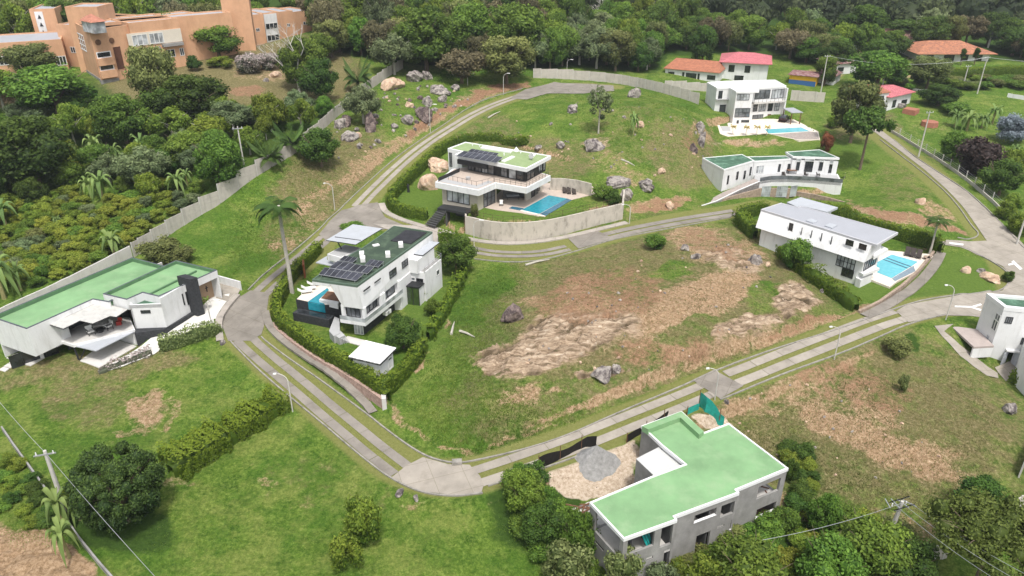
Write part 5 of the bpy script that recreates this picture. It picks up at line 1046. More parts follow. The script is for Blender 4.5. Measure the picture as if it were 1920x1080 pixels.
# ================================================================ FAR WHITE THREE STOREY HOUSE
M_STONEW = mat('tan_stone_masonry', (.44, .34, .26), .9, .4, 2.2, .4, col2=(.20, .15, .12), vscale=5)
M_GRASSPLAIN = mat('clipped_lawn', (.10, .16, .03), .95, .3, 3, .2)
def build_a():
    za = zoomer(1310, 140, .12966); ZT = 11.7; F0 = ZA
    q = [V2(p) for p in PQ([za(120,108), za(262,190), za(440,183), za(545,242), za(800,240), za(805,190), za(1270,160), za(1110,72), za(400,88)], ZT)]
    r = empty('white_house', (q[3].x, q[3].y, F0), 0, 'tall white three storey cubic house with white flat roof beside a pale pool', 'house')
    parapet_roof(r, q, ZT, M_WHITE2, M_WHITE2, .2, .1, thick=.4)
    m = MB(); m.prism([tuple(p) for p in shrink(q, .08)], F0 - .6, ZT - .38); m.build('wall', M_WHITE, r)
    s = shrink(q, .06); W_ = [Wall(s[i], s[(i + 1) % 9], F0, ZT) for i in range(9)]
    ov = [V2(p) for p in PQ([za(545,246), za(875,238), za(868,188), za(560,195)], ZT - .02)]; slab('roof_canopy', ov, ZT - .4, ZT - .03, M_WHITE2, r)
    f = W_[3]; pxwin(r, f, za(548,370), za(740,280), 4, 1, M_DARKMETAL, M_GLASSL, 0); pxwin(r, f, za(515,615), za(750,482), 4, 2, M_DARKMETAL, M_GLASSG, 0); pxwin(r, f, za(545,712), za(583,660), 1, 1, M_DARKMETAL, M_GLASS, 0, name='door'); pxwin(r, f, za(612,690), za(735,655), 3, 1, M_DARKMETAL, M_GLASS, 0)
    g = W_[1]; pxwin(r, g, za(275,370), za(350,232), 1, 1, M_BLACK, M_GLASS, 0, name='door'); pxwin(r, g, za(290,570), za(395,432), 1, 1, M_BLACK, M_GLASS, 0, name='door'); m = MB(); g.bar(m, 0, g.L, 8.9, 9.05, 0, .7); m.build('balcony', M_GREYPAVE, r)
    h = W_[5]; pxwin(r, h, za(805,355), za(1040,215), 3, 1, M_BLACK, M_GLASSG, 0, label='wide dark balcony glazing'); pxwin(r, h, za(1045,345), za(1240,205), 4, 1, M_BLACK, M_GLASSL, 0)
    pxwin(r, h, za(780,535), za(860,405), 1, 1, M_BLACK, M_GLASS, 0); pxwin(r, h, za(865,532), za(978,400), 3, 2, M_BLACK, M_GLASSL, 0); pxwin(r, h, za(992,527), za(1080,398), 1, 2, M_BLACK, M_GLASS, 0); pxwin(r, h, za(1085,524), za(1175,393), 2, 2, M_BLACK, M_GLASSL, 0)
    pxwin(r, h, za(768,668), za(935,572), 4, 1, M_BLACK, M_GLASSG, 0); pxwin(r, h, za(980,685), za(1048,568), 2, 1, M_WOOD, M_WOOD, 0, name='door'); pxwin(r, h, za(1062,700), za(1110,575), 1, 1, M_AC, M_GLASSL, 0)
    u, z = h.uz(*za(1250, 360)); m = MB(); h.bar(m, 0, h.L, z - .35, z, 0, 1.1); m.build('balcony', M_RAWPALE, r); a = h.a + h.n * 1.05; b = h.b + h.n * 1.05; railing(r, [a, b], z, .8, M_DARKMETAL, 1.0)
    pa = MB(); h.bar(pa, h.L - .35, h.L - .0, F0, ZT - .4, 0, 1.1); pa.build('end_pillar', M_WHITE, r)
    t = [V2(p) for p in PQ([za(245,650), za(310,855), za(420,895), za(1010,852), za(1170,890), za(1450,945), za(1755,940), za(1730,822), za(1300,610), za(900,560), za(500,560)], F0 + .05)]; slab('terrace', t, F0 - 1.4, F0 + .06, M_CREAMPAVE, r)
    t = [V2(p) for p in PQ([za(1060,862), za(1170,882), za(1450,935), za(1745,932), za(1715,835), za(1600,822)], F0 + .1)]; slab('stone_paving', t, F0, F0 + .1, mat('grey_stone_paving', (.36, .31, .28), .9, .35, 3, .1), r)
    t = [V2(p) for p in PQ([za(285,660), za(310,742), za(425,742), za(405,655)], F0 + .1)]; slab('artificial_lawn', t, F0, F0 + .1, M_GRASSPLAIN, r)
    t = [V2(p) for p in PQ([za(315,748), za(345,812), za(465,812), za(450,748)], F0 + .1)]; slab('grey_paving', t, F0, F0 + .1, M_GREYPAVE, r)
    t = [V2(p) for p in PQ([za(960,790), za(1010,848), za(1600,815), za(1480,762)], F0 + .1)]; tag(slab('swimming_pool', t, F0 - .2, F0 + .12, M_POOLL), 'pale blue rectangular pool on the cream terrace of the three storey house', 'swimming pool')
    c = [V2(p) for p in PQ([za(1215,482), za(1345,548), za(1512,545), za(1372,475)], 6.9)]; e = empty('carport', (c[1].x, c[1].y, F0), 0, 'small open carport with grey flat roof beside the three storey house', 'carport'); slab('roof', c, 6.75, 6.9, M_GREYROOF, e)
    for p in shrink(c, .3): MB().box((p.x, p.y, (F0 + 6.75) / 2), (.18, .18, 6.75 - F0)).build('post', M_WOOD, e)
    # parked car under it
    p = P(*za(1225, 670), F0); car((p.x, p.y, F0 + .06), R(60), 'dark parked car beside the end wall of the three storey house')
def car(loc, rz, label):
    e = empty('parked_car', loc, rz, label, 'car'); cm = mat('dark_car_paint', (.03, .015, .015), .25, .2, 1); sec = [(-2.1,.45,.75,.7),(-1.9,.35,.95,.82),(-1.0,.3,1.0,.86),(1.0,.3,1.0,.86),(1.8,.35,.9,.82),(2.1,.45,.7,.7)]
    m = MB(); 
    for x, z0, z1, hw in sec: m.v += [(x,-hw,z0),(x,hw,z0),(x,hw,z1),(x,-hw,z1)]
    for i in range(len(sec) - 1):
        for k in range(4): a = i * 4 + k; b = i * 4 + (k + 1) % 4; m.f.append((a, b, b + 4, a + 4)); m.m.append(0)
    m.f += [(3,2,1,0), tuple(20 + k for k in range(4))]; m.m += [0, 0]; m.build('body', cm).parent = e
    c = MB(); c.hexa([(-1.5,-.78,.98),(.9,-.78,.98),(.9,.78,.98),(-1.5,.78,.98)], [(-1.2,-.62,1.45),(.3,-.62,1.45),(.3,.62,1.45),(-1.2,.62,1.45)]); c.build('cabin', M_GLASS).parent = e
    for x in (-1.3, 1.35):
        for y in (-.8, .8): MB().tube([(x, y - .1, .33), (x, y + .1, .33)], .33, 12).build('wheel', M_BLACK).parent = e
build_a()
# ================================================================ LONG LOW WHITE HOUSE WITH CURVED TERRACE
def build_b():
    zb = zoomer(1310, 265, .15104); F0 = ZB; T0 = 2.6
    r0 = P(*zb(315,350), 5.7); r = empty('white_house', (r0.x, r0.y, F0), 0, 'single storey white house with folded stained green roofs and long curved terrace', 'house')
    A = [V2(p) for p in PQ([zb(45,205), zb(315,352), zb(692,238), zb(540,160)], 5.7)]; B = [V2(p) for p in PQ([zb(692,238), zb(1165,205), zb(1080,168), zb(605,180)], 5.65)]
    C_ = [V2(p) for p in PQ([zb(1078,130), zb(1170,186), zb(1750,205), zb(1500,100)], 6.1)]
    parapet_roof(r, A, 5.72, M_GREENTEAL, M_WHITE2, .18, .08, thick=.3); parapet_roof(r, B, 5.5, M_GREENTEAL, M_WHITE2, .18, .08, thick=.3); parapet_roof(r, C_, 6.1, M_GREENTEAL, M_WHITE2, .18, .08, thick=.4)
    for q, b0 in ((A, -.2), (B, F0), (C_, F0)):
        m = MB(); m.prism([tuple(p) for p in shrink(q, .04)], b0, 5.35); m.build('wall', M_WHITE, r)
    wa = Wall(shrink(A, .03)[1], shrink(A, .03)[2], F0, 5.7); wb = Wall(shrink(B, .03)[0], shrink(B, .03)[1], T0, 5.6); wc = Wall(shrink(C_, .03)[1], shrink(C_, .03)[2], T0, 6.1)
    for LB, RT in (((345,535),(380,420)), ((460,478),(498,372)), ((550,470),(588,360)), ((625,425),(660,315))): pxwin(r, wa, zb(*LB), zb(*RT), 1, 2, M_DARKMETAL, M_GLASS, 0)
    pxwin(r, wb, zb(705,400), zb(815,295), 3, 1, M_AC, M_GLASSL, 0, name='sliding_door')
    for LB, RT in (((978,378),(1022,282)), ((1092,372),(1138,278))): pxwin(r, wb, zb(*LB), zb(*RT), 1, 2, M_DARKMETAL, M_GLASS, 0, name='door')
    for LB, RT, nx in (((1202,358),(1262,258),1), ((1305,375),(1430,250),4), ((1482,362),(1550,258),1), ((1605,390),(1665,285),1)): pxwin(r, wc, zb(*LB), zb(*RT), nx, 1, M_BLACK, M_GLASS, 0)
    for LB, RT in (((1210,252),(1275,215)), ((1315,245),(1440,220)), ((1495,255),(1560,232)), ((1620,282),(1680,240))): pxwin(r, wc, zb(*LB), zb(*RT), 1, 1, M_AC, M_GLASSL, 0, name='shutter_box')
    t = [V2(p) for p in PQ([zb(690,460), zb(760,500), zb(900,478), zb(1100,475), zb(1400,488), zb(1785,520), zb(1725,408), zb(1200,360), zb(700,400)], T0)]; slab('terrace', t, T0 - .5, T0, M_GREYPAVE, r)
    m = MB(); w_ = t[1:6]
    for a, b in zip(w_[:-1], w_[1:]): Wall(a, b, -.9, T0 + .05).mesh(m, .25)
    Wall(t[5], t[6], -.9, T0 + .05).mesh(m, .25); m.build('terrace_wall', M_WHITE, r)
    glass_rail(r, w_, T0, .8, M_GLASSG)
    # ramp with its own wall
    rp = [(40,805,.9),(230,745,1.2),(500,612,1.9),(760,502,T0)]; rb = [(20,790,.9),(300,632,1.3),(500,545,2.0),(690,462,T0)]; m = MB()
    L = [P(*zb(x, y), z) for x, y, z in rp]; K = [P(*zb(x, y), z) for x, y, z in rb]
    for i in range(3): m.hexa([(p.x, p.y, -1) for p in (L[i], L[i + 1], K[i + 1], K[i])], [tuple(p) for p in (L[i], L[i + 1], K[i + 1], K[i])])
    m.build('ramp', mat('ramp_concrete', (.36, .31, .28), .9, .2, 1), r); m = MB()
    for i in range(3): Wall(L[i], L[i + 1], -1, L[i].z + .12, L[i + 1].z + .12).mesh(m, .2)
    m.build('ramp_wall', M_WHITE, r)
    st = [P(*zb(x, y), .25) for x, y in ((150,812),(430,752),(770,690))]; 
    def sw(*w): m = MB(); [Wall(*k).mesh(m, .3) for k in w]; m.build('stone_wall', M_STONEW, r)
    sw((st[0], st[1], -.6, .9, 1.5), (st[1], st[2], -.6, 1.5, 2.0))
    gy = [P(*zb(x, y), .2) for x, y in ((770,690),(880,682),(955,683),(1088,686),(1125,682),(1205,672))]; sw((gy[1], gy[2], -.6, 1.8)); sw((gy[3], gy[4], -.6, 1.8)); m = MB()
    sr = [P(*zb(x, y), .0) for x, y in ((1210,672),(1400,700),(1600,745),(1760,790),(1870,820))]
    for a, b in zip(sr[:-1], sr[1:]): Wall(a, b, -.9, .75).mesh(m, .35)
    m.build('stone_wall', M_STONEW, r)
    for i in (0, 2, 4):
        w1 = Wall(gy[i], gy[i + 1], .1, 2.3); window(r, w1, (0, w1.L, .1, 2.3), 5, 2, M_GREYLT, M_GLASSL, 0, .05, name='gate')
    p = P(*zb(1150, 400), T0); o = table_thing(p.x, p.y, T0, 1.8, .9, 0, 'long wooden table on the terrace of the low house with stained green roofs', M_WOOD)
    pr = None
    for k, (x, l) in enumerate(((1050, 'dark terrace chair left of the table on the curved terrace'), (1330, 'dark terrace chair near the glazed doors on the curved terrace'), (1480, 'dark terrace chair near the right end of the curved terrace'))):
        p = P(*zb(x, 440), T0)
        if pr is None: pr = chair_proto(M_UPHD, M_DARKMETAL); pr.location = (p.x, p.y, T0); tag(pr, l, 'chair', 'chairs on the curved terrace')
        else: copy_tree(pr, None, (p.x, p.y, T0), R(40 * k), None, l)
build_b()
# ================================================================ WHITE HOUSE WITH GREY ROOF AND WIDE POOL (right)
def build_c():
    z7 = zoomer(1380, 350, .2222); zc = zoomer(1590, 380, .16667); ZT = 7.0; F0 = ZC; Z1 = 4.3
    q = [V2(p) for p in PQ([z7(210,190), z7(1190,490), z7(1370,386), z7(548,162), z7(520,173), z7(380,135)], ZT)]
    r = empty('white_house', (q[1].x, q[1].y, F0), 0, 'long white house with plain grey flat roof, slit windows and a wide blue pool', 'house')
    parapet_roof(r, q, ZT, M_GREYROOF, mat('grey_rim', (.5, .5, .52), .6, .05, 1), .2, .08, thick=.35, edge='roof_edge')
    du = (q[1] - q[0]).normalized(); back = Vector((-du.y, du.x)); near = V2(P(*z7(1080,642), Z1)); fl = V2(P(*z7(222,335), Z1 + .6))
    L = (near - q[0]).dot(du); n0 = q[0]; base0 = near - du * L; w_top = (q[1] - q[0]).length
    m = MB(); b = [base0 + du * .3, near, near + back * 5.2, base0 + back * 6.5]; t = [q[0] + du * .05, q[1] - du * .7, q[1] - du * .7 + back * 3.2, q[5]]
    m.hexa([(p.x, p.y, Z1) for p in b], [(p.x, p.y, ZT - .33) for p in t]); m.build('upper_wall', M_WHITE, r)
    # facade plane for the windows, between top and bottom edges
    fw = Wall((q[0] + base0) / 2, (q[1] - du * .7 + near) / 2, Z1, ZT); dz = .09
    for LB, RT in (((437,405),(490,312)), ((543,433),(566,345)), ((625,457),(650,368)), ((708,483),(735,392)), ((793,508),(820,420)), ((925,487),(1000,458)), ((1035,520),(1110,492))): pxwin(r, fw, z7(*LB), z7(*RT), 1, 1, M_DARKMETAL, M_GLASS, dz, .05)
    # lower storeys, set back
    a = base0 + du * 1.0 + back * .6; c = near - du * .3 + back * .7; m = MB(); m.prism([tuple(a), tuple(c), tuple(c + back * 5), tuple(a + back * 6)], F0 - 1.2, Z1); m.build('lower_wall', M_WHITE, r)
    lw = Wall(a, c, F0, Z1); pxwin(r, lw, z7(840,660), z7(1022,590), 5, 2, M_BLACK, M_GLASSL, .0, .09); pxwin(r, lw, z7(885,745), z7(998,712), 3, 1, M_BLACK, M_GLASS, 0); pxwin(r, lw, z7(555,530), z7(572,488), 1, 1, M_BLACK, M_GLASS, 0)
    se = Wall(c, c + back * 5, F0, Z1); window(r, se, (.3, 4.2, 2.5, Z1 - .15), 5, 1, M_BLACK, M_GLASSG, 0)
    bal = [V2(p) for p in PQ([z7(1040,722), z7(1075,742), z7(1212,690), z7(1155,662), z7(1050,690)], 2.35)]; slab('balcony', bal, 2.0, 2.4, M_WHITE, r); bal2 = [V2(p) for p in PQ([z7(1160,575), z7(1165,590), z7(1285,525), z7(1230,498)], 4.9)]; slab('upper_balcony', bal2, Z1 + .1, 4.9, M_WHITE2, r)
    cv = [V2(p) for p in PQ([z7(1000,832), z7(1040,850), z7(1140,800), z7(1130,735), z7(1000,770)], F0 + .1)]; slab('base_block', cv, F0 - .5, 1.5, M_WHITE, r)
    aw = [V2(p) for p in PQ([z7(430,130), z7(515,170), z7(546,160), z7(770,213), z7(860,174), z7(546,88)], ZT - .4)]; slab('rear_roof', aw, ZT - .75, ZT - .4, M_GREYLT, r)
    rw = shrink(aw, .6); m = MB(); m.prism([tuple(p) for p in rw], F0, ZT - .8); m.build('rear_wall', M_WHITE, r)
    for pts in ([(592,285),(650,305),(690,290),(635,268)], [(748,327),(815,350),(855,322),(790,308)]): s = [V2(p) for p in PQ([z7(*p) for p in pts], ZT + .1)]; slab('skylight', s, ZT - .1, ZT + .12, M_GREYLT, r)
    # terrace and pool
    dk = [V2(p) for p in PQ([zc(245,860), zc(470,948), zc(560,880), zc(780,770), zc(960,600), zc(930,580), zc(450,538), zc(280,610), zc(240,740)], F0 + .3)]; slab('terrace', dk, F0 - .8, F0 + .32, M_CREAMPAVE, r)
    pw = [V2(p) for p in PQ([zc(285,690), zc(340,735), zc(330,785), zc(490,848), zc(728,705), zc(785,665), zc(492,583)], F0 + .35)]; po = slab('swimming_pool', pw, F0, F0 + .36, M_POOLL); tag(po, 'wide pale blue swimming pool below the grey roofed house', 'swimming pool')
    st = MB()
    for k in range(2): s = [V2(p) for p in PQ([zc(425 - 35 * k, 622 + 18 * k), zc(700 - 35 * k, 722 + 18 * k), zc(712 - 35 * k, 715 + 18 * k), zc(440 - 35 * k, 616 + 18 * k)], F0 + .38)]; MB().prism([tuple(p) for p in s], F0 + .3, F0 + .375).build('pool_step', M_POOLD, po)
    tr = [V2(p) for p in PQ([zc(495,850), zc(530,882), zc(758,768), zc(738,708)], F0 + .36)]; MB().prism([tuple(p) for p in tr], F0 - .2, F0 + .365).build('overflow_edge', mat('grey_pool_tile', (.22, .28, .33), .4, .3, 3), po)
    pr = lounger_proto(M_UPHD); lb = ('left dark sun lounger in the row beside the wide pool', 'middle dark sun lounger in the row beside the wide pool', 'right dark sun lounger in the row beside the wide pool')
    for k, (x, y) in enumerate(((668,568),(730,582),(797,598))):
        p = P(*zc(x, y), F0 + .5)
        if k == 0: pr.location = (p.x, p.y, F0 + .32); pr.rotation_euler = (0, 0, R(-30)); pr.scale = (1.15,) * 3; tag(pr, lb[0], 'sun lounger', 'dark loungers by the wide pool')
        else: copy_tree(pr, None, (p.x, p.y, F0 + .32), R(-30), None, lb[k])
    p = P(*zc(885, 625), F0 + .5); o = MB(); o.tube([(p.x, p.y, F0 + .3), (p.x, p.y, F0 + .75)], [.2, .55], 10); tag(o.build('terrace_table', M_STONEW), 'round brown terrace table at the right end of the wide pool terrace', 'table')
    # stone wall below the terrace with its coping path
    sl = [G(*p) for p in ((1612,588),(1650,570),(1690,545),(1722,515),(1745,487),(1756,470))]; m = MB()
    for a, b in zip(sl[:-1], sl[1:]): Wall(a, b, min(a.z, b.z) - .6, F0 + .75).mesh(m, .35)
    tag(m.build('stone_wall', M_STONEW), 'tan stone boundary wall below the terrace of the wide pool', 'wall')
build_c()
ribbon('pavement', WS([(1622,594),(1665,573),(1705,548),(1738,517),(1757,490),(1764,474)]), 1.5, M_CONC, .08, .08)
# ================================================================ WHITE HOUSE AT THE RIGHT EDGE
def build_r():
    z8 = zoomer(1740, 520, .2036); ZT = 5.6; B = -2.9
    q = [V2(p) for p in PQ([z8(540,145), z8(705,272), z8(1250,330), z8(1250,240), z8(560,142)], ZT)]
    q = [V2(p) for p in PQ([z8(540,145), z8(705,272), z8(1250,330), z8(1150,195)], ZT)]
    r = empty('white_house', (q[1].x, q[1].y, B), 0, 'white angular house with green sunken roof cut by the right edge', 'house')
    parapet_roof(r, q, ZT, M_GREENTEAL, M_WHITE2, .5, .35, thick=.5); s = shrink(q, .05)
    W0 = Wall(s[0], s[1], B, ZT - .45); W1 = Wall(s[1], s[2], B, ZT - .45); m = MB(); h1 = W1.hole(z8(700,800), z8(800,685)); W0.mesh(m, .25); W1.mesh(m, .25, [h1]); Wall(s[2], s[3], B, ZT - .45).mesh(m, .25); Wall(s[3], s[0], B, ZT - .45).mesh(m, .25); m.build('wall', M_WHITE, r)
    pxwin(r, W0, z8(612,385), z8(675,355), 2, 1, M_AC, M_GLASSG, 0); window(r, W0, W0.hole(z8(612,375), z8(672,355))[:2] + (1.9, 3.4), 2, 1, M_AC, M_GLASSG, .01)
    window(r, W0, (W0.L * .62, W0.L * .8, -1.2, .9), 1, 1, M_AC, M_GREYLT, 0, name='door'); pxwin(r, W1, z8(702,420), z8(788,368), 3, 1, M_DARKMETAL, M_GLASSG, 0); pxwin(r, W1, z8(845,615), z8(960,565), 3, 1, M_DARKMETAL, M_GLASSG, 0)
    m = MB(); W1.bar(m, h1[0] - .4, h1[1] + .4, h1[3] + .1, h1[3] + .3, 0, .5); m.build('door_canopy', M_WHITE, r)
    for u, s_ in ((h1[0], -1), (h1[1], 1)):
        a = W1.a + W1.d * u; b = a + W1.d * s_ * .75 + W1.n * .75; m = MB(); (Wall(a, b, B + .5, h1[3])).mesh(m, .06); m.build('door_leaf', M_GREYLT, r)
    w2 = [V2(p) for p in PQ([z8(850,800), z8(1000,960), z8(1300,980), z8(1300,640), z8(860,620)], 0)]; m = MB(); m.prism([tuple(p) for p in w2], B - .4, 1.6); m.build('annex', M_WHITE, r)
    t = [V2(p) for p in PQ([z8(210,447), z8(422,642), z8(608,632), z8(455,480)], .35)]; slab('terrace', t, .1, .38, mat('brown_deck', (.40, .34, .31), .8, .12, 2), r); e = [V2(p) for p in PQ([z8(420,645), z8(610,640), z8(655,780), z8(640,640)], .1)]; 
    m = MB(); Wall(t[1], t[2], B + 1.6, .1).mesh(m, .2); m.build('terrace_wall', M_WHITE, r)
build_r()
area('path', [(1752,612),(1788,608),(1770,622),(1800,648),(1835,675),(1870,700),(1872,710),(1850,705),(1800,668),(1765,630)], M_CONC2, .08)
area('path', [(1865,690),(1905,672),(1960,715),(1885,715)], M_CONC2, .1)
# ================================================================ ORANGE BRICK BUILDING (top left)
M_BRICK = mat('orange_brick', (.62, .36, .215), .85, .12, .5, .1, dirt=((.44, .23, .12), .5, .6)); M_CREAM = mat('cream_panel', (.66, .60, .50), .8, .06, 1)
def build_o():
    zo = zoomer(0, 0, .17708); zp = zoomer(220, 0, .19792); F0 = 14.0
    r = empty('brick_building', tuple(P(200, 150, F0)), 0, 'large orange brick institutional building with grey flat roofs on the hill', 'building')
    def blk(a, b, dep, z1, nm='wall', mt=M_BRICK, z0=F0 - 3, roof=True, skew=None):
        A = V2(P(*a, F0)) if not isinstance(a, Vector) else a; B = V2(P(*b, F0)) if not isinstance(b, Vector) else b; d = (B - A).normalized(); n = Vector((-d.y, d.x)) * dep; m = MB(); poly = [A, B, B + n, A + n]; m.prism([tuple(p) for p in poly], z0, z1); m.build(nm, mt, r)
        if roof: parapet_roof(r, [p for p in poly], z1 + .35, M_GREYROOF, mt, .3, .3, thick=.34)
        return Wall(A, B, z0, z1)
    def top(px, py, wl): return wl.uz(px, py)[1]
    w = blk((-140,152), (130,131), 16, 21.0)
    for x0, x1 in ((0,20),(24,32),(108,125),): window(r, w, w.hole((x0, 123), (x1, 104)), 3, 1, M_AC, M_GLASS, 0, .15)
    window(r, w, (w.L * .2, w.L * .4, 15.5, 18.3), 5, 1, M_AC, M_GLASS, 0, .15)
    w2 = blk((124,124), (158,126), 12, 23.8); pxwin(r, w2, (134,99), (160,89), 4, 1, M_AC, M_GLASS, 0, .12)
    bz = blk((80,112), (126,110), 12, 26.3, 'stair_block'); m = MB(); bz.bar(m, bz.L * .18, bz.L * .5, 18, 26.0, 0, .12); m.build('white_panel', M_WHITE, r)
    for k in range(3): m = MB(); u = bz.L * .34; z = 20.5 + k * 1.9; m.hexa([bz.pt(u - .4, z, .2), bz.pt(u + .4, z, .2), bz.pt(u + .4, z, .1), bz.pt(u - .4, z, .1)], [bz.pt(u - .05, z + .9, .2), bz.pt(u + .05, z + .9, .2), bz.pt(u + .05, z + .9, .1), bz.pt(u - .05, z + .9, .1)]); m.build('panel_opening', M_BLACK, r)
    # prow with grille, round windows and stacked balconies
    A = V2(P(152, 128, F0)); B = V2(P(190, 153, F0)); C_ = V2(P(222, 148, F0)); D = V2(P(270, 138, F0)); n = Vector((2, 14)); m = MB(); m.prism([tuple(p) for p in (A, B, C_, D, D + n, A + n)], F0 - 3, 25.2); m.build('prow_wall', M_BRICK, r)
    parapet_roof(r, [A, B, C_, D, D + n, A + n], 25.5, M_GREYROOF, M_BRICK, .3, .3, thick=.32)
    wp = Wall(A, B, F0, 25); wq = Wall(B, C_, F0, 25); wr = Wall(C_, D, F0, 25); window(r, wp, (wp.L * .08, wp.L * .62, 19.6, 23.4), 5, 3, M_WHITE2, M_GLASS, 0, .25, label='white gridded window')
    for zc_ in (15.6, 18.4): window(r, wq, (.35, wq.L - .35, zc_ + .7, zc_ + 2.1), 1, 1, M_WHITE2, M_GLASS, .02, .2, name='balcony_opening'); m = MB(); wq.bar(m, .15, wq.L - .15, zc_ - .9, zc_ + .7, .0, .7); m.build('balcony', M_BRICK, r)
    for wl, f in ((wq, .35), (wr, .08)):
        m = MB(); u = wl.L * f; m.tube([wl.pt(u, 22.6, -.1), wl.pt(u, 22.6, .1)], .65, 16); m.build('round_window', M_WOOD, r)
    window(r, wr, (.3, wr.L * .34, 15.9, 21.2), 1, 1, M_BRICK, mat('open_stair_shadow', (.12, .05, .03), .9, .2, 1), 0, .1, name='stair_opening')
    m = MB(); wp.bar(m, wp.L * .3, wp.L + .1, F0 - 3, F0 + .6, 0, .12); m.build('concrete_plinth', M_RAW, r)
    m = MB(); wq.bar(m, -.1, wq.L + .1, F0 - 3, F0 + .3, 0, .14); m.build('concrete_plinth', M_RAW, r)
    # roof pavilion and tower
    t = [P(*zo(x, y), 25.8) for x, y in ((845,290),(960,298),(1120,290),(1100,210),(860,210))]; tw = V2(P(138, 75, 20)); 
    wt = blk(V2(P(140, 88, 20)), V2(P(199, 88, 20)), 8, 28.8, 'tower', z0=F0)
    tp = [V2(P(*zo(x, y), 27.8)) for x, y in ((830,195),(960,222),(1125,205),(1060,180),(900,150))]; c = sum(tp, Vector((0, 0))) / 5; m = MB()
    for i in range(5): a, b = tp[i], tp[(i + 1) % 5]; m.face([(a.x, a.y, 27.4), (b.x, b.y, 27.4), (c.x, c.y, 28.7)])
    m.face([(p.x, p.y, 27.38) for p in reversed(tp)]); m.build('pavilion_roof', tilemat('red_tile', (.62, .26, .17), (.42, .17, .11), 3), r)
    m = MB(); m.prism([tuple(p) for p in shrink(tp, .4)], 25, 27.4); m.build('pavilion', M_GLASSL, r)
    # main range with white window bands and balcony troughs
    a = V2(P(234, 150, F0)); w3 = blk((262,141), (352,128), 14, 25.6)
    m = MB(); w3.bar(m, -1, w3.L * 1.0, 20.6, 23.6, .0, .15); m.build('cream_band', M_CREAM, r)
    for f0, f1 in ((.0,.30),(.34,.62)): window(r, w3, (w3.L * f0, w3.L * f1, 20.8, 23.2), 3, 1, M_AC, M_GLASSL, .16, .15)
    for f0, f1, z in ((-.02,.5,19.9),(.56,.98,20.4)): m = MB(); w3.bar(m, w3.L * f0, w3.L * f1, z - .6, z + .1, .0, 1.0); m.build('balcony_trough', M_RAW, r)
    for f0, f1, z in ((.02,.3,17.0),(.05,.28,14.8)): window(r, w3, (w3.L * f0, w3.L * f1, z, z + 1.1), 4, 1, M_AC, M_GLASS, .0, .12)
    for f0, f1, z in ((.62,.8,17.2),(.9,.99,17.2)): window(r, w3, (w3.L * f0, w3.L * f1, z, z + 1.8), 2, 1, M_AC, M_GLASS, .0, .12)
    w4 = blk((345,114), (405,104), 12, 24.4)
    for f0, f1, z in ((.1,.35,19.6),(.5,.8,19.6),(.1,.35,16.2),(.5,.8,16.2)): window(r, w4, (w4.L * f0, w4.L * f1, z, z + 1.5), 3, 1, M_AC, M_GLASS, 0, .12)
    m = MB(); w4.bar(m, 0, w4.L, 18.2, 18.8, 0, .9); m.build('balcony_trough', M_RAW, r)
    for (a, b), zt in ((((394,103),(428,100)), 22.8), (((428,99),(471,96)), 23.0), (((471,92),(502,89)), 22.8), (((502,87),(531,83)), 22.8), (((531,82),(556,79)), 22.6), (((556,79),(592,74)), 22.2)):
        white = a[0] in (428, 502, 531) if False else a[0] in (428, 502)
        wl = blk(a, b, 12, zt, 'wing_wall')
        if a[0] in (428, 502):
            m = MB(); f0, f1 = (.02, .58) if a[0] == 428 else (.0, .8); wl.bar(m, wl.L * f0, wl.L * f1, F0, zt, 0, .2); m.build('white_bay', M_WHITE, r)
            for z in (15.4, 18.6): window(r, wl, (wl.L * f0 + .1, wl.L * f1 - .1, z, z + 1.7), 3, 1, M_AC, M_GLASS, .21, .12)
        else: window(r, wl, (wl.L * .45, wl.L * .68, 18.6, 19.5), 2, 1, M_AC, M_GLASS, 0, .1)
    blk(V2(P(205, 92, 20)), V2(P(440, 68, 20)), 6, 25.6, 'rear_wall', z0=F0); blk(V2(P(424, 66, 20)), V2(P(476, 64, 20)), 8, 28.8, 'rear_tower', z0=F0)
build_o()
# ================================================================ SMALLER HOUSES
def hip_roof(par, q, z, rise, ov, m_, nm='roof', ridge=.3):
    o = shrink(q, -ov); a = (o[0] + o[3]) / 2; b = (o[1] + o[2]) / 2; r1 = a.lerp(b, ridge); r2 = a.lerp(b, 1 - ridge); m = MB(); Z3 = lambda p, h: (p.x, p.y, h)
    m.face([Z3(o[0], z), Z3(o[1], z), Z3(r2, z + rise), Z3(r1, z + rise)]); m.face([Z3(o[2], z), Z3(o[3], z), Z3(r1, z + rise), Z3(r2, z + rise)])
    m.face([Z3(o[1], z), Z3(o[2], z), Z3(r2, z + rise)]); m.face([Z3(o[3], z), Z3(o[0], z), Z3(r1, z + rise)]); m.face([Z3(p, z - .12) for p in reversed(o)])
    for i in range(4): a_, b_ = o[i], o[(i + 1) % 4]; m.face([Z3(a_, z - .12), Z3(b_, z - .12), Z3(b_, z), Z3(a_, z)])
    return m.build(nm, m_, par)
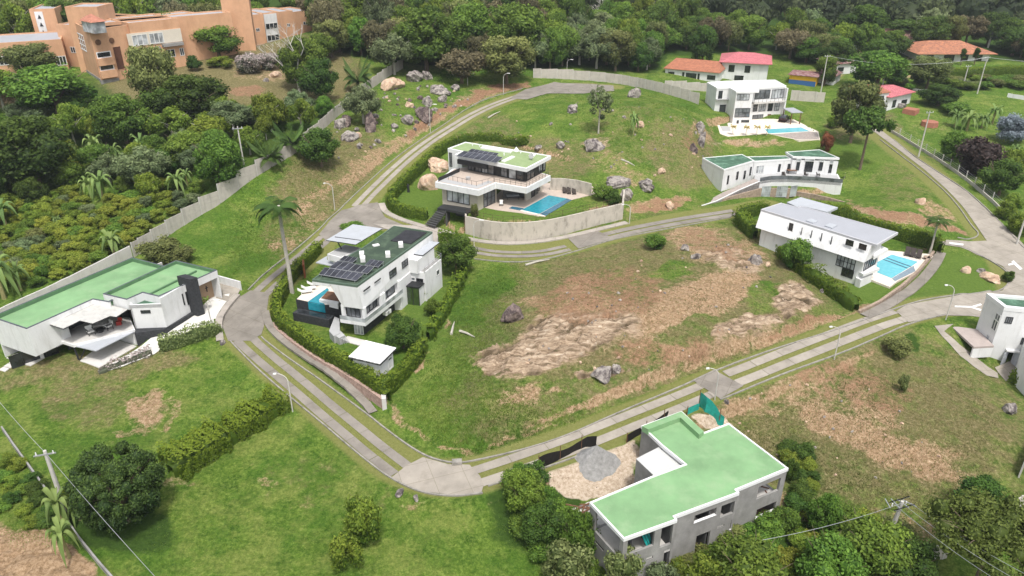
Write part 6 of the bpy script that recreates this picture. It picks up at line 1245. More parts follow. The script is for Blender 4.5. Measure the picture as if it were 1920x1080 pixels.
def house(name, label, a, b, dep, h, roofm, wallm, rise=1.5, ov=.5, ridge=.3, wins=(), z=None, cat='house'):
    A = G(*a); B_ = G(*b); z = min(A.z, B_.z) if z is None else z; A = P(*a, z); B_ = P(*b, z); A, B_ = V2(A), V2(B_); d = (B_ - A).normalized(); n = Vector((-d.y, d.x)) * dep; q = [A, B_, B_ + n, A + n]
    r = empty(name, (A.x, A.y, z), 0, label, cat); m = MB(); m.prism([tuple(p) for p in q], z - 1.5, z + h); m.build('wall', wallm, r); hip_roof(r, q, z + h, rise, ov, roofm, ridge=ridge)
    w = Wall(A, B_, z, z + h); e = Wall(B_, B_ + n, z, z + h)
    for side, f0, f1, z0, z1, nx in wins: wl = w if side == 'f' else e; window(r, wl, (wl.L * f0, wl.L * f1, z + z0, z + z1), nx, 1, M_DARKMETAL, M_GLASS, 0, .08)
    return r, w, e
TR = tilemat('orange_tile', (.52, .20, .11), (.36, .14, .08), 3); TP = tilemat('pink_sheet', (.66, .20, .22), (.52, .15, .17), 4); TO = tilemat('old_clay_tile', (.60, .25, .13), (.32, .14, .09), 3.5); TM = tilemat('rusty_sheet', (.42, .30, .28), (.20, .06, .06), 4); TG = tilemat('dark_fibre_cement', (.16, .16, .15), (.09, .09, .085), 3)
house('white_house', 'single storey white house with orange tiled roof behind the panel wall', (1246,147), (1345,156), 12, 2.9, TR, M_WHITE, 2.0, .5, .12, (('f',.06,.18,.8,2.0,2), ('f',.33,.37,0,2.2,1), ('f',.40,.60,.1,2.1,3), ('f',.62,.66,0,2.2,1), ('f',.8,.95,.8,2.0,2)))
house('white_house', 'two storey white house with bright pink red hipped roof', (1350,153), (1436,158), 13, 5.6, TP, M_WHITE, 1.8, .9, .35, (('f',.15,.28,2.9,4.8,2), ('f',.5,.62,2.9,4.8,2), ('f',.3,.5,.4,2.0,2), ('e',.75,.95,3.6,5.0,1), ('e',.1,.2,3.4,4.0,1)))
r_, w_, e_ = house('painted_shed', 'small shed painted yellow and blue with rusty sheet roof', (1478,158), (1528,163), 7, 2.8, TM, mat('yellow_paint', (.75, .42, .02), .7, .1, 2), .7, .5, .1)
m = MB(); w_.bar(m, 0, w_.L, w_.z0 - .5, w_.z0 + 1.4, 0, .06); m.build('blue_band', mat('blue_paint', (.04, .12, .30), .7, .1, 2), r_)
house('small_house', 'small white house with rusty maroon sheet roof beside the painted shed', (1530,156), (1562,160), 6, 2.6, TM, M_WHITE, 1.2, .5, .2, (('f',.3,.55,0,2.0,1),))
house('small_house', 'white cottage with maroon tiled roof half hidden by the dark trees', (1560,140), (1604,138), 8, 3.2, TM, M_WHITE, 1.6, .6, .25, (('f',.2,.45,.8,2.0,2),))
house('farm_building', 'long low farm building with dark grey roof among trees', (1582,92), (1655,96), 9, 2.8, TG, M_WHITE, 1.2, .5, .1)
house('farm_building', 'farm building with pinkish tiled roof behind the dark grey roof', (1640,84), (1712,92), 10, 3.2, tilemat('pale_pink_tile', (.50, .28, .23), (.34, .20, .17), 3), M_WHITE, 1.8, .5, .1)
house('farm_shelter', 'low shelter with white sheet roof in front of the dark grey farm roof', (1628,100), (1680,97), 6, 2.2, M_WHITE2, M_WHITE, .5, .4, .1)
house('country_house', 'wide country house with old orange clay tile roof beyond the hedge', (1722,116), (1852,116), 16, 2.6, TO, M_WHITE, 2.6, 1.6, .3, (('f',.1,.2,.2,2.1,2), ('f',.35,.5,.0,2.1,3), ('f',.6,.7,.2,2.1,1), ('f',.8,.9,.2,2.1,2)))
r_, w_, e_ = house('white_house', 'white two storey house with pink sheet roof beside the banana garden', (1662,208), (1704,198), 9, 3.6, TP, M_WHITE, 1.2, .7, .2, (('f',.2,.35,.5,2.4,1), ('f',.6,.85,.8,1.9,3)))
house('white_house', 'narrow white house with orange tile roof beside the pink roof', (1630,212), (1660,208), 9, 4.8, TR, M_WHITE, 1.0, .3, .1, (('f',.4,.7,2.8,4.0,2), ('f',.3,.6,.4,1.8,2)))
house('far_house', 'pale house with faded red roof at the top left', (8,48), (46,50), 12, 3.0, tilemat('faded_red_tile', (.66, .38, .30), (.5, .28, .22), 3), M_CREAM, 2.0, .8, .3)
house('far_house', 'small house with dark red roof left of the brick stair block', (62,50), (82,52), 8, 3.0, TM, M_WHITE, 1.4, .6, .3)
house('far_house', 'white building with pale roof far behind the brick building', (572,22), (640,18), 12, 6.0, M_GREYROOF, M_WHITE, .4, .3, .1, (('f',.1,.9,3.5,4.6,5),))
o = MB(); p = G(1835, 235); 
for (x, y), l, w1 in (((1707,212), 'low square brick planter with flat top in the banana garden', 2.2), ((1742,236), 'octagonal red brick well in the banana garden', 2.0)):
    p = G(x, y); o = MB(); o.tube([(p.x, p.y, p.z - .3), (p.x, p.y, p.z + 1.1)], [w1, w1 * .95], 8 if w1 == 2.0 else 4); tag(o.build('brick_well' if w1 == 2.0 else 'brick_planter', mat('red_brick', (.36, .15, .10), .9, .25, 3)), l, 'well' if w1 == 2.0 else 'planter')
# ================================================================ VEGETATION
rng = np.random.RandomState(11)
L_DARK = leafmat('leaves_dark', (0.022, 0.055, 0.011), (0.114, 0.192, 0.031), .25, .35); L_MID = leafmat('leaves_mid', (0.036, 0.086, 0.012), (0.186, 0.294, 0.043), .25, .35); L_LIGHT = leafmat('leaves_light', (.06, .115, .012), (.26, .33, .045), .2, .35)
L_OLIVE = leafmat('leaves_olive', (0.054, 0.074, 0.019), (0.228, 0.252, 0.078)); L_BROWN = leafmat('leaves_brownish', (0.066, 0.062, 0.030), (0.228, 0.198, 0.102)); L_GREY = leafmat('leaves_grey_green', (0.054, 0.084, 0.034), (0.216, 0.270, 0.120))
L_HEDGE = leafmat('hedge_leaves', (.036, .08, .009), (.24, .32, .03), .08, .3); L_FLOWER = leafmat('flowering_leaves', (.03, .06, .015), (.62, .50, .50), .1); L_BLUE = leafmat('silver_blue_leaves', (.10, .13, .15), (.34, .38, .44), .1)
L_RED = leafmat('rusty_leaves', (.10, .04, .02), (.30, .11, .05), .1); L_YEL = leafmat('yellow_palm_leaves', (.20, .18, .02), (.55, .42, .06), .1); L_BAN = leafmat('banana_leaves', (.07, .14, .035), (.24, .33, .10), .15, .3); L_COF = leafmat('coffee_leaves', (.075, .12, .012), (.33, .37, .055), .2, .35); L_PALM = leafmat('palm_leaves', (.02, .05, .012), (.10, .17, .035), .1, .25); L_PURP = leafmat('purple_leaves', (.03, .022, .02), (.09, .06, .055), .1); L_PALE = leafmat('pale_leaves', (.05, .08, .02), (.28, .33, .12), .1)
M_BARK = mat('bark', (.16, .12, .085), .9, .35, 3, .3); M_BARKP = mat('pale_bark', (.45, .42, .36), .85, .25, 3, .2)
def leaves(pos, nrm, size, var, V, F, A, aspect=1.6):
    n = len(pos); t = rng.randn(n, 3); t -= (t * nrm).sum(1)[:, None] * nrm; t /= np.linalg.norm(t, axis=1)[:, None] + 1e-9; b = np.cross(nrm, t); s = size[:, None]
    q = np.stack([pos - t * s * .5 * aspect, pos + b * s * .42, pos + t * s * .5 * aspect, pos - b * s * .42], 1)   # diamond leaf cluster
    base = sum(len(v) for v in V); V.append(q.reshape(-1, 3)); F.append(np.arange(n * 4).reshape(n, 4) + base); A.append(np.repeat(var, 4))
def sphere_pts(n): v = rng.randn(n, 3); return v / np.linalg.norm(v, axis=1)[:, None]
def blobcore(c, r, V, F, A, var=0.0, nu=8, nv=5):
    th = np.linspace(0, 2 * np.pi, nu, endpoint=False); ph = np.linspace(.15, np.pi - .15, nv); P_, T_ = np.meshgrid(ph, th, indexing='ij'); jit = 1 + .22 * (rng.rand(nv, nu) - .5)
    p = np.stack([np.sin(P_) * np.cos(T_) * jit, np.sin(P_) * np.sin(T_) * jit, np.cos(P_) * jit], -1).reshape(-1, 3) * r + c; base = sum(len(v) for v in V); V.append(p); f = []
    for i in range(nv - 1):
        for j in range(nu): f.append((i * nu + j, (i + 1) * nu + j, (i + 1) * nu + (j + 1) % nu, i * nu + (j + 1) % nu))
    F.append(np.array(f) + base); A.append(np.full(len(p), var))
def crown_mesh(name, m, rx, rz, zc, nclump=34, nleaf=3600, leaf=.22, clump=.36, flat=0.0, gap=.0, core=.62, seedv=0, hollow=.45, low=-.55):
    'leaf clumps spread through an ellipsoid; unit: metres for a crown of radius rx'
    V, F, A = [], [], []; cs = []
    while len(cs) < nclump:
        u = sphere_pts(1)[0]; rr = (hollow + (1 - hollow) * rng.rand() ** .6) * (1 - clump * .55)
        c = np.array([u[0] * rx * rr, u[1] * rx * rr, u[2] * rz * rr])
        if u[2] < low: continue
        if flat and c[2] > rz * .5: c[2] = rz * (.5 + .2 * rng.rand())
        cs.append(c)
    per = nleaf // nclump
    for c in cs:
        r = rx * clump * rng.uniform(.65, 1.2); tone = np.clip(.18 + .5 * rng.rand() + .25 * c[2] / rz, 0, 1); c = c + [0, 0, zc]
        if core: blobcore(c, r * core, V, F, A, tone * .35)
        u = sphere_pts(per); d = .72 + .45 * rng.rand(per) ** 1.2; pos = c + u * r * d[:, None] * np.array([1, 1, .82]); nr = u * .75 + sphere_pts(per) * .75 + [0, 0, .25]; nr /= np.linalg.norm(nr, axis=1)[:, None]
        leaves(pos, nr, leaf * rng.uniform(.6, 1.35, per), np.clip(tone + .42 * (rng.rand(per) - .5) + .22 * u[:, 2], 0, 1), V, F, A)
    return np.concatenate(V), np.concatenate(F), np.concatenate(A)
def trunk_mb(h, r, forks, rx, rz, zc, lean=.3, sub=True):
    mb = MB(); k = [Vector((0, 0, -.4)), Vector((rng.uniform(-.1, .1) * lean, rng.uniform(-.1, .1) * lean, h * .5)), Vector((rng.uniform(-.3, .3) * lean, rng.uniform(-.3, .3) * lean, h))]; mb.tube(k, [r * 1.3, r, r * .8], 7)
    for i in range(forks):
        a = 2 * math.pi * i / forks + rng.uniform(-.4, .4); e = Vector((math.cos(a) * rx * .62, math.sin(a) * rx * .62, zc + rz * rng.uniform(-.1, .55))); mid = k[-1].lerp(e, .5) + Vector((0, 0, rng.uniform(0, .4)))
        mb.tube([k[-1] - Vector((0, 0, .2)), mid, e], [r * .6, r * .4, r * .15], 5)
        if sub:
            for s in (-1, 1): e2 = e + Vector((math.cos(a + s) * rx * .3, math.sin(a + s) * rx * .3, rz * .3)); mb.tube([mid, mid.lerp(e2, .6) + Vector((0, 0, .1)), e2], [r * .3, r * .2, r * .06], 4)
    return mb
PROTO = {}
def proto(kind, name, lm, bark, H_, rx, rz, tr, **kw):
    'H_: total height, crown radius rx, half height rz'
    zc = H_ - rz; V, F, A = crown_mesh(name, lm, rx, rz, zc, **kw); e = bpy.data.objects.new(name, None)
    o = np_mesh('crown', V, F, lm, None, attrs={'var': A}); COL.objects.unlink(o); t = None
    if tr > 0: t = trunk_mb(max(.4, zc - rz * .55), tr, 5, rx, rz, zc).build('trunk', bark); COL.objects.unlink(t)
    PROTO[kind] = (name, o.data, t.data if t else None, H_, rx)
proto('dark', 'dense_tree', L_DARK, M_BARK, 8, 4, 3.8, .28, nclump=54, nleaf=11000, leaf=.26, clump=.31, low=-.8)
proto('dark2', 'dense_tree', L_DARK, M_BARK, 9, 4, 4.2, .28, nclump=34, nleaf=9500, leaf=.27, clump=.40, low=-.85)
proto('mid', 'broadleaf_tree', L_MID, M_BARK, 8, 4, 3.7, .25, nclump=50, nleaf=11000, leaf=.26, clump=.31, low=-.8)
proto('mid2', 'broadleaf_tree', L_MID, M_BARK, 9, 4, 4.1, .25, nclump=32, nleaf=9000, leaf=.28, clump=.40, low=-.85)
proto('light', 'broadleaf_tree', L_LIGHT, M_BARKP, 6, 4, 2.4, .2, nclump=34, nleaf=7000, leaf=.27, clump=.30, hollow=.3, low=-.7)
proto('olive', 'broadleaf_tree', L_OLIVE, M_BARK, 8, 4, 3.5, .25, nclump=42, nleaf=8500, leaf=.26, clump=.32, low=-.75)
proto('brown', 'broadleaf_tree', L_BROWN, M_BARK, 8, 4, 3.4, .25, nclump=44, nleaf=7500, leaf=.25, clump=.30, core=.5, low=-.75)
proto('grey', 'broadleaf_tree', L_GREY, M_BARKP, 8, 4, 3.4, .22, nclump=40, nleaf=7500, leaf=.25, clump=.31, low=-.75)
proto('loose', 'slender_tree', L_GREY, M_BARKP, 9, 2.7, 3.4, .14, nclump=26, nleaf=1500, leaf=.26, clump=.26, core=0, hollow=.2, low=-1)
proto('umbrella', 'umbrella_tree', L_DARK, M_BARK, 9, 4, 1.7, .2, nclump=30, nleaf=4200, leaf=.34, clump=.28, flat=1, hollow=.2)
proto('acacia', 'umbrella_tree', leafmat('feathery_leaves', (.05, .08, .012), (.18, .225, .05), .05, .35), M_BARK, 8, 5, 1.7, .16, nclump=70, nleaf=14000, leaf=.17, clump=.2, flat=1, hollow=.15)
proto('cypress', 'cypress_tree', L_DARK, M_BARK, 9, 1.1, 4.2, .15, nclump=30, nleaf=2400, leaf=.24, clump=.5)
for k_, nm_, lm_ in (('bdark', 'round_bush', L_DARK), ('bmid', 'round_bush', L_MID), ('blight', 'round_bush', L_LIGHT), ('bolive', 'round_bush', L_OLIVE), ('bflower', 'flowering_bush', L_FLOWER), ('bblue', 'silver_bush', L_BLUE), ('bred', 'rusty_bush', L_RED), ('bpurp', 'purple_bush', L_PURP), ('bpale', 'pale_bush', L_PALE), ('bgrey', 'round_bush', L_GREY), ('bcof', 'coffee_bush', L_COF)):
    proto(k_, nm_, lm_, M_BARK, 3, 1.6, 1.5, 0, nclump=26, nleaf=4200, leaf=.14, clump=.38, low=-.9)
# the large round tree of the front lawn, with finer leaves
proto('front', 'round_tree', leafmat('glossy_dark_leaves', (.012, .032, .009), (.10, .16, .034), .05), M_BARK, 6.6, 3.6, 3.1, .28, nclump=150, nleaf=36000, leaf=.125, clump=.17, hollow=.82, low=-.95, core=.75)
def frond(mb_v, base, yaw, L, w, rise, droop, V, F, A, var, seg=7, leaflet=True):
    d = np.array([math.cos(yaw), math.sin(yaw), 0]); s = np.array([-math.sin(yaw), math.cos(yaw), 0]); pts = []
    for i in range(seg + 1):
        t = i / seg; pts.append(base + d * L * (t * (1 - .25 * t)) + np.array([0, 0, rise * t - droop * t * t]))
    b0 = sum(len(v) for v in V); vv_, ff = [], []
    if leaflet:   # feather leaf: thin blades along the rib
        for i in range(seg * 8):
            t = (i + 1) / (seg * 8); k = min(int(t * seg), seg - 1); p = pts[k] + (pts[k + 1] - pts[k]) * (t * seg - k); lw = w * math.sin(math.pi * min(.97, t * .85 + .12)); 
            for sd in (-1, 1):
                e = p + s * sd * lw + d * lw * .5 - np.array([0, 0, lw * .45]); n0 = len(vv_); q = d * .038 * L / 2; vv_ += [p - q * .5, p + q * .5, e + q * .25, e - q * .25]; ff.append((n0, n0 + 1, n0 + 2, n0 + 3))
    else:
        for i in range(seg + 1):
            t = i / seg; lw = w * math.sin(math.pi * min(.98, t * .9 + .08)); fold = np.array([0, 0, lw * .35]); vv_ += [pts[i] - s * lw + fold, pts[i], pts[i] + s * lw + fold]
        for i in range(seg):
            a = i * 3; ff += [(a, a + 1, a + 4, a + 3), (a + 1, a + 2, a + 5, a + 4)]
    V.append(np.array(vv_)); F.append(np.array(ff) + b0); A.append(np.full(len(vv_), var) + rng.uniform(-.1, .1, len(vv_)))
def palm_proto(kind, name, lm, h, L, nf, tr, w=.45, leaflet=True, rise=(.6, 1.6), droop=(.8, 1.8), bark=None, dead=False):
    V, F, A = [], [], []
    for i in range(nf):
        yaw = i * 2.4 + rng.uniform(-.3, .3); up = i / nf; frond(None, np.array([0, 0, h]), yaw, L * rng.uniform(.8, 1.1), w, rise[0] + (rise[1] - rise[0]) * up, droop[0] + (droop[1] - droop[0]) * (1 - up), V, F, A, .3 + .6 * rng.rand(), leaflet=leaflet)
    o = np_mesh('fronds', np.concatenate(V), np.concatenate(F), lm, None, attrs={'var': np.clip(np.concatenate(A), 0, 1)}); COL.objects.unlink(o)
    t = MB(); t.tube([(0, 0, -.4), (.05, 0, h * .3), (-.03, .03, h * .7), (0, 0, h + .1)], [tr * 1.5, tr * 1.1, tr, tr * .9], 8); t = t.build('trunk', bark or M_BARK, None); COL.objects.unlink(t); PROTO[kind] = (name, o.data, t.data, h + rise[1] * .6, L)
palm_proto('palm', 'royal_palm', L_PALM, 8.6, 3.3, 20, .17, .62, True, (.5, 2.4), (2.2, 2.6), M_BARKP)
palm_proto('palm2', 'date_palm', L_PALM, 1.0, 4.0, 26, .35, .7, True, (1.0, 4.0), (1.0, 2.2))
palm_proto('banana', 'banana_plant', L_BAN, 1.3, 2.7, 15, .2, .34, False, (.7, 2.1), (1.3, 2.3), mat('banana_stem', (.30, .27, .12), .8, .3, 3))
palm_proto('ypalm', 'yellow_palm', L_YEL, 1.7, 1.3, 11, .06, .35, True, (.3, 1.0), (.5, 1.0), M_BARKP)
palm_proto('spalm', 'small_palm', L_MID, 1.6, 1.1, 10, .06, .3, True, (.3, 1.0), (.5, 1.0), M_BARKP)
def plant(kind, x, y, z, s, rz, label, cat, group=None, sx=None, name=None):
    nm, cd, td, H_, rx = PROTO[kind]; e = bpy.data.objects.new(name or nm, None); COL.objects.link(e); e.location = (x, y, z); e.rotation_euler = (0, 0, rz); e.scale = (sx or s, sx or s, s)
    tag(e, label, cat, group)
    if td is None and False: pass
    c = bpy.data.objects.new('crown' if kind not in ('palm', 'palm2', 'banana', 'ypalm', 'spalm') else 'fronds', cd); COL.objects.link(c); c.parent = e
    if td: t = bpy.data.objects.new('trunk', td); COL.objects.link(t); t.parent = e
    return e
def ztop(y, py): return CAMH - y * math.tan(PITCH - math.atan((540 - py) / FPX))
PLACED = []
def T(kind, px, yb, yt, hw, label, cat='tree', group=None, name=None):
    'base at pixel (px, yb) on the ground, top at row yt, half width hw pixels'
    g = G(px, yb); h = max(.6, ztop(g.y, yt) - g.z) ; dist = math.hypot(g.y, CAMH - g.z); r = hw * dist / FPX
    nm, cd, td, H_, rx = PROTO[kind]; PLACED.append((g.x, g.y, r))
    return plant(kind, g.x, g.y, g.z - .05, h / H_, rng.uniform(0, 6.28), label, cat, group, sx=r / rx, name=name)
for a in [
 ('dark', 75, 352, 215, 75, 'big dark mango tree in front of the orchard bananas at the left'), ('dark', -5, 380, 288, 30, 'dark tree cut by the left edge above the banana patch'), ('mid2', 112, 218, 118, 76, 'wide mid green tree below the brick prow'), ('light', 8, 205, 132, 42, 'bright leaved tree at the far left below the brick wing'),
 ('olive', 65, 142, 80, 44, 'olive tree standing against the left brick wing'), ('mid', 238, 268, 172, 50, 'rounded green tree below the dry lawn'), ('olive', 303, 215, 78, 44, 'tall brown tinged tree in front of the brick building'), ('dark2', 318, 222, 140, 44, 'dark tree at the foot of the tall brown tinged tree'),
 ('dark', 372, 228, 138, 60, 'broad dark grey green tree on the slope below the dry lawn'), ('mid2', 411, 107, 44, 46, 'lush tree touching the brick wing windows'), ('mid', 572, 170, 66, 44, 'tall green tree behind the bare white tree'), ('dark2', 604, 192, 105, 34, 'dark tree right of the bare white tree'),
 ('light', 325, 262, 204, 44, 'yellow green umbrella shaped tree with pale trunk in the orchard'), ('light', 400, 272, 218, 42, 'second yellow green tree right of the pale trunk'), ('light', 510, 246, 178, 36, 'bright yellow green tree near the panel wall'), ('light', 566, 244, 188, 30, 'bright yellow green tree touching the panel wall'), ('light', 500, 262, 216, 20, 'small bright tree left of the date palms'),
 ('grey', 440, 248, 188, 42, 'feathery grey green tree in the upper orchard'), ('mid', 358, 306, 244, 46, 'green tree left of the concrete pole'), ('mid', 415, 352, 252, 46, 'dense green tree just left of the concrete pole'), ('grey', 276, 352, 272, 46, 'grey green tree between the two banana groups'), ('light', 142, 275, 198, 34, 'light tree left of the tall bananas'),
 ('dark2', 603, 312, 236, 37, 'solitary dark round tree just inside the panel wall'), ('light', 470, 290, 240, 30, 'light green tree above the concrete pole'), ('mid2', 190, 330, 268, 34, 'mid green tree between the big mango and the bananas'),
 ('loose', 1122, 250, 150, 27, 'slender pale trunked tree alone on the grassy knoll'), ('olive', 950, 156, 64, 50, 'large dark olive tree at the top of the cut bank'), ('brown', 866, 156, 88, 46, 'brownish tree left of the large olive tree'), ('mid', 800, 132, 14, 62, 'big green tree above the boulders'), ('grey', 740, 140, 60, 40, 'grey green tree at the corner of the panel wall'),
 ('mid', 960, 118, 2, 62, 'tall bright green tree towering behind the olive tree'), ('mid', 885, 112, 0, 50, 'tall dark green tree left of the tallest bright one'), ('grey', 682, 232, 160, 34, 'thin leaved pale tree beside the leaning boulders'), ('dark', 1316, 122, 46, 26, 'dark tree behind the orange tiled roof'),
 ('dark', 1615, 84, 8, 42, 'big dark tree left above the grey farm roof'), ('mid2', 1642, 168, 92, 56, 'leafy green tree in front of the farm buildings'), ('dark', 1566, 132, 72, 28, 'dark tree between the farm roof and the maroon cottage'), ('olive', 1737, 166, 104, 38, 'olive tree in front of the clay tile roof'), ('olive', 1594, 268, 146, 42, 'large ragged olive tree beside the narrow orange roofed house'),
 ('umbrella', 1612, 318, 205, 43, 'black green flat crowned tree on two thin trunks by the road'), ('dark', 1758, 198, 158, 34, 'dark low tree right of the pink sheet roof'), ('mid', 1785, 300, 243, 28, 'bright green tree inside the wire fence'), ('bpurp', 1830, 330, 255, 42, 'dark purple leaved tree inside the wire fence'), ('dark2', 1872, 366, 296, 38, 'dark green tree beside the purple tree'), ('light', 1895, 330, 282, 26, 'light green tree at the right edge behind the dark one'),
 ('cypress', 1801, 122, 84, 5, 'left slim cypress in front of the clay tile roof'), ('cypress', 1826, 122, 82, 5, 'right slim cypress in front of the clay tile roof'), ('dark', 1897, 104, 50, 34, 'dark rounded tree right of the clay tile roof'), ('umbrella', 1700, 84, 38, 40, 'flat crowned tree behind the pinkish farm roof'), ('mid2', 1545, 160, 100, 20, 'small leafy tree beside the painted shed'),
 ('acacia', 1820, 1112, 972, 105, 'wide flat olive crown at the lower right corner'), ('dark', 1833, 965, 902, 46, 'round dark tree on the dry slope at the lower right'), ('mid', 1535, 1002, 928, 30, 'green tree right of the unfinished house'), ('mid2', 1400, 1130, 1020, 70, 'leafy tree at the foot of the unfinished house front'), ('light', 1320, 1130, 1058, 46, 'low leafy tree below the grey shell at the bottom edge'),
 ('mid2', 1620, 1070, 975, 66, 'broad green tree left of the lattice topped pole'), ('mid', 1545, 1110, 1010, 62, 'leafy tree at the bottom edge below the lattice topped pole'), ('dark2', 1690, 1100, 1010, 50, 'dark tree behind the broken lower wall'),
 ('mid', 988, 965, 884, 38, 'green tree left of the building yard'), ('dark2', 1018, 1015, 945, 38, 'darker tree left of the unfinished house'), ('mid', 1085, 1050, 960, 34, 'green tree touching the left wall of the unfinished house'),
 ('dark2', 856, 512, 438, 36, 'dark dense tree at the hedge corner below the driveway'), ('dark2', 757, 652, 588, 32, 'dark shrubby tree behind the garden shed')]:
    T(*a)
for a in [
 ('bdark', 366, 132, 102, 15, 'small round clipped bush on the dry lawn'), ('blight', 415, 126, 105, 22, 'flat clipped yellow green bush on the dry lawn'), ('bflower', 468, 136, 93, 26, 'pale flowering bush on the dry lawn'), ('bflower', 505, 130, 92, 20, 'right hand pale flowering bush on the dry lawn'), ('bolive', 305, 492, 446, 40, 'wide olive bush at the corner of the panel wall'), ('bolive', 340, 492, 460, 26, 'lower part bush right of the wide olive bush'),
 ('blight', 686, 1012, 928, 36, 'tall yellow green bush on the front lawn'), ('blight', 652, 1066, 1000, 28, 'lower yellow green bush left of the tall one on the front lawn'), ('bpale', 1062, 1100, 1022, 44, 'pale leaved bush at the bottom beside the unfinished house'), ('bpale', 1165, 1110, 1030, 34, 'pale bush in front of the corner of the unfinished house'), ('bgrey', 1240, 1110, 1060, 30, 'grey green bush at the bottom edge below the grey shell'),
 ('blight', 142, 955, 905, 14, 'yellow bush beside the lower left pole'), ('bred', 1548, 284, 248, 13, 'rusty red bush below the pale pool terrace'), ('blight', 1562, 240, 214, 14, 'yellow green bush beside the lane behind the carport'), ('bblue', 1893, 268, 212, 30, 'round silver blue bush at the right edge'), ('blight', 1880, 410, 375, 18, 'yellow green bush outside the wire fence'), ('blight', 1905, 440, 395, 20, 'next yellow green bush along the wire fence'),
 ('blight', 1895, 395, 362, 16, 'yellow green bush inside the wire fence corner'), ('bdark', 736, 662, 618, 18, 'small dark shrub left of the shrubby tree'), ('bmid', 812, 592, 560, 16, 'green shrub along the inside of the right hedge'), ('bmid', 790, 560, 535, 14, 'small green shrub near the glass garden room'), ('bolive', 1680, 665, 632, 26, 'low dark shrub patch on the slope below the road'), ('bmid', 1486, 505, 445, 28, 'bushy tree in front of the long white facade with slit windows'),
 ('bdark', 1600, 488, 460, 12, 'small shrub under the window grid of the grey roofed house'), ('bmid', 1228, 465, 438, 22, 'green bush on the slope below the upper road'), ('bmid', 1130, 372, 345, 22, 'green shrubs behind the far end of the long pool'), ('bdark', 1150, 385, 355, 16, 'dark shrub right of the brown loungers'), ('bdark', 1887, 528, 506, 11, 'dark clipped bush at the tip of the lawn island'), ('bolive', 1530, 430, 418, 6, 'tiny shrub'), ('bmid', 975, 890, 868, 14, 'small green shrub at the start of the black net'),
 ('bmid', 1790, 215, 190, 24, 'green bush in the banana garden'), ('bmid', 660, 430, 418, 22, 'small clipped bush at the road junction'), ('bdark', 1480, 905, 860, 12, 'dark shrub beside the right wall of the unfinished house'), ('bpale', 1690, 735, 700, 10, 'pale weed clump on the dry slope'), ('bolive', 890, 410, 380, 8, 'slim shrub at the corner of the beige ground floor'), ('bolive', 70, 450, 428, 20, 'greyish shrub among the coffee rows')]:
    if 'tiny' in a[5]: continue
    T(*a, cat='bush')
T('front', 238, 978, 843, 76, 'large round glossy dark tree on the front lawn')
T('palm', 547, 548, 358, 62, 'tall royal palm rising above the driveway bend', 'palm tree')
T('palm', 1742, 478, 402, 34, 'royal palm inside the hedge beside the dark loungers', 'palm tree')
for k, a in enumerate([('palm2', 548, 285, 232, 40, 'dark date palm beside the panel wall'), ('palm2', 505, 312, 256, 42, 'lower dark date palm beside the panel wall'), ('palm2', 672, 170, 106, 34, 'dark date palm at the top of the panel wall')]): T(*a, cat='palm tree')
for k, (x, yb, yt, hw, l) in enumerate([(184, 305, 238, 26, 'tall banana plant in the middle orchard'), (216, 305, 262, 22, 'short banana plant right of the tall one'), (270, 298, 238, 26, 'blue green banana plant left of the grey green tree'), (195, 378, 308, 32, 'large banana clump below the mango tree'), (172, 372, 320, 24, 'banana plant at the left of the large clump'), (335, 362, 312, 26, 'banana plant near the concrete pole'), (352, 350, 308, 18, 'narrow banana plant near the concrete pole'),
    (12, 425, 362, 34, 'banana plant cut by the left edge above the coffee bushes'), (215, 482, 422, 34, 'broad banana plant above the long green roof'), (8, 560, 455, 46, 'big banana plant beside the far corner of the green roof'), (40, 545, 480, 28, 'banana plant right of the big one at the left edge'), (140, 330, 300, 14, 'small banana plant under the mango tree'), (110, 425, 400, 14, 'small banana plant in the coffee rows'),
    (1187, 252, 200, 15, 'lone banana plant on the knoll'), (120, 985, 905, 40, 'broad leaved banana plant beside the low wall at the lower left'), (130, 1045, 962, 34, 'banana plant beside the bare soil at the lower left'), (150, 975, 920, 24, 'upright banana plant under the lower left pole'), (1790, 238, 196, 22, 'banana plant in the garden by the brick well'), (1812, 245, 200, 24, 'second banana plant in the garden by the brick well'), (1840, 240, 206, 20, 'right banana plant in the garden by the brick well'), (1860, 232, 188, 20, 'banana plant nearest the lane wall'), (1900, 300, 262, 18, 'banana plant below the silver blue bush')]):
    T('banana', x, yb, yt, hw, l, cat='banana plant', group='banana plants')
for k, (x, yb) in enumerate(((1373, 253), (1398, 254), (1418, 254), (1437, 254))): T('ypalm', x, yb, yb - 22, 9, ('first', 'second', 'third', 'fourth')[k] + ' yellow palm from the left along the pale terrace edge', cat='palm tree', group='yellow palms')
for k, (x, yb) in enumerate(((1446, 324), (1503, 325), (1523, 325), (1553, 328), (1583, 335))): T('spalm', x, yb, yb - 15, 7, ('first', 'second', 'third', 'fourth', 'fifth')[k] + ' small potted palm from the left on the curved terrace', cat='palm tree', group='small palms on the curved terrace')
T('spalm', 390, 582, 552, 9, 'small palm on a pole in front of the tan entrance wall', cat='palm tree')
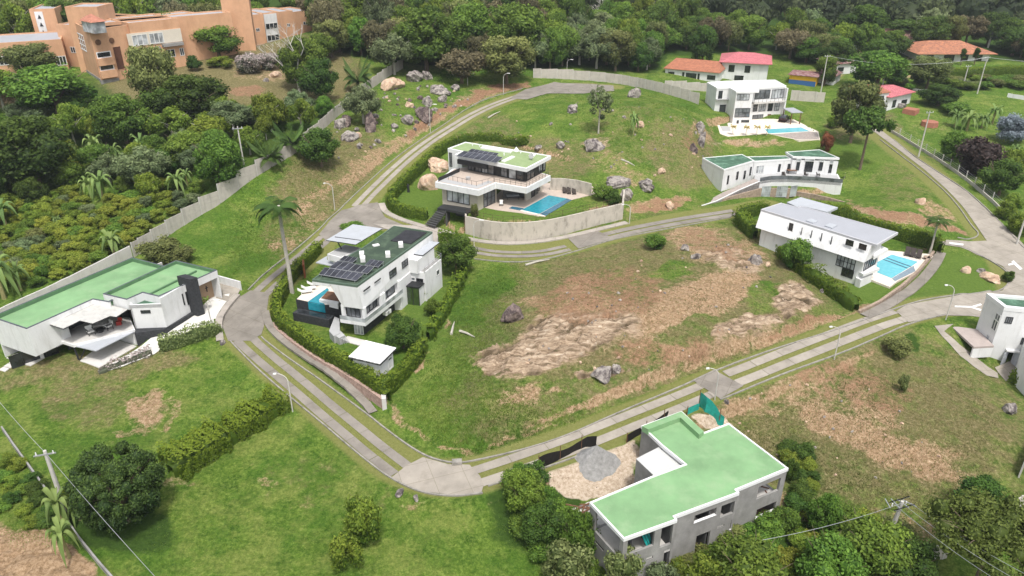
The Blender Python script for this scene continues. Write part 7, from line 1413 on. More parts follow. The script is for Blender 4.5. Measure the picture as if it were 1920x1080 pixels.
# ---- orchard, coffee and forest: many individuals
def inpoly(x, y, poly):
    c = False
    for i in range(len(poly)):
        a, b = poly[i], poly[i - 1]
        if (a[1] > y) != (b[1] > y) and x < (b[0] - a[0]) * (y - a[1]) / (b[1] - a[1]) + a[0]: c = not c
    return c
def scatter(poly, n, kinds, hr, rr, mind, label, cat, group, tries=40):
    x0 = min(p[0] for p in poly); x1 = max(p[0] for p in poly); y0 = min(p[1] for p in poly); y1 = max(p[1] for p in poly); c = 0
    for _ in range(n * tries):
        px, py = rng.uniform(x0, x1), rng.uniform(y0, y1)
        if not inpoly(px, py, poly): continue
        g = G(px, py)
        if any((g.x - a) ** 2 + (g.y - b) ** 2 < (max(mind, r * .75)) ** 2 for a, b, r in PLACED): continue
        k = kinds[rng.randint(len(kinds))]; h = rng.uniform(*hr); r = rng.uniform(*rr); nm, cd, td, H_, rx = PROTO[k]
        lb = label[k] if isinstance(label, dict) else label
        plant(k, g.x, g.y, g.z - .1, h / H_, rng.uniform(0, 6.28), lb, cat, group, sx=r / rx); PLACED.append((g.x, g.y, r)); c += 1
        if c >= n: break
    return c
ORCH = {'dark': 'dark green orchard tree on the slope left of the panel wall', 'dark2': 'dark green orchard tree on the slope left of the panel wall', 'mid': 'mid green orchard tree on the slope left of the panel wall', 'mid2': 'mid green orchard tree on the slope left of the panel wall', 'light': 'yellow green orchard tree on the slope left of the panel wall', 'grey': 'grey green orchard tree on the slope left of the panel wall', 'olive': 'olive orchard tree on the slope left of the panel wall'}
scatter([(-60,225),(120,230),(300,225),(420,228),(600,215),(625,212),(480,305),(425,345),(330,385),(230,375),(0,400),(-60,420)], 46, ['dark','mid','mid2','light','grey','light','dark2'], (3.5, 6), (2.0, 3.4), 4.6, ORCH, 'tree', 'orchard trees')
CB = {'bcof': 'bright yellow green coffee bush in the plot above the long green roof', 'blight': 'yellow green coffee bush in the plot above the long green roof', 'bmid': 'green coffee bush in the plot above the long green roof', 'bolive': 'olive coffee bush in the plot above the long green roof', 'bgrey': 'greyish coffee bush in the plot above the long green roof'}
scatter([(-60,400),(120,375),(250,385),(400,345),(455,345),(300,415),(240,465),(190,495),(60,545),(-60,590)], 125, ['bcof','bcof','bcof','blight','bmid','bgrey'], (1.5, 2.5), (1.0, 1.8), 1.9, CB, 'bush', 'coffee bushes')
scatter([(-60,300),(160,300),(300,330),(400,350),(250,385),(0,400)], 30, ['bmid','bcof','blight'], (1.2, 2.4), (1.2, 2.2), 2.2, {'bcof': 'bright yellow green bush under the orchard trees', 'blight': 'yellow green bush under the orchard trees', 'bmid': 'green bush under the orchard trees', 'bolive': 'olive bush under the orchard trees'}, 'bush', 'orchard undergrowth bushes')
scatter([(0,860),(60,885),(120,975),(60,985),(0,960)], 16, ['bmid','blight','bdark'], (.8, 1.3), (.8, 1.3), 1.0, {'bmid': 'lush green garden plant left of the low wall', 'blight': 'bright green garden plant left of the low wall', 'bdark': 'dark green garden plant left of the low wall'}, 'bush', 'garden plants left of the low wall')
scatter([(1480,985),(1560,965),(1700,1000),(1700,1075),(1560,1090),(1250,1085),(1380,1000)], 20, ['bmid','blight','bcof','bolive'], (1.2, 2.4), (1.3, 2.2), 1.8, {'bmid': 'green thicket bush below the unfinished house', 'blight': 'yellow green thicket bush below the unfinished house', 'bolive': 'olive thicket bush below the unfinished house', 'bcof': 'pale yellow green thicket bush below the unfinished house'}, 'bush', 'thicket below the unfinished house')
scatter([(1476,845),(1500,850),(1525,930),(1500,960),(1480,950)], 12, ['bmid','blight','bdark'], (1, 2), (.9, 1.6), 1.2, {'bmid': 'green bush on the slope right of the unfinished house', 'blight': 'yellow green bush on the slope right of the unfinished house', 'bdark': 'dark bush on the slope right of the unfinished house'}, 'bush', 'bushes right of the unfinished house')
scatter([(945,880),(1020,895),(1045,960),(1090,1040),(1120,1085),(1040,1085),(960,960)], 16, ['bmid','bdark','bmid'], (1.5, 2.6), (1.2, 2.0), 1.5, {'bmid': 'green bush left of the unfinished house', 'bdark': 'dark bush left of the unfinished house'}, 'bush', 'bushes left of the unfinished house')
scatter([(1660,150),(1920,150),(1920,170),(1660,170)], 22, ['bmid','bolive','bgrey'], (1.5, 2.5), (1.5, 3), 2.5, {'bmid': 'green roadside bush below the long clipped hedge', 'bolive': 'olive roadside bush below the long clipped hedge', 'bgrey': 'grey green roadside bush below the long clipped hedge'}, 'bush', 'roadside bushes')
# forest behind: nearest rows first, each tree an object; what lies beyond is one mass
def forest(n):
    kinds = ['mid', 'dark', 'olive', 'grey', 'brown', 'dark2', 'mid2', 'mid', 'olive', 'light']; lab = {'mid': 'mid green', 'mid2': 'mid green', 'dark': 'dark green', 'dark2': 'dark green', 'olive': 'olive', 'grey': 'grey green', 'brown': 'brownish', 'light': 'pale green'}; c = 0
    keepout = [[(1235,100),(1470,95),(1480,170),(1235,165)], [(1465,130),(1610,110),(1610,170),(1465,175)], [(1575,70),(1710,60),(1720,105),(1580,105)], [(1690,100),(1900,95),(1930,175),(1640,175),(1640,120)], [(1300,130),(1500,130),(1540,260),(1300,260)], [(0,35),(95,35),(95,70),(0,70)], [(560,0),(650,0),(650,30),(560,30)]]
    edge = [(600,120),(640,105),(760,118),(840,132),(1000,132),(1110,128),(1200,140),(1250,118),(1470,120),(1600,118),(1920,118)]
    cand = []
    for _ in range(14000):
        y = rng.uniform(195, 430); x = rng.uniform(-.78, .80) * y; cand.append((y + rng.uniform(-20, 20), x, y))
    cand.sort()
    for _, x, y in cand:
        z = H(x, y); px, py = PX(x, y, z)
        if px < -60 or px > 1990 or py > 160 or py < -40: continue
        e = np.interp(px, [p[0] for p in edge], [p[1] for p in edge], left=60) if px > 600 else np.interp(px, [0, 130, 240, 350, 430, 500, 600], [108, 104, 110, 98, 84, 70, 60])
        if py > e: continue
        if any(inpoly(px, py, k) for k in keepout): continue
        r = rng.uniform(3.6, 6.2)
        if any((x - a) ** 2 + (y - b) ** 2 < (max(r, q) * .78) ** 2 for a, b, q in PLACED[-320:]): continue
        k = kinds[rng.randint(len(kinds))]; nm, cd, td, H_, rx = PROTO[k]; h = rng.uniform(8, 15) * (.8 if py > 90 else 1)
        plant(k, x, y, z - .3, h / H_, rng.uniform(0, 6.28), lab[k] + ' forest tree in the wood behind the estate', 'tree', 'forest trees behind the estate', sx=r / rx); PLACED.append((x, y, r)); c += 1
        if c >= n: break
    return c
nf_ = forest(290)
# far wood: one mass of crowns
def far_wood():
    V, F, A = [], [], []
    pts = []
    for _ in range(1900):
        y = 285 + 745 * rng.rand() ** 1.4; x = rng.uniform(-.85, .85) * y; z = H(x, y); px, py = PX(x, y, z)
        if (px < 110 and py > 25) or (550 < px < 660 and py > -5) or any(abs(x - a) < 4 and abs(y - b) < 4 for a, b, _ in PLACED[-290:]): continue
        r = rng.uniform(4.5, 8); h = rng.uniform(6, 12); tone = rng.uniform(.0, .9); c = np.array([x, y, z + h * .5])
        blobcore(c + [0, 0, -.3], r * .72, V, F, A, tone * .4, 8, 5); n = 210 if y < 480 else 90; u = sphere_pts(n); u[:, 2] = np.abs(u[:, 2]); pos = c + u * [r, r, h * .55] * rng.uniform(.65, 1.12, (n, 1)); nr = u + sphere_pts(n) * .6; nr /= np.linalg.norm(nr, axis=1)[:, None]
        leaves(pos, nr, rng.uniform(.6, 1.6, n), np.clip(tone + rng.uniform(-.25, .25, n), 0, 1), V, F, A)
    o = np_mesh('far_wood', np.concatenate(V), np.concatenate(F), leafmat('far_leaves', (.018, .032, .010), (.10, .125, .045), .0), attrs={'var': np.concatenate(A)}); tag(o, 'far off wooded hillside that reads as one green mass behind the nearer trees', 'wood', kind='stuff')
far_wood()
# ---- hedges
def hedge(line, wd, h, label, lm=L_HEDGE, rag=.12, dens=34, leaf=.2, top=1.0, up=0):
    l = resample(line, .6); V, F, A = [], [], []; n = len(l); prof = [(-.5, -.15), (-.52, .5), (-.46, .93), (-.2, 1.0), (.2, 1.0), (.46, .93), (.52, .5), (.5, -.15)]; k = len(prof); rows = []
    zs = [H(p.x, p.y) + up for p in l]
    for i, p in enumerate(l):
        d = l[min(i + 1, n - 1)] - l[max(i - 1, 0)]; d.normalize(); hh = h * (1 + rag * (rng.rand() - .5) * 2); ww = wd * (1 + rag * (rng.rand() - .5)); q = min(1, (min(i, n - 1 - i) + .6) / 1.2)
        for a, b in prof: rows.append((p.x - d.y * a * ww * (.92 - rag * .6) * q, p.y + d.x * a * ww * (.92 - rag * .6) * q, zs[i] + b * hh * (.95 - rag * .7 if b > 0 else 1) * (.75 + .25 * q if b > 0 else 1)))
    V.append(np.array(rows)); f = [(i * k + j, i * k + j + 1, (i + 1) * k + j + 1, (i + 1) * k + j) for i in range(n - 1) for j in range(k - 1)]; F.append(np.array(f)); A.append(np.full(len(rows), .12))
    L = sum((b - a).length for a, b in zip(l[:-1], l[1:])); cum = np.concatenate([[0], np.cumsum([(b - a).length for a, b in zip(l[:-1], l[1:])])])
    N = int(L * (2 * h + wd) * dens); s = rng.rand(N) * L; idx = np.clip(np.searchsorted(cum, s) - 1, 0, n - 2); t = (s - cum[idx]) / np.maximum(np.diff(cum)[idx], 1e-6); P_ = np.array([(p.x, p.y) for p in l]); xy = P_[idx] * (1 - t)[:, None] + P_[idx + 1] * t[:, None]; zz = np.array(zs)[idx] * (1 - t) + np.array(zs)[idx + 1] * t
    d = P_[idx + 1] - P_[idx]; d /= np.linalg.norm(d, axis=1)[:, None] + 1e-9; nr = np.stack([-d[:, 1], d[:, 0]], 1); side = rng.rand(N) * (2 * h + wd); lump = fbm(xy[:, 0] * 1.0, xy[:, 1], 1.3, 3)
    off = np.where(side < h, -.5, np.where(side < 2 * h, .5, (side - 2 * h) / wd - .5)); hz = np.where(side < h, side, np.where(side < 2 * h, side - h, h)); isT = side >= 2 * h
    g = 1 + rag * 2.2 * (lump - .5) * 2; pos = np.stack([xy[:, 0] + nr[:, 0] * off * wd * g, xy[:, 1] + nr[:, 1] * off * wd * g, zz + hz * np.where(isT, g, 1) + rng.uniform(-.06, .1, N)], 1)
    nn = np.stack([nr[:, 0] * off * 2, nr[:, 1] * off * 2, np.zeros(N)], 1); nn[isT] = [0, 0, 1]; nn += sphere_pts(N) * .55; nn /= np.linalg.norm(nn, axis=1)[:, None]
    top_mix = np.clip((hz / h - .72) * 2.6, 0, 1) * top; var = np.clip(.16 + .34 * rng.rand(N) + .48 * top_mix * (.6 + .8 * (lump - .3)), 0, 1); leaves(pos, nn, leaf * rng.uniform(.6, 1.3, N), var, V, F, A)  # leaf colour gets lighter towards the hedge top
    o = np_mesh('hedge', np.concatenate(V), np.concatenate(F), lm, attrs={'var': np.concatenate(A)}); tag(o, label, 'hedge'); return o
def hpx(px, *a, **k): return hedge([Vector((p.x, p.y)) for p in smooth_line([G(*q) for q in px], 1)], *a, **k)
WL3 = [P(x, y, 1.1) for x, y in ((512,578),(505,590),(508,606),(525,624),(560,650),(600,676),(640,698),(680,724),(714,748))]
hedge(smooth_line([V2(G(600,470)), V2(G(572,500)), V2(G(542,532))] + [V2(p) for p in offset_line([Vector((p.x, p.y)) for p in WL3], .95)], 1), 1.3, 1.8, 'long clipped hedge curving round the left side of the solar panel house')
hpx([(712,748),(745,722),(775,690),(795,655)], 1.3, 1.9, 'short clipped hedge behind the garden shed corner')
hpx([(803,640),(822,610),(842,575),(862,535),(874,505)], 1.4, 1.7, 'looser hedge down the right side of the solar panel house', rag=.35)
hpx([(822,455),(850,455),(878,470)], 1.3, 2.0, 'dark hedge at the back corner beside the driveway', top=.4)
hpx([(802,412),(770,408),(745,400),(730,386),(738,368),(765,340),(800,308),(830,284),(850,272)], 1.4, 1.9, 'hedge along the road left of the black framed glass house', rag=.2)
hpx([(850,270),(880,262),(940,262),(990,270)], 1.3, 1.6, 'hedge behind the pale green roof on the knoll side', rag=.3)
hpx([(1436,398),(1410,404),(1385,412)], 1.5, 2.2, 'short bright hedge across the end of the curved road'); hpx([(1382,414),(1394,430),(1415,448)], 1.8, 2.3, 'hedge block running down to the corner of the grey roofed house', rag=.2)
hpx([(1492,392),(1550,408),(1620,428),(1690,448),(1740,462)], 1.4, 2.3, 'long straight clipped hedge behind the grey roofed house'); hpx([(1745,462),(1758,478)], 1.5, 2.6, 'hedge end block beside the palm and the dark loungers')
hpx([(1460,478),(1490,503),(1530,532),(1570,560),(1604,584)], 2.0, 1.9, 'thick dark hedge down the slope in front of the long white facade', top=.35, rag=.3)
hpx([(322,892),(370,862),(430,825),(490,788),(528,760)], 3.0, 2.1, 'tall shaggy yellow green hedge across the front lawns', rag=.38, dens=75, leaf=.19)
hpx([(1775,146),(1850,144),(1935,140)], 2.5, 2.6, 'long clipped hedge in front of the clay tiled country house'); hpx([(1892,712),(1930,730)], 1.6, 1.5, 'clipped hedge below the white house at the right edge', top=.4)
hpx([(300,655),(340,645),(380,632),(412,622)], 1.8, 1.5, 'low flowering hedge beside the pale driveway', lm=L_PALE, rag=.3); hpx([(185,700),(230,682),(285,662)], 1.2, .7, 'low sparse flowering border below the lower awning', lm=L_FLOWER, rag=.5, dens=24)
# ================================================================ ROCKS
def rockmat(name, c1, c2, c3):
    m = mat(name, c1, .95, .4, 1.1, .8, col2=c2, vscale=4, dirt=(c3, .95, 1.2, (1, 1, 1)), detail=10); r_ = [q for q in m.node_tree.nodes if q.type == 'VALTORGB'][0]; r_.color_ramp.elements[0].position = .42; r_.color_ramp.elements[1].position = .56; return m
M_ROCK = rockmat('grey_boulder', (.30, .27, .245), (.09, .075, .075), (.50, .45, .39)); M_ROCKT = rockmat('tan_boulder', (.55, .40, .28), (.36, .24, .17), (.62, .52, .42)); M_ROCKD = rockmat('dark_boulder', (.16, .12, .11), (.06, .045, .045), (.36, .29, .25))
def rock_mesh(name, seed, m, sub=3, cuts=9):
    rr = random.Random(seed); bm = bmesh.new(); bmesh.ops.create_icosphere(bm, subdivisions=sub, radius=1); pl_ = [(Vector((rr.gauss(0, 1), rr.gauss(0, 1), rr.gauss(0, .8))).normalized(), rr.uniform(.55, .85)) for _ in range(cuts)]
    for v in bm.verts:
        for n, d in pl_:
            k = v.co.dot(n)
            if k > d: v.co -= n * (k - d) * .9
        c = v.co; f = float(fbm(np.array([c.x * 2 + c.z * 1.7 + seed]), np.array([c.y * 2 - c.z * 1.3]), 1.0, 4)[0]); v.co *= 1 + .55 * (f - .5)
    me = bpy.data.meshes.new(name); bm.to_mesh(me); bm.free(); me.materials.append(m); return me
RK = {'g': [rock_mesh('boulder', s, M_ROCK, 4, 12) for s in (1, 2, 3)], 't': [rock_mesh('boulder', s, M_ROCKT, 4, 7) for s in (4, 5)], 'd': [rock_mesh('boulder', s, M_ROCKD, 4, 8) for s in (6,)]}
def boulder(k, px, py, w, h, label, group=None, i=0, rz=None, name='boulder'):
    'w, h: half sizes in pixels'
    g = G(px, py + h * .5); dist = math.hypot(g.y, CAMH - g.z); r = w * dist / FPX; hz = h * dist / FPX; o = bpy.data.objects.new(name, RK[k][i % len(RK[k])]); COL.objects.link(o); o.location = (g.x, g.y, g.z + hz * .25); o.scale = (r, r * .8, hz * 1.15); o.rotation_euler = (rng.uniform(-.2, .2), rng.uniform(-.2, .2), rng.uniform(0, 6.28) if rz is None else rz)
    return tag(o, label, 'boulder', group)
boulder('d', 961, 588, 25, 22, 'big dark split boulder standing alone in the rocky field', rz=.3); boulder('t', 803, 343, 19, 20, 'smooth tan egg shaped boulder in the left garden of the glass house', rz=0); boulder('t', 822, 308, 26, 14, 'flat cracked tan boulder against the white end wall', i=1, rz=.5)
for k, (x, y, w, h, t) in enumerate([(735,158,21,11,'t'),(775,144,18,10,'g'),(800,142,13,9,'g'),(695,232,13,20,'d'),(650,228,11,13,'d'),(655,255,17,9,'g'),(795,213,19,13,'d'),(765,225,12,10,'g'),(822,169,20,9,'g'),(800,190,11,10,'g'),(855,164,9,6,'g'),(768,196,9,6,'t'),(640,232,14,10,'g'),(672,252,8,5,'t'),(830,185,10,8,'g'),
    (1073,203,15,8,'g'),(1052,272,9,8,'g'),(1112,272,19,11,'g'),(1160,340,26,8,'g'),(1172,365,14,12,'g'),(1190,176,11,12,'g'),(1210,345,20,9,'g'),(1008,276,9,4,'g'),(1200,232,9,7,'t'),(1240,320,7,6,'t'),(1312,240,9,11,'g'),(1315,262,10,16,'g'),(1300,278,8,10,'d'),(1255,385,9,7,'t'),(1418,487,15,12,'g'),(1440,495,6,4,'t'),(1285,465,10,7,'g'),(1305,480,9,7,'g'),
    (1725,376,10,8,'t'),(1890,765,15,12,'g'),(1362,752,6,5,'g'),(1540,545,5,4,'g'),(1505,500,6,4,'g'),(750,922,10,6,'g'),(780,933,7,5,'g'),(1130,700,22,10,'g'),(1155,690,12,8,'g'),(418,642,6,5,'g'),(1810,505,10,8,'t'),(1855,520,16,9,'t'),(1840,508,8,6,'g'),(517,140,10,6,'t'),(500,150,6,4,'g'),(1690,198,9,5,'g')]):
    near = 'in the upper slope beside the panel wall' if x < 870 and y < 300 else 'on the grassy knoll behind the glass house' if x < 1350 and y < 400 else 'at the edge of the rocky field' if x < 1600 and y < 640 and x > 1200 else 'on the lawn island by the roundabout' if 1800 < x < 1870 and y < 540 else 'out in the open grass'
    boulder(t, x, y, w * 1.12, h * 1.12, {'g': 'grey lichen covered boulder ', 't': 'pale tan boulder ', 'd': 'dark weathered boulder '}[t] + near, 'boulders ' + near, k)
for zone, n, gl in (([(625,240),(650,200),(720,168),(780,150),(870,158),(880,190),(820,215),(810,240),(740,250),(700,275),(650,285)], 40, 'angular grey rock among the big boulders of the upper slope'), ([(560,260),(640,230),(700,170),(860,160),(880,190),(760,260),(700,290),(600,330)], 60, 'small rock scattered beside the panel wall slope'), ([(900,230),(1080,180),(1290,200),(1330,330),(1200,370),(1080,300),(940,260)], 46, 'small rock scattered on the grassy knoll'), ([(900,540),(1400,440),(1500,600),(1200,700),(900,720),(1060,500)], 60, 'small rock scattered over the bare field'), ([(1300,760),(1600,690),(1850,860),(1780,900),(1500,900)], 34, 'small rock scattered on the dry lower slope')):
    c = 0
    while c < n:
        x, y = rng.uniform(min(p[0] for p in zone), max(p[0] for p in zone)), rng.uniform(min(p[1] for p in zone), max(p[1] for p in zone))
        if inpoly(x, y, zone): s = rng.uniform(1.2, 4.0) * (2.0 if 'angular' in gl else 1); boulder(('gd' if 'angular' in gl else 'gt')[int(rng.rand() < .4)], x, y, s, s * .7, gl, gl.replace('rock ', 'rocks '), c, name='small_rock'); c += 1
# ================================================================ WALLS AND FENCES
M_PANEL = mat('precast_panel', (.50, .46, .41), .9, .12, .8, .1, dirt=((.24, .22, .19), .6, 1.3)); M_POST = mat('concrete_post', (.52, .50, .46), .85, .15, 2, .05)
def panel_wall(px, h, label, step=2.4, post=True, cat='wall', m=M_PANEL):
    l = resample([Vector((p.x, p.y)) for p in smooth_line([G(*q) for q in px], 1)], step); e = empty('panel_wall', (l[0].x, l[0].y, H(l[0].x, l[0].y)), 0, label, cat)
    for i in range(len(l) - 1):
        a, b = l[i], l[i + 1]; z = max(H(a.x, a.y), H(b.x, b.y), H((a.x + b.x) / 2, (a.y + b.y) / 2)); z = z + rng.uniform(-.04, .04); w = Wall(a, b, z - 1.2, z + h); mb = MB(); q = h / 3
        for k in range(3): w.bar(mb, .04, w.L - .04, z + k * q + (.02 if k else -1.2), z + (k + 1) * q, -.04, .04)
        mb.build('panel', m, e)
        if post: MB().box((a.x, a.y, z + h / 2 - .5), (.16, .16, h + 1.1), math.atan2(w.d.y, w.d.x)).build('post', M_POST, e)
    return e
panel_wall([(252,482),(300,452),(360,412),(430,370),(500,320),(560,285),(600,250)], 2.3, 'long stepped precast panel wall climbing between orchard and open slope'); panel_wall([(600,250),(640,212),(680,180),(718,150),(756,128)], 2.3, 'upper stretch of the stepped panel wall beside the date palm')
panel_wall([(1000,146),(1060,148),(1120,152),(1180,160),(1240,174),(1310,196)], 2.4, 'panel wall closing the estate behind the car park'); panel_wall([(1482,188),(1545,192)], 2.6, 'panel wall behind the three storey house below the painted shed'); panel_wall([(1246,166),(1300,170),(1345,172)], 2.0, 'lower panel wall in front of the orange tiled house')
panel_wall([(1668,1078),(1700,1062),(1740,1052),(1775,1046)], 1.8, 'broken panel wall at the bottom right', 2.2); panel_wall([(1884,965),(1915,950),(1960,930)], 1.6, 'pale panel wall cut by the lower right edge'); panel_wall([(1910,895),(1925,860),(1945,830)], 2.0, 'short panel wall at the right edge')
def lowwall(px, h, t, m, label, name='low_wall'):
    l = [G(*p) for p in px]; l = resample([Vector((p.x, p.y)) for p in l], 1.2); mb = MB()
    for a, b in zip(l[:-1], l[1:]): z0, z1 = H(a.x, a.y), H(b.x, b.y); Wall(a, b, min(z0, z1) - .6, z0 + h, z1 + h).mesh(mb, t)
    return tag(mb.build(name, m), label, 'wall')
lowwall([(4,808),(40,860),(78,912),(116,968),(150,1018),(184,1060),(212,1092)], .6, .16, M_RAW, 'low pale wall running down the lower left corner'); lowwall([(0,612),(60,582),(140,544),(205,510),(250,486)], 2.2, .2, M_RAWPALE, 'pale boundary wall behind the long green roof')
mb = MB(); q_ = smooth_line([Vector((p.x, p.y)) for p in WL3], 1)
for a, b in zip(q_[:-1], q_[1:]): Wall(a, b, -1.2, 1.12).mesh(mb, .4)
w_ = mb.build('stone_wall', mat('pink_stone_masonry', (.50, .36, .30), .9, .4, 2.5, .4, col2=(.24, .16, .13), vscale=6)); tag(w_, 'pinkish stone retaining wall under the long curving hedge', 'wall'); mb = MB(); mb.box((q_[-1].x + .3, q_[-1].y + .2, .2), (.5, .9, 2.2), .2); tag(mb.build('wall_pier', M_RAWPALE), 'pale end pier of the pinkish stone wall', 'pier')
lowwall([(1752,172),(1700,168),(1620,176)], .5, .2, M_RAWPALE, 'low kerb wall along the far lane'); lowwall([(1888,182),(1935,190)], 1.0, .2, M_WHITE, 'white lane bridge parapet at the right edge')
lr = [G(*p) for p in ((1662,246),(1700,268),(1760,306),(1820,350),(1870,396),(1925,452))]; lr = resample([Vector((p.x + .6, p.y)) for p in lr], 3.0); e_f = empty('wire_fence', (lr[0].x, lr[0].y, H(lr[0].x, lr[0].y)), 0, 'wire fence on a low block wall with pale posts along the right road', 'fence'); mb = MB()
for a, b in zip(lr[:-1], lr[1:]): z0, z1 = H(a.x, a.y), H(b.x, b.y); Wall(a, b, min(z0, z1) - .6, z0 + .6, z1 + .6).mesh(mb, .2)
mb.build('block_wall', M_PANEL, e_f); mb = MB()
for k in (1.0, 1.4, 1.8): mb.tube([(p.x, p.y, H(p.x, p.y) + k) for p in lr], .015, 3)
mb.build('wire', M_SOLARFR, e_f)
for p in lr: MB().box((p.x, p.y, H(p.x, p.y) + .9), (.12, .12, 2.2)).build('post', M_POST, e_f)
# building-site nets, gravel heap
def net(px, h, m, label):
    l = [G(*p) for p in px]; e = empty('shade_net', l[0], 0, label, 'net fence'); r_ = resample([Vector((p.x, p.y)) for p in l], .5); V_ = MB(); n = len(r_)
    for i, p in enumerate(r_): z = H(p.x, p.y); o = .12 * math.sin(i * 2.1); V_.v += [(p.x + o, p.y + o * .5, z - .05), (p.x - o * .4, p.y, z + h * (.5 + .12 * math.sin(i * 1.3))), (p.x, p.y, z + h * (.85 + .2 * math.sin(i * .5 + 1)))]
    for i in range(n - 1):
        for k in range(2): a = i * 3 + k; V_.f.append((a, a + 3, a + 4, a + 1)); V_.m.append(0)
    V_.build('net', m, e)
    for p in r_[::5]: MB().tube([(p.x, p.y, H(p.x, p.y) - .2), (p.x, p.y, H(p.x, p.y) + h + .3)], .045, 5).build('post', M_WOOD, e)
M_NETB = mat('black_net', (.015, .013, .012), .8, .3, 3); M_NETG = mat('turquoise_net', (.02, .33, .27), .6, .25, 3)
net([(1010,880),(1050,862),(1080,846),(1100,838),(1118,840)], 1.5, M_NETB, 'sagging black shade net beside the grey gravel heap'); net([(1175,830),(1205,812),(1230,795),(1252,782)], 1.0, M_NETB, 'low black shade net behind the green roofed shell'); net([(1310,762),(1322,772),(1340,786),(1356,800)], 1.9, M_NETG, 'turquoise net fence at the back corner of the green roofed shell'); net([(1288,778),(1310,768)], .9, M_NETG, 'short turquoise net strip joining the back corner')
g = G(1118, 864); mb = MB(); nr_, ns_ = 9, 26
for i in range(nr_ + 1):
    for j in range(ns_):
        t = i / nr_; a = 2 * math.pi * j / ns_; rad = 2.0 * t * (1 + .12 * math.sin(3 * a + 1) + .06 * math.sin(7 * a)); x, y = g.x + rad * math.cos(a) * 1.15, g.y + rad * math.sin(a) * .9; mb.v.append((x, y, H(x, y) - .05 + 2.0 * (1 - t) ** 1.1 + .06 * math.sin(5 * a + 6 * t) * (1 - t)))
for i in range(nr_):
    for j in range(ns_): mb.f.append((i * ns_ + j, (i + 1) * ns_ + j, (i + 1) * ns_ + (j + 1) % ns_, i * ns_ + (j + 1) % ns_)); mb.m.append(0)
tag(mb.build('gravel_heap', mat('grey_gravel', (.30, .295, .285), .95, .35, 2.5, .5, vscale=14), smooth=True), 'heap of grey gravel on the pale sand yard', 'heap')
c = 0
while c < 9:
    x, y = rng.uniform(1030, 1200), rng.uniform(830, 950)
    if inpoly(x, y, [(1035,885),(1100,848),(1200,825),(1200,925),(1110,945),(1050,930)]) and math.hypot(x - 1118, y - 864) > 32: boulder('gd'[c % 2], x, y, rng.uniform(.7, 1.6), rng.uniform(.5, 1.0), 'small rubble stone lying on the pale sand yard', 'rubble stones on the sand yard', c, name='rubble_stone'); c += 1
pass
# ================================================================ POLES, LAMPS, WIRES
def pole(px, yb, yt, label, kind='t', r=.14, lean=0):
    g = G(px, yb); h = ztop(g.y, yt) - g.z; e = empty('utility_pole', g, 0, label, 'utility pole', None); MB().tube([(g.x, g.y, g.z - .5), (g.x + lean * .5, g.y, g.z + h / 2), (g.x + lean, g.y, g.z + h)], [r * 1.3, r, r * .75], 8).build('shaft', M_POST, e)
    c = MB(); z = g.z + h - .35; w = .9
    if kind == 't': c.box((g.x, g.y - .12, z), (w * 2, .1, .12), .3)
    else:
        for s in (-.5, .5):
            for q in ((-1, s), (0, s * .3)): c.box((g.x + lean, g.y + s, z + .1), (2.4, .08, .08), .35)
        for s in (-1, -.3, .4, 1): c.box((g.x + s, g.y, z + .1), (.07, 1.2, .07), .35 + s * .4)
    c.build('crossarm', M_SOLARFR, e)
    for s in (-.7, .7): MB().tube([(g.x + s, g.y + .2 * s - .1, z + .05), (g.x + s, g.y + .2 * s - .1, z + .32)], [.07, .05], 6).build('insulator', M_AC, e)
    return Vector((g.x + lean, g.y, g.z + h - .2))
P1 = pole(462, 337, 237, 'pale concrete pole beside the stepped panel wall'); P2 = pole(124, 958, 845, 'pale concrete pole above the banana plants at the lower left', r=.2); P3 = pole(1722, 294, 208, 'tall pale pole beside the wire fence of the right road'); P4 = pole(1662, 1018, 940, 'pole with lattice crossarms at the lower right', 'x', .2, .3)
P5 = pole(1538, 178, 103, 'pale pole right of the painted shed'); P6 = pole(1832, 176, 106, 'tall pole in front of the long clipped hedge'); pole(1752, 158, 122, 'short pole behind the pink roof garden'); pole(1806, 160, 122, 'slim pole between the two taller ones at the hedge'); pole(1745, 94, 58, 'pole beside the clay tile roof'); P7 = pole(1906, 458, 378, 'pole cut by the right edge below the wire fence')
g = G(1652, 172); h_ = ztop(g.y, 130) - g.z; e_t = empty('water_tower', g, 0, 'black water tank on a pale post behind the pink roof', 'water tower'); MB().tube([(g.x, g.y, g.z), (g.x, g.y, g.z + h_)], .15, 6).build('post', M_POST, e_t); MB().tube([(g.x, g.y, g.z + h_), (g.x, g.y, g.z + h_ + 1.4)], .65, 10).build('tank', M_BLACK, e_t)
g = G(1852, 90); h_ = 3.5; e_t = empty('water_tower', g, 0, 'square black water tank tower beyond the clay tile roof', 'water tower'); MB().tube([(g.x, g.y, g.z), (g.x, g.y, g.z + h_)], .3, 6).build('post', M_POST, e_t); MB().box((g.x, g.y, g.z + h_ + .8), (2.4, 2, 1.7), .2).build('tank', M_BLACK, e_t)
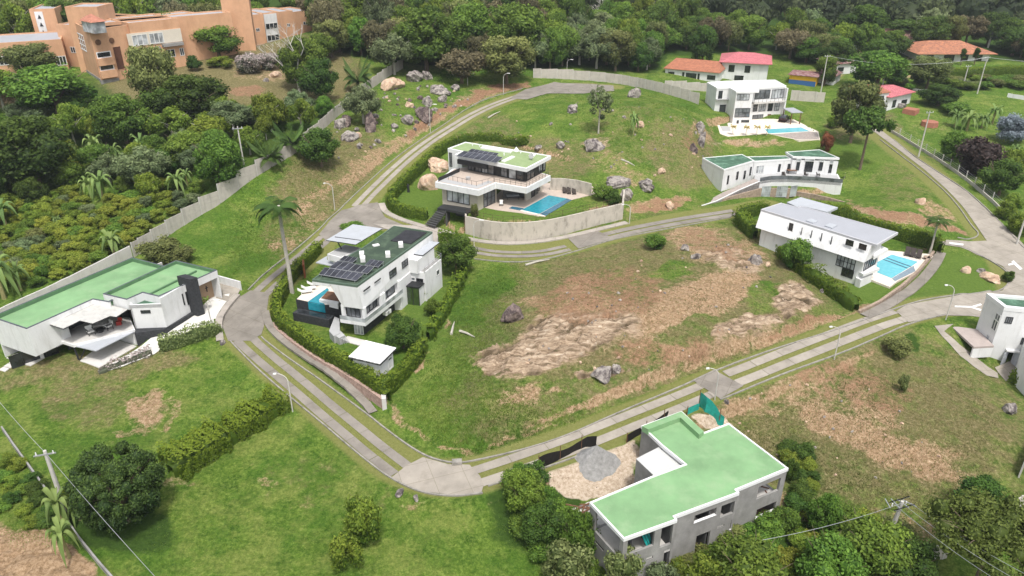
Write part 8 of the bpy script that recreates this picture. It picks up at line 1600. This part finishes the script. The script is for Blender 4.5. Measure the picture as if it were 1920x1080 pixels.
def lamp(px, yb, yt, side, label):
    g = G(px, yb); h = min(7.5, max(3.0, ztop(g.y, yt) - g.z)); e = empty('street_lamp', g, 0, label, 'street lamp', 'slim curved street lamps'); pts = [(g.x, g.y, g.z - .3), (g.x, g.y, g.z + h * .8)]
    for k in range(1, 7): a = k / 6 * 1.35; pts.append((g.x + side * (1 - math.cos(a)) * 1.3, g.y, g.z + h * .8 + math.sin(a) * h * .2))
    MB().tube(pts, [.07] * 2 + [.045] * 6, 6).build('shaft', M_POST, e); x, y, z = pts[-1]; m = MB(); m.hexa([(x - .1, y - .12, z - .06), (x + .55 * side + .1, y - .12, z - .1), (x + .55 * side + .1, y + .12, z - .1), (x - .1, y + .12, z - .06)], [(x - .1, y - .1, z + .06), (x + .55 * side + .1, y - .1, z + .02), (x + .55 * side + .1, y + .1, z + .02), (x - .1, y + .1, z + .06)])
    if side < 0: m.f = [f[::-1] for f in m.f]
    m.build('lamp_head', M_AC, e)
for a in ((549,772,700,-1,'street lamp at the end of the shaggy hedge'), (628,394,343,-1,'street lamp left of the junction above the tall palm'), (944,178,137,1,'street lamp on the cut bank under the olive tree'), (807,248,195,1,'street lamp beside the dark boulders'), (1180,420,383,-1,'street lamp at the right end of the curved retaining wall'), (889,462,412,1,'street lamp in front of the retaining wall'), (1564,674,612,-1,'street lamp beside the two track road below the bare field'),
          (1340,750,690,-1,'street lamp on the grey slab behind the unfinished house'), (1773,600,534,-1,'street lamp by the white arrow at the roundabout'), (397,610,562,1,'thin lamp in front of the tan entrance wall'), (877,160,143,1,'short lamp below the brownish tree'), (1063,132,112,1,'thin lamp behind the car park wall')): lamp(*a)
def wire(a, b, sag, label, r=.022):
    pts = [(a.lerp(b, k / 16) - Vector((0, 0, sag * 4 * (k / 16) * (1 - k / 16)))) for k in range(17)]; tag(MB().tube(pts, r, 4).build('power_line', M_SOLARFR), label, 'power line')
wire(P2, Vector((-57, 66, 8.0)), .6, 'thin power line rising left from the lower left pole'); wire(P2, Vector((-20, 34, 6)), .4, 'thin power line running from the lower left pole to the bottom edge'); wire(P5, P6, 2.0, 'long power line above the olive tree'); wire(P6, P6 + Vector((60, -10, 0)), 1.5, 'power line leaving the tall pole to the right')
for k in (-.8, 0, .8): wire(P4 + Vector((k, 0, 0)), Vector((38 + k * 2, 38, 6)), .4, {-.8: 'left', 0: 'middle', .8: 'right'}[k] + ' of the three power lines running down from the lattice pole', .02)
wire(P4, Vector((20, 44, 5)), .4, 'power line leaving the lattice pole to the left')
# bare white tree on the dry lawn
def bare_tree(px, yb, yt, label, s=1):
    g = G(px, yb); h = ztop(g.y, yt) - g.z; e = empty('bare_tree', g, 0, label, 'tree'); rr = random.Random(3); m = MB(); M_ = mat('white_bark', (.52, .49, .44), .8, .15, 3, .1)
    def grow(p, d, L, r, dep):
        q = p + d * L; m.tube([p, p.lerp(q, .5) + Vector((rr.uniform(-.1, .1), rr.uniform(-.1, .1), 0)) * L * .4, q], [r, r * .85, r * .7], 5)
        if dep == 0: return
        for k in range(2 + (rr.random() < .5)): nd = (d + Vector((rr.uniform(-.9, .9), rr.uniform(-.6, .6), rr.uniform(-.05, .4)))).normalized(); grow(q, nd, L * rr.uniform(.6, .8), r * .6, dep - 1)
    m.tube([g - Vector((0, 0, .4)), g + Vector((0, 0, h * .18))], [.32, .26], 7); b = g + Vector((0, 0, h * .18)); grow(b, Vector((-.62, 0, .75)).normalized(), h * .3, .2, 4); grow(b, Vector((.12, 0, 1)).normalized(), h * .36, .22, 4); m.build('trunk', M_, e)
bare_tree(562, 176, 55, 'bare white branched tree on the dry lawn')
bare_tree(1128, 45, 0, 'bare pale tree standing out in the far forest')
for k, (x0, y0, x1, y1, l) in enumerate([(846,628,852,605,'thick pale fallen branch in the grass left of the dark boulder'), (862,622,890,634,'thin fallen branch in the grass left of the dark boulder'), (985,498,1030,488,'old pale fence rails lying below the curved road'), (1165,300,1190,312,'fallen pale log on the grassy knoll'), (915,222,938,210,'concrete beam lying beside the hill road')]):
    a, b = G(x0, y0), G(x1, y1); m_ = MB(); m_.tube([a + Vector((0, 0, .12)), a.lerp(b, .5) + Vector((0, 0, .25)), b + Vector((0, 0, .15))], [.18, .14, .05], 6); tag(m_.build('fallen_log', M_BARKP), l, 'log')
# drain box by the corner, garden statue and lawn odds and ends
g = G(857, 870); m_ = MB(); m_.box((g.x, g.y, g.z + .2), (1.0, .6, .5), .1); tag(m_.build('drain_box', M_KERB), 'small concrete drain box at the inner road corner', 'drain box')
g = G(766, 360); m_ = MB(); m_.tube([(g.x, g.y, g.z), (g.x, g.y, g.z + .6), (g.x, g.y, g.z + 1.3), (g.x, g.y, g.z + 1.6)], [.3, .22, .25, .1], 8); tag(m_.build('garden_statue', M_DARKMETAL), 'dark upright garden figure beside the hedge of the glass house', 'statue')
# long grass and weeds of the rough plots
def tufts(name, polys, n, hmin, hmax, m, label):
    V, F, A = [], [], []; P_ = []
    for poly, share in polys:
        x0 = min(p[0] for p in poly); x1 = max(p[0] for p in poly); y0 = min(p[1] for p in poly); y1 = max(p[1] for p in poly); c = 0; want = int(n * share)
        while c < want:
            px, py = rng.uniform(x0, x1), rng.uniform(y0, y1)
            if not inpoly(px, py, poly): continue
            z = 0; px += rng.randn() * 16; py += rng.randn() * 10; p = P(px, py, 1.0); j = lookup(rock_keep, p.x, p.y)
            if rng.rand() < j * 1.1: c += .3; continue
            P_.append((p.x, p.y)); c += 1
    P_ = np.array(P_); zz = lookup(Z, P_[:, 0], P_[:, 1]); N = len(P_); k = 4; xy = np.repeat(P_, k, 0) + rng.randn(N * k, 2) * .22; hh = np.repeat(rng.uniform(hmin, hmax, N), k) * rng.uniform(.6, 1.1, N * k); a = rng.uniform(0, 6.28, N * k); w = hh * rng.uniform(.22, .4, N * k); dx, dy = np.cos(a) * w, np.sin(a) * w; lx, ly = rng.randn(N * k) * hh * .3, rng.randn(N * k) * hh * .3; z0 = np.repeat(zz, k)
    q = np.stack([np.stack([xy[:, 0] - dx, xy[:, 1] - dy, z0 - .05], 1), np.stack([xy[:, 0] + dx, xy[:, 1] + dy, z0 - .05], 1), np.stack([xy[:, 0] + dx * .4 + lx, xy[:, 1] + dy * .4 + ly, z0 + hh], 1), np.stack([xy[:, 0] - dx * .4 + lx, xy[:, 1] - dy * .4 + ly, z0 + hh * .9], 1)], 1)
    tone = np.clip(fbm(xy[:, 0], xy[:, 1], 5, 3) * 1.3 - .15 + rng.uniform(-.2, .2, N * k), 0, 1); o = np_mesh(name, q.reshape(-1, 3), np.arange(N * k * 4).reshape(-1, 4), m, attrs={'var': np.repeat(tone, 4)}); tag(o, label, 'grass', kind='stuff')
rock_keep = np.maximum(rock * keep, np.maximum(verge, np.clip(sand * 2, 0, 1)))
GR = leafmat('long_grass', (.07, .13, .02), (.24, .33, .06), 0, .45); GD = leafmat('dry_grass', (.10, .125, .03), (.40, .35, .17), 0, .45)
tufts('long_grass', [([(890,500),(1000,500),(940,640),(890,700),(1000,760),(1180,760),(960,825),(860,835),(760,770),(780,740),(850,620)], .4), ([(880,250),(1000,200),(1180,190),(1300,220),(1330,330),(1200,360),(1050,290)], .35), ([(440,410),(600,330),(650,380),(520,500),(430,520)], .25)], 16000, .07, .2, GR, 'long green grass and weeds on the empty plots')
tufts('dry_grass', [([(1060,500),(1400,430),(1480,520),(1600,610),(1330,700),(1240,690),(1000,760),(900,700),(1000,560)], .3), ([(1360,770),(1560,690),(1780,640),(1880,760),(1860,900),(1700,960),(1500,920),(1480,860)], .45), ([(540,400),(640,300),(760,230),(880,190),(780,270),(660,370)], .25)], 18000, .06, .18, GD, 'dry straw coloured grass and weeds on the rough slopes')
tufts('lawn_weeds', [([(20,740),(180,700),(420,640),(500,720),(300,860),(120,900)], .3), ([(330,900),(540,780),(720,900),(960,940),(1050,1075),(230,1075)], .5), ([(0,880),(60,890),(130,980),(0,985)], .2)], 9000, .04, .11, GR, 'short weeds and grass tufts of the front lawns')
# ================================================================ AIR
mb = MB(); mb.hexa([(-1400, -60, -16), (1400, -60, -16), (1400, 1150, -16), (-1400, 1150, -16)], [(-1400, -60, 190), (1400, -60, 190), (1400, 1150, 190), (-1400, 1150, 190)])
hz = bpy.data.materials.new('haze'); hz.use_nodes = True; n_ = hz.node_tree; n_.nodes.remove(n_.nodes['Principled BSDF']); pv_ = n_.nodes.new('ShaderNodeVolumePrincipled'); pv_.inputs['Color'].default_value = (.80, .86, .93, 1); pv_.inputs['Density'].default_value = .00017; pv_.inputs['Anisotropy'].default_value = .1
n_.links.new(pv_.outputs[0], n_.nodes['Material Output'].inputs['Volume']); tag(mb.build('haze', hz), 'thin pale haze filling the air of the valley', 'haze', kind='stuff')
cy.volume_bounces = 0; cy.volume_step_rate = 10
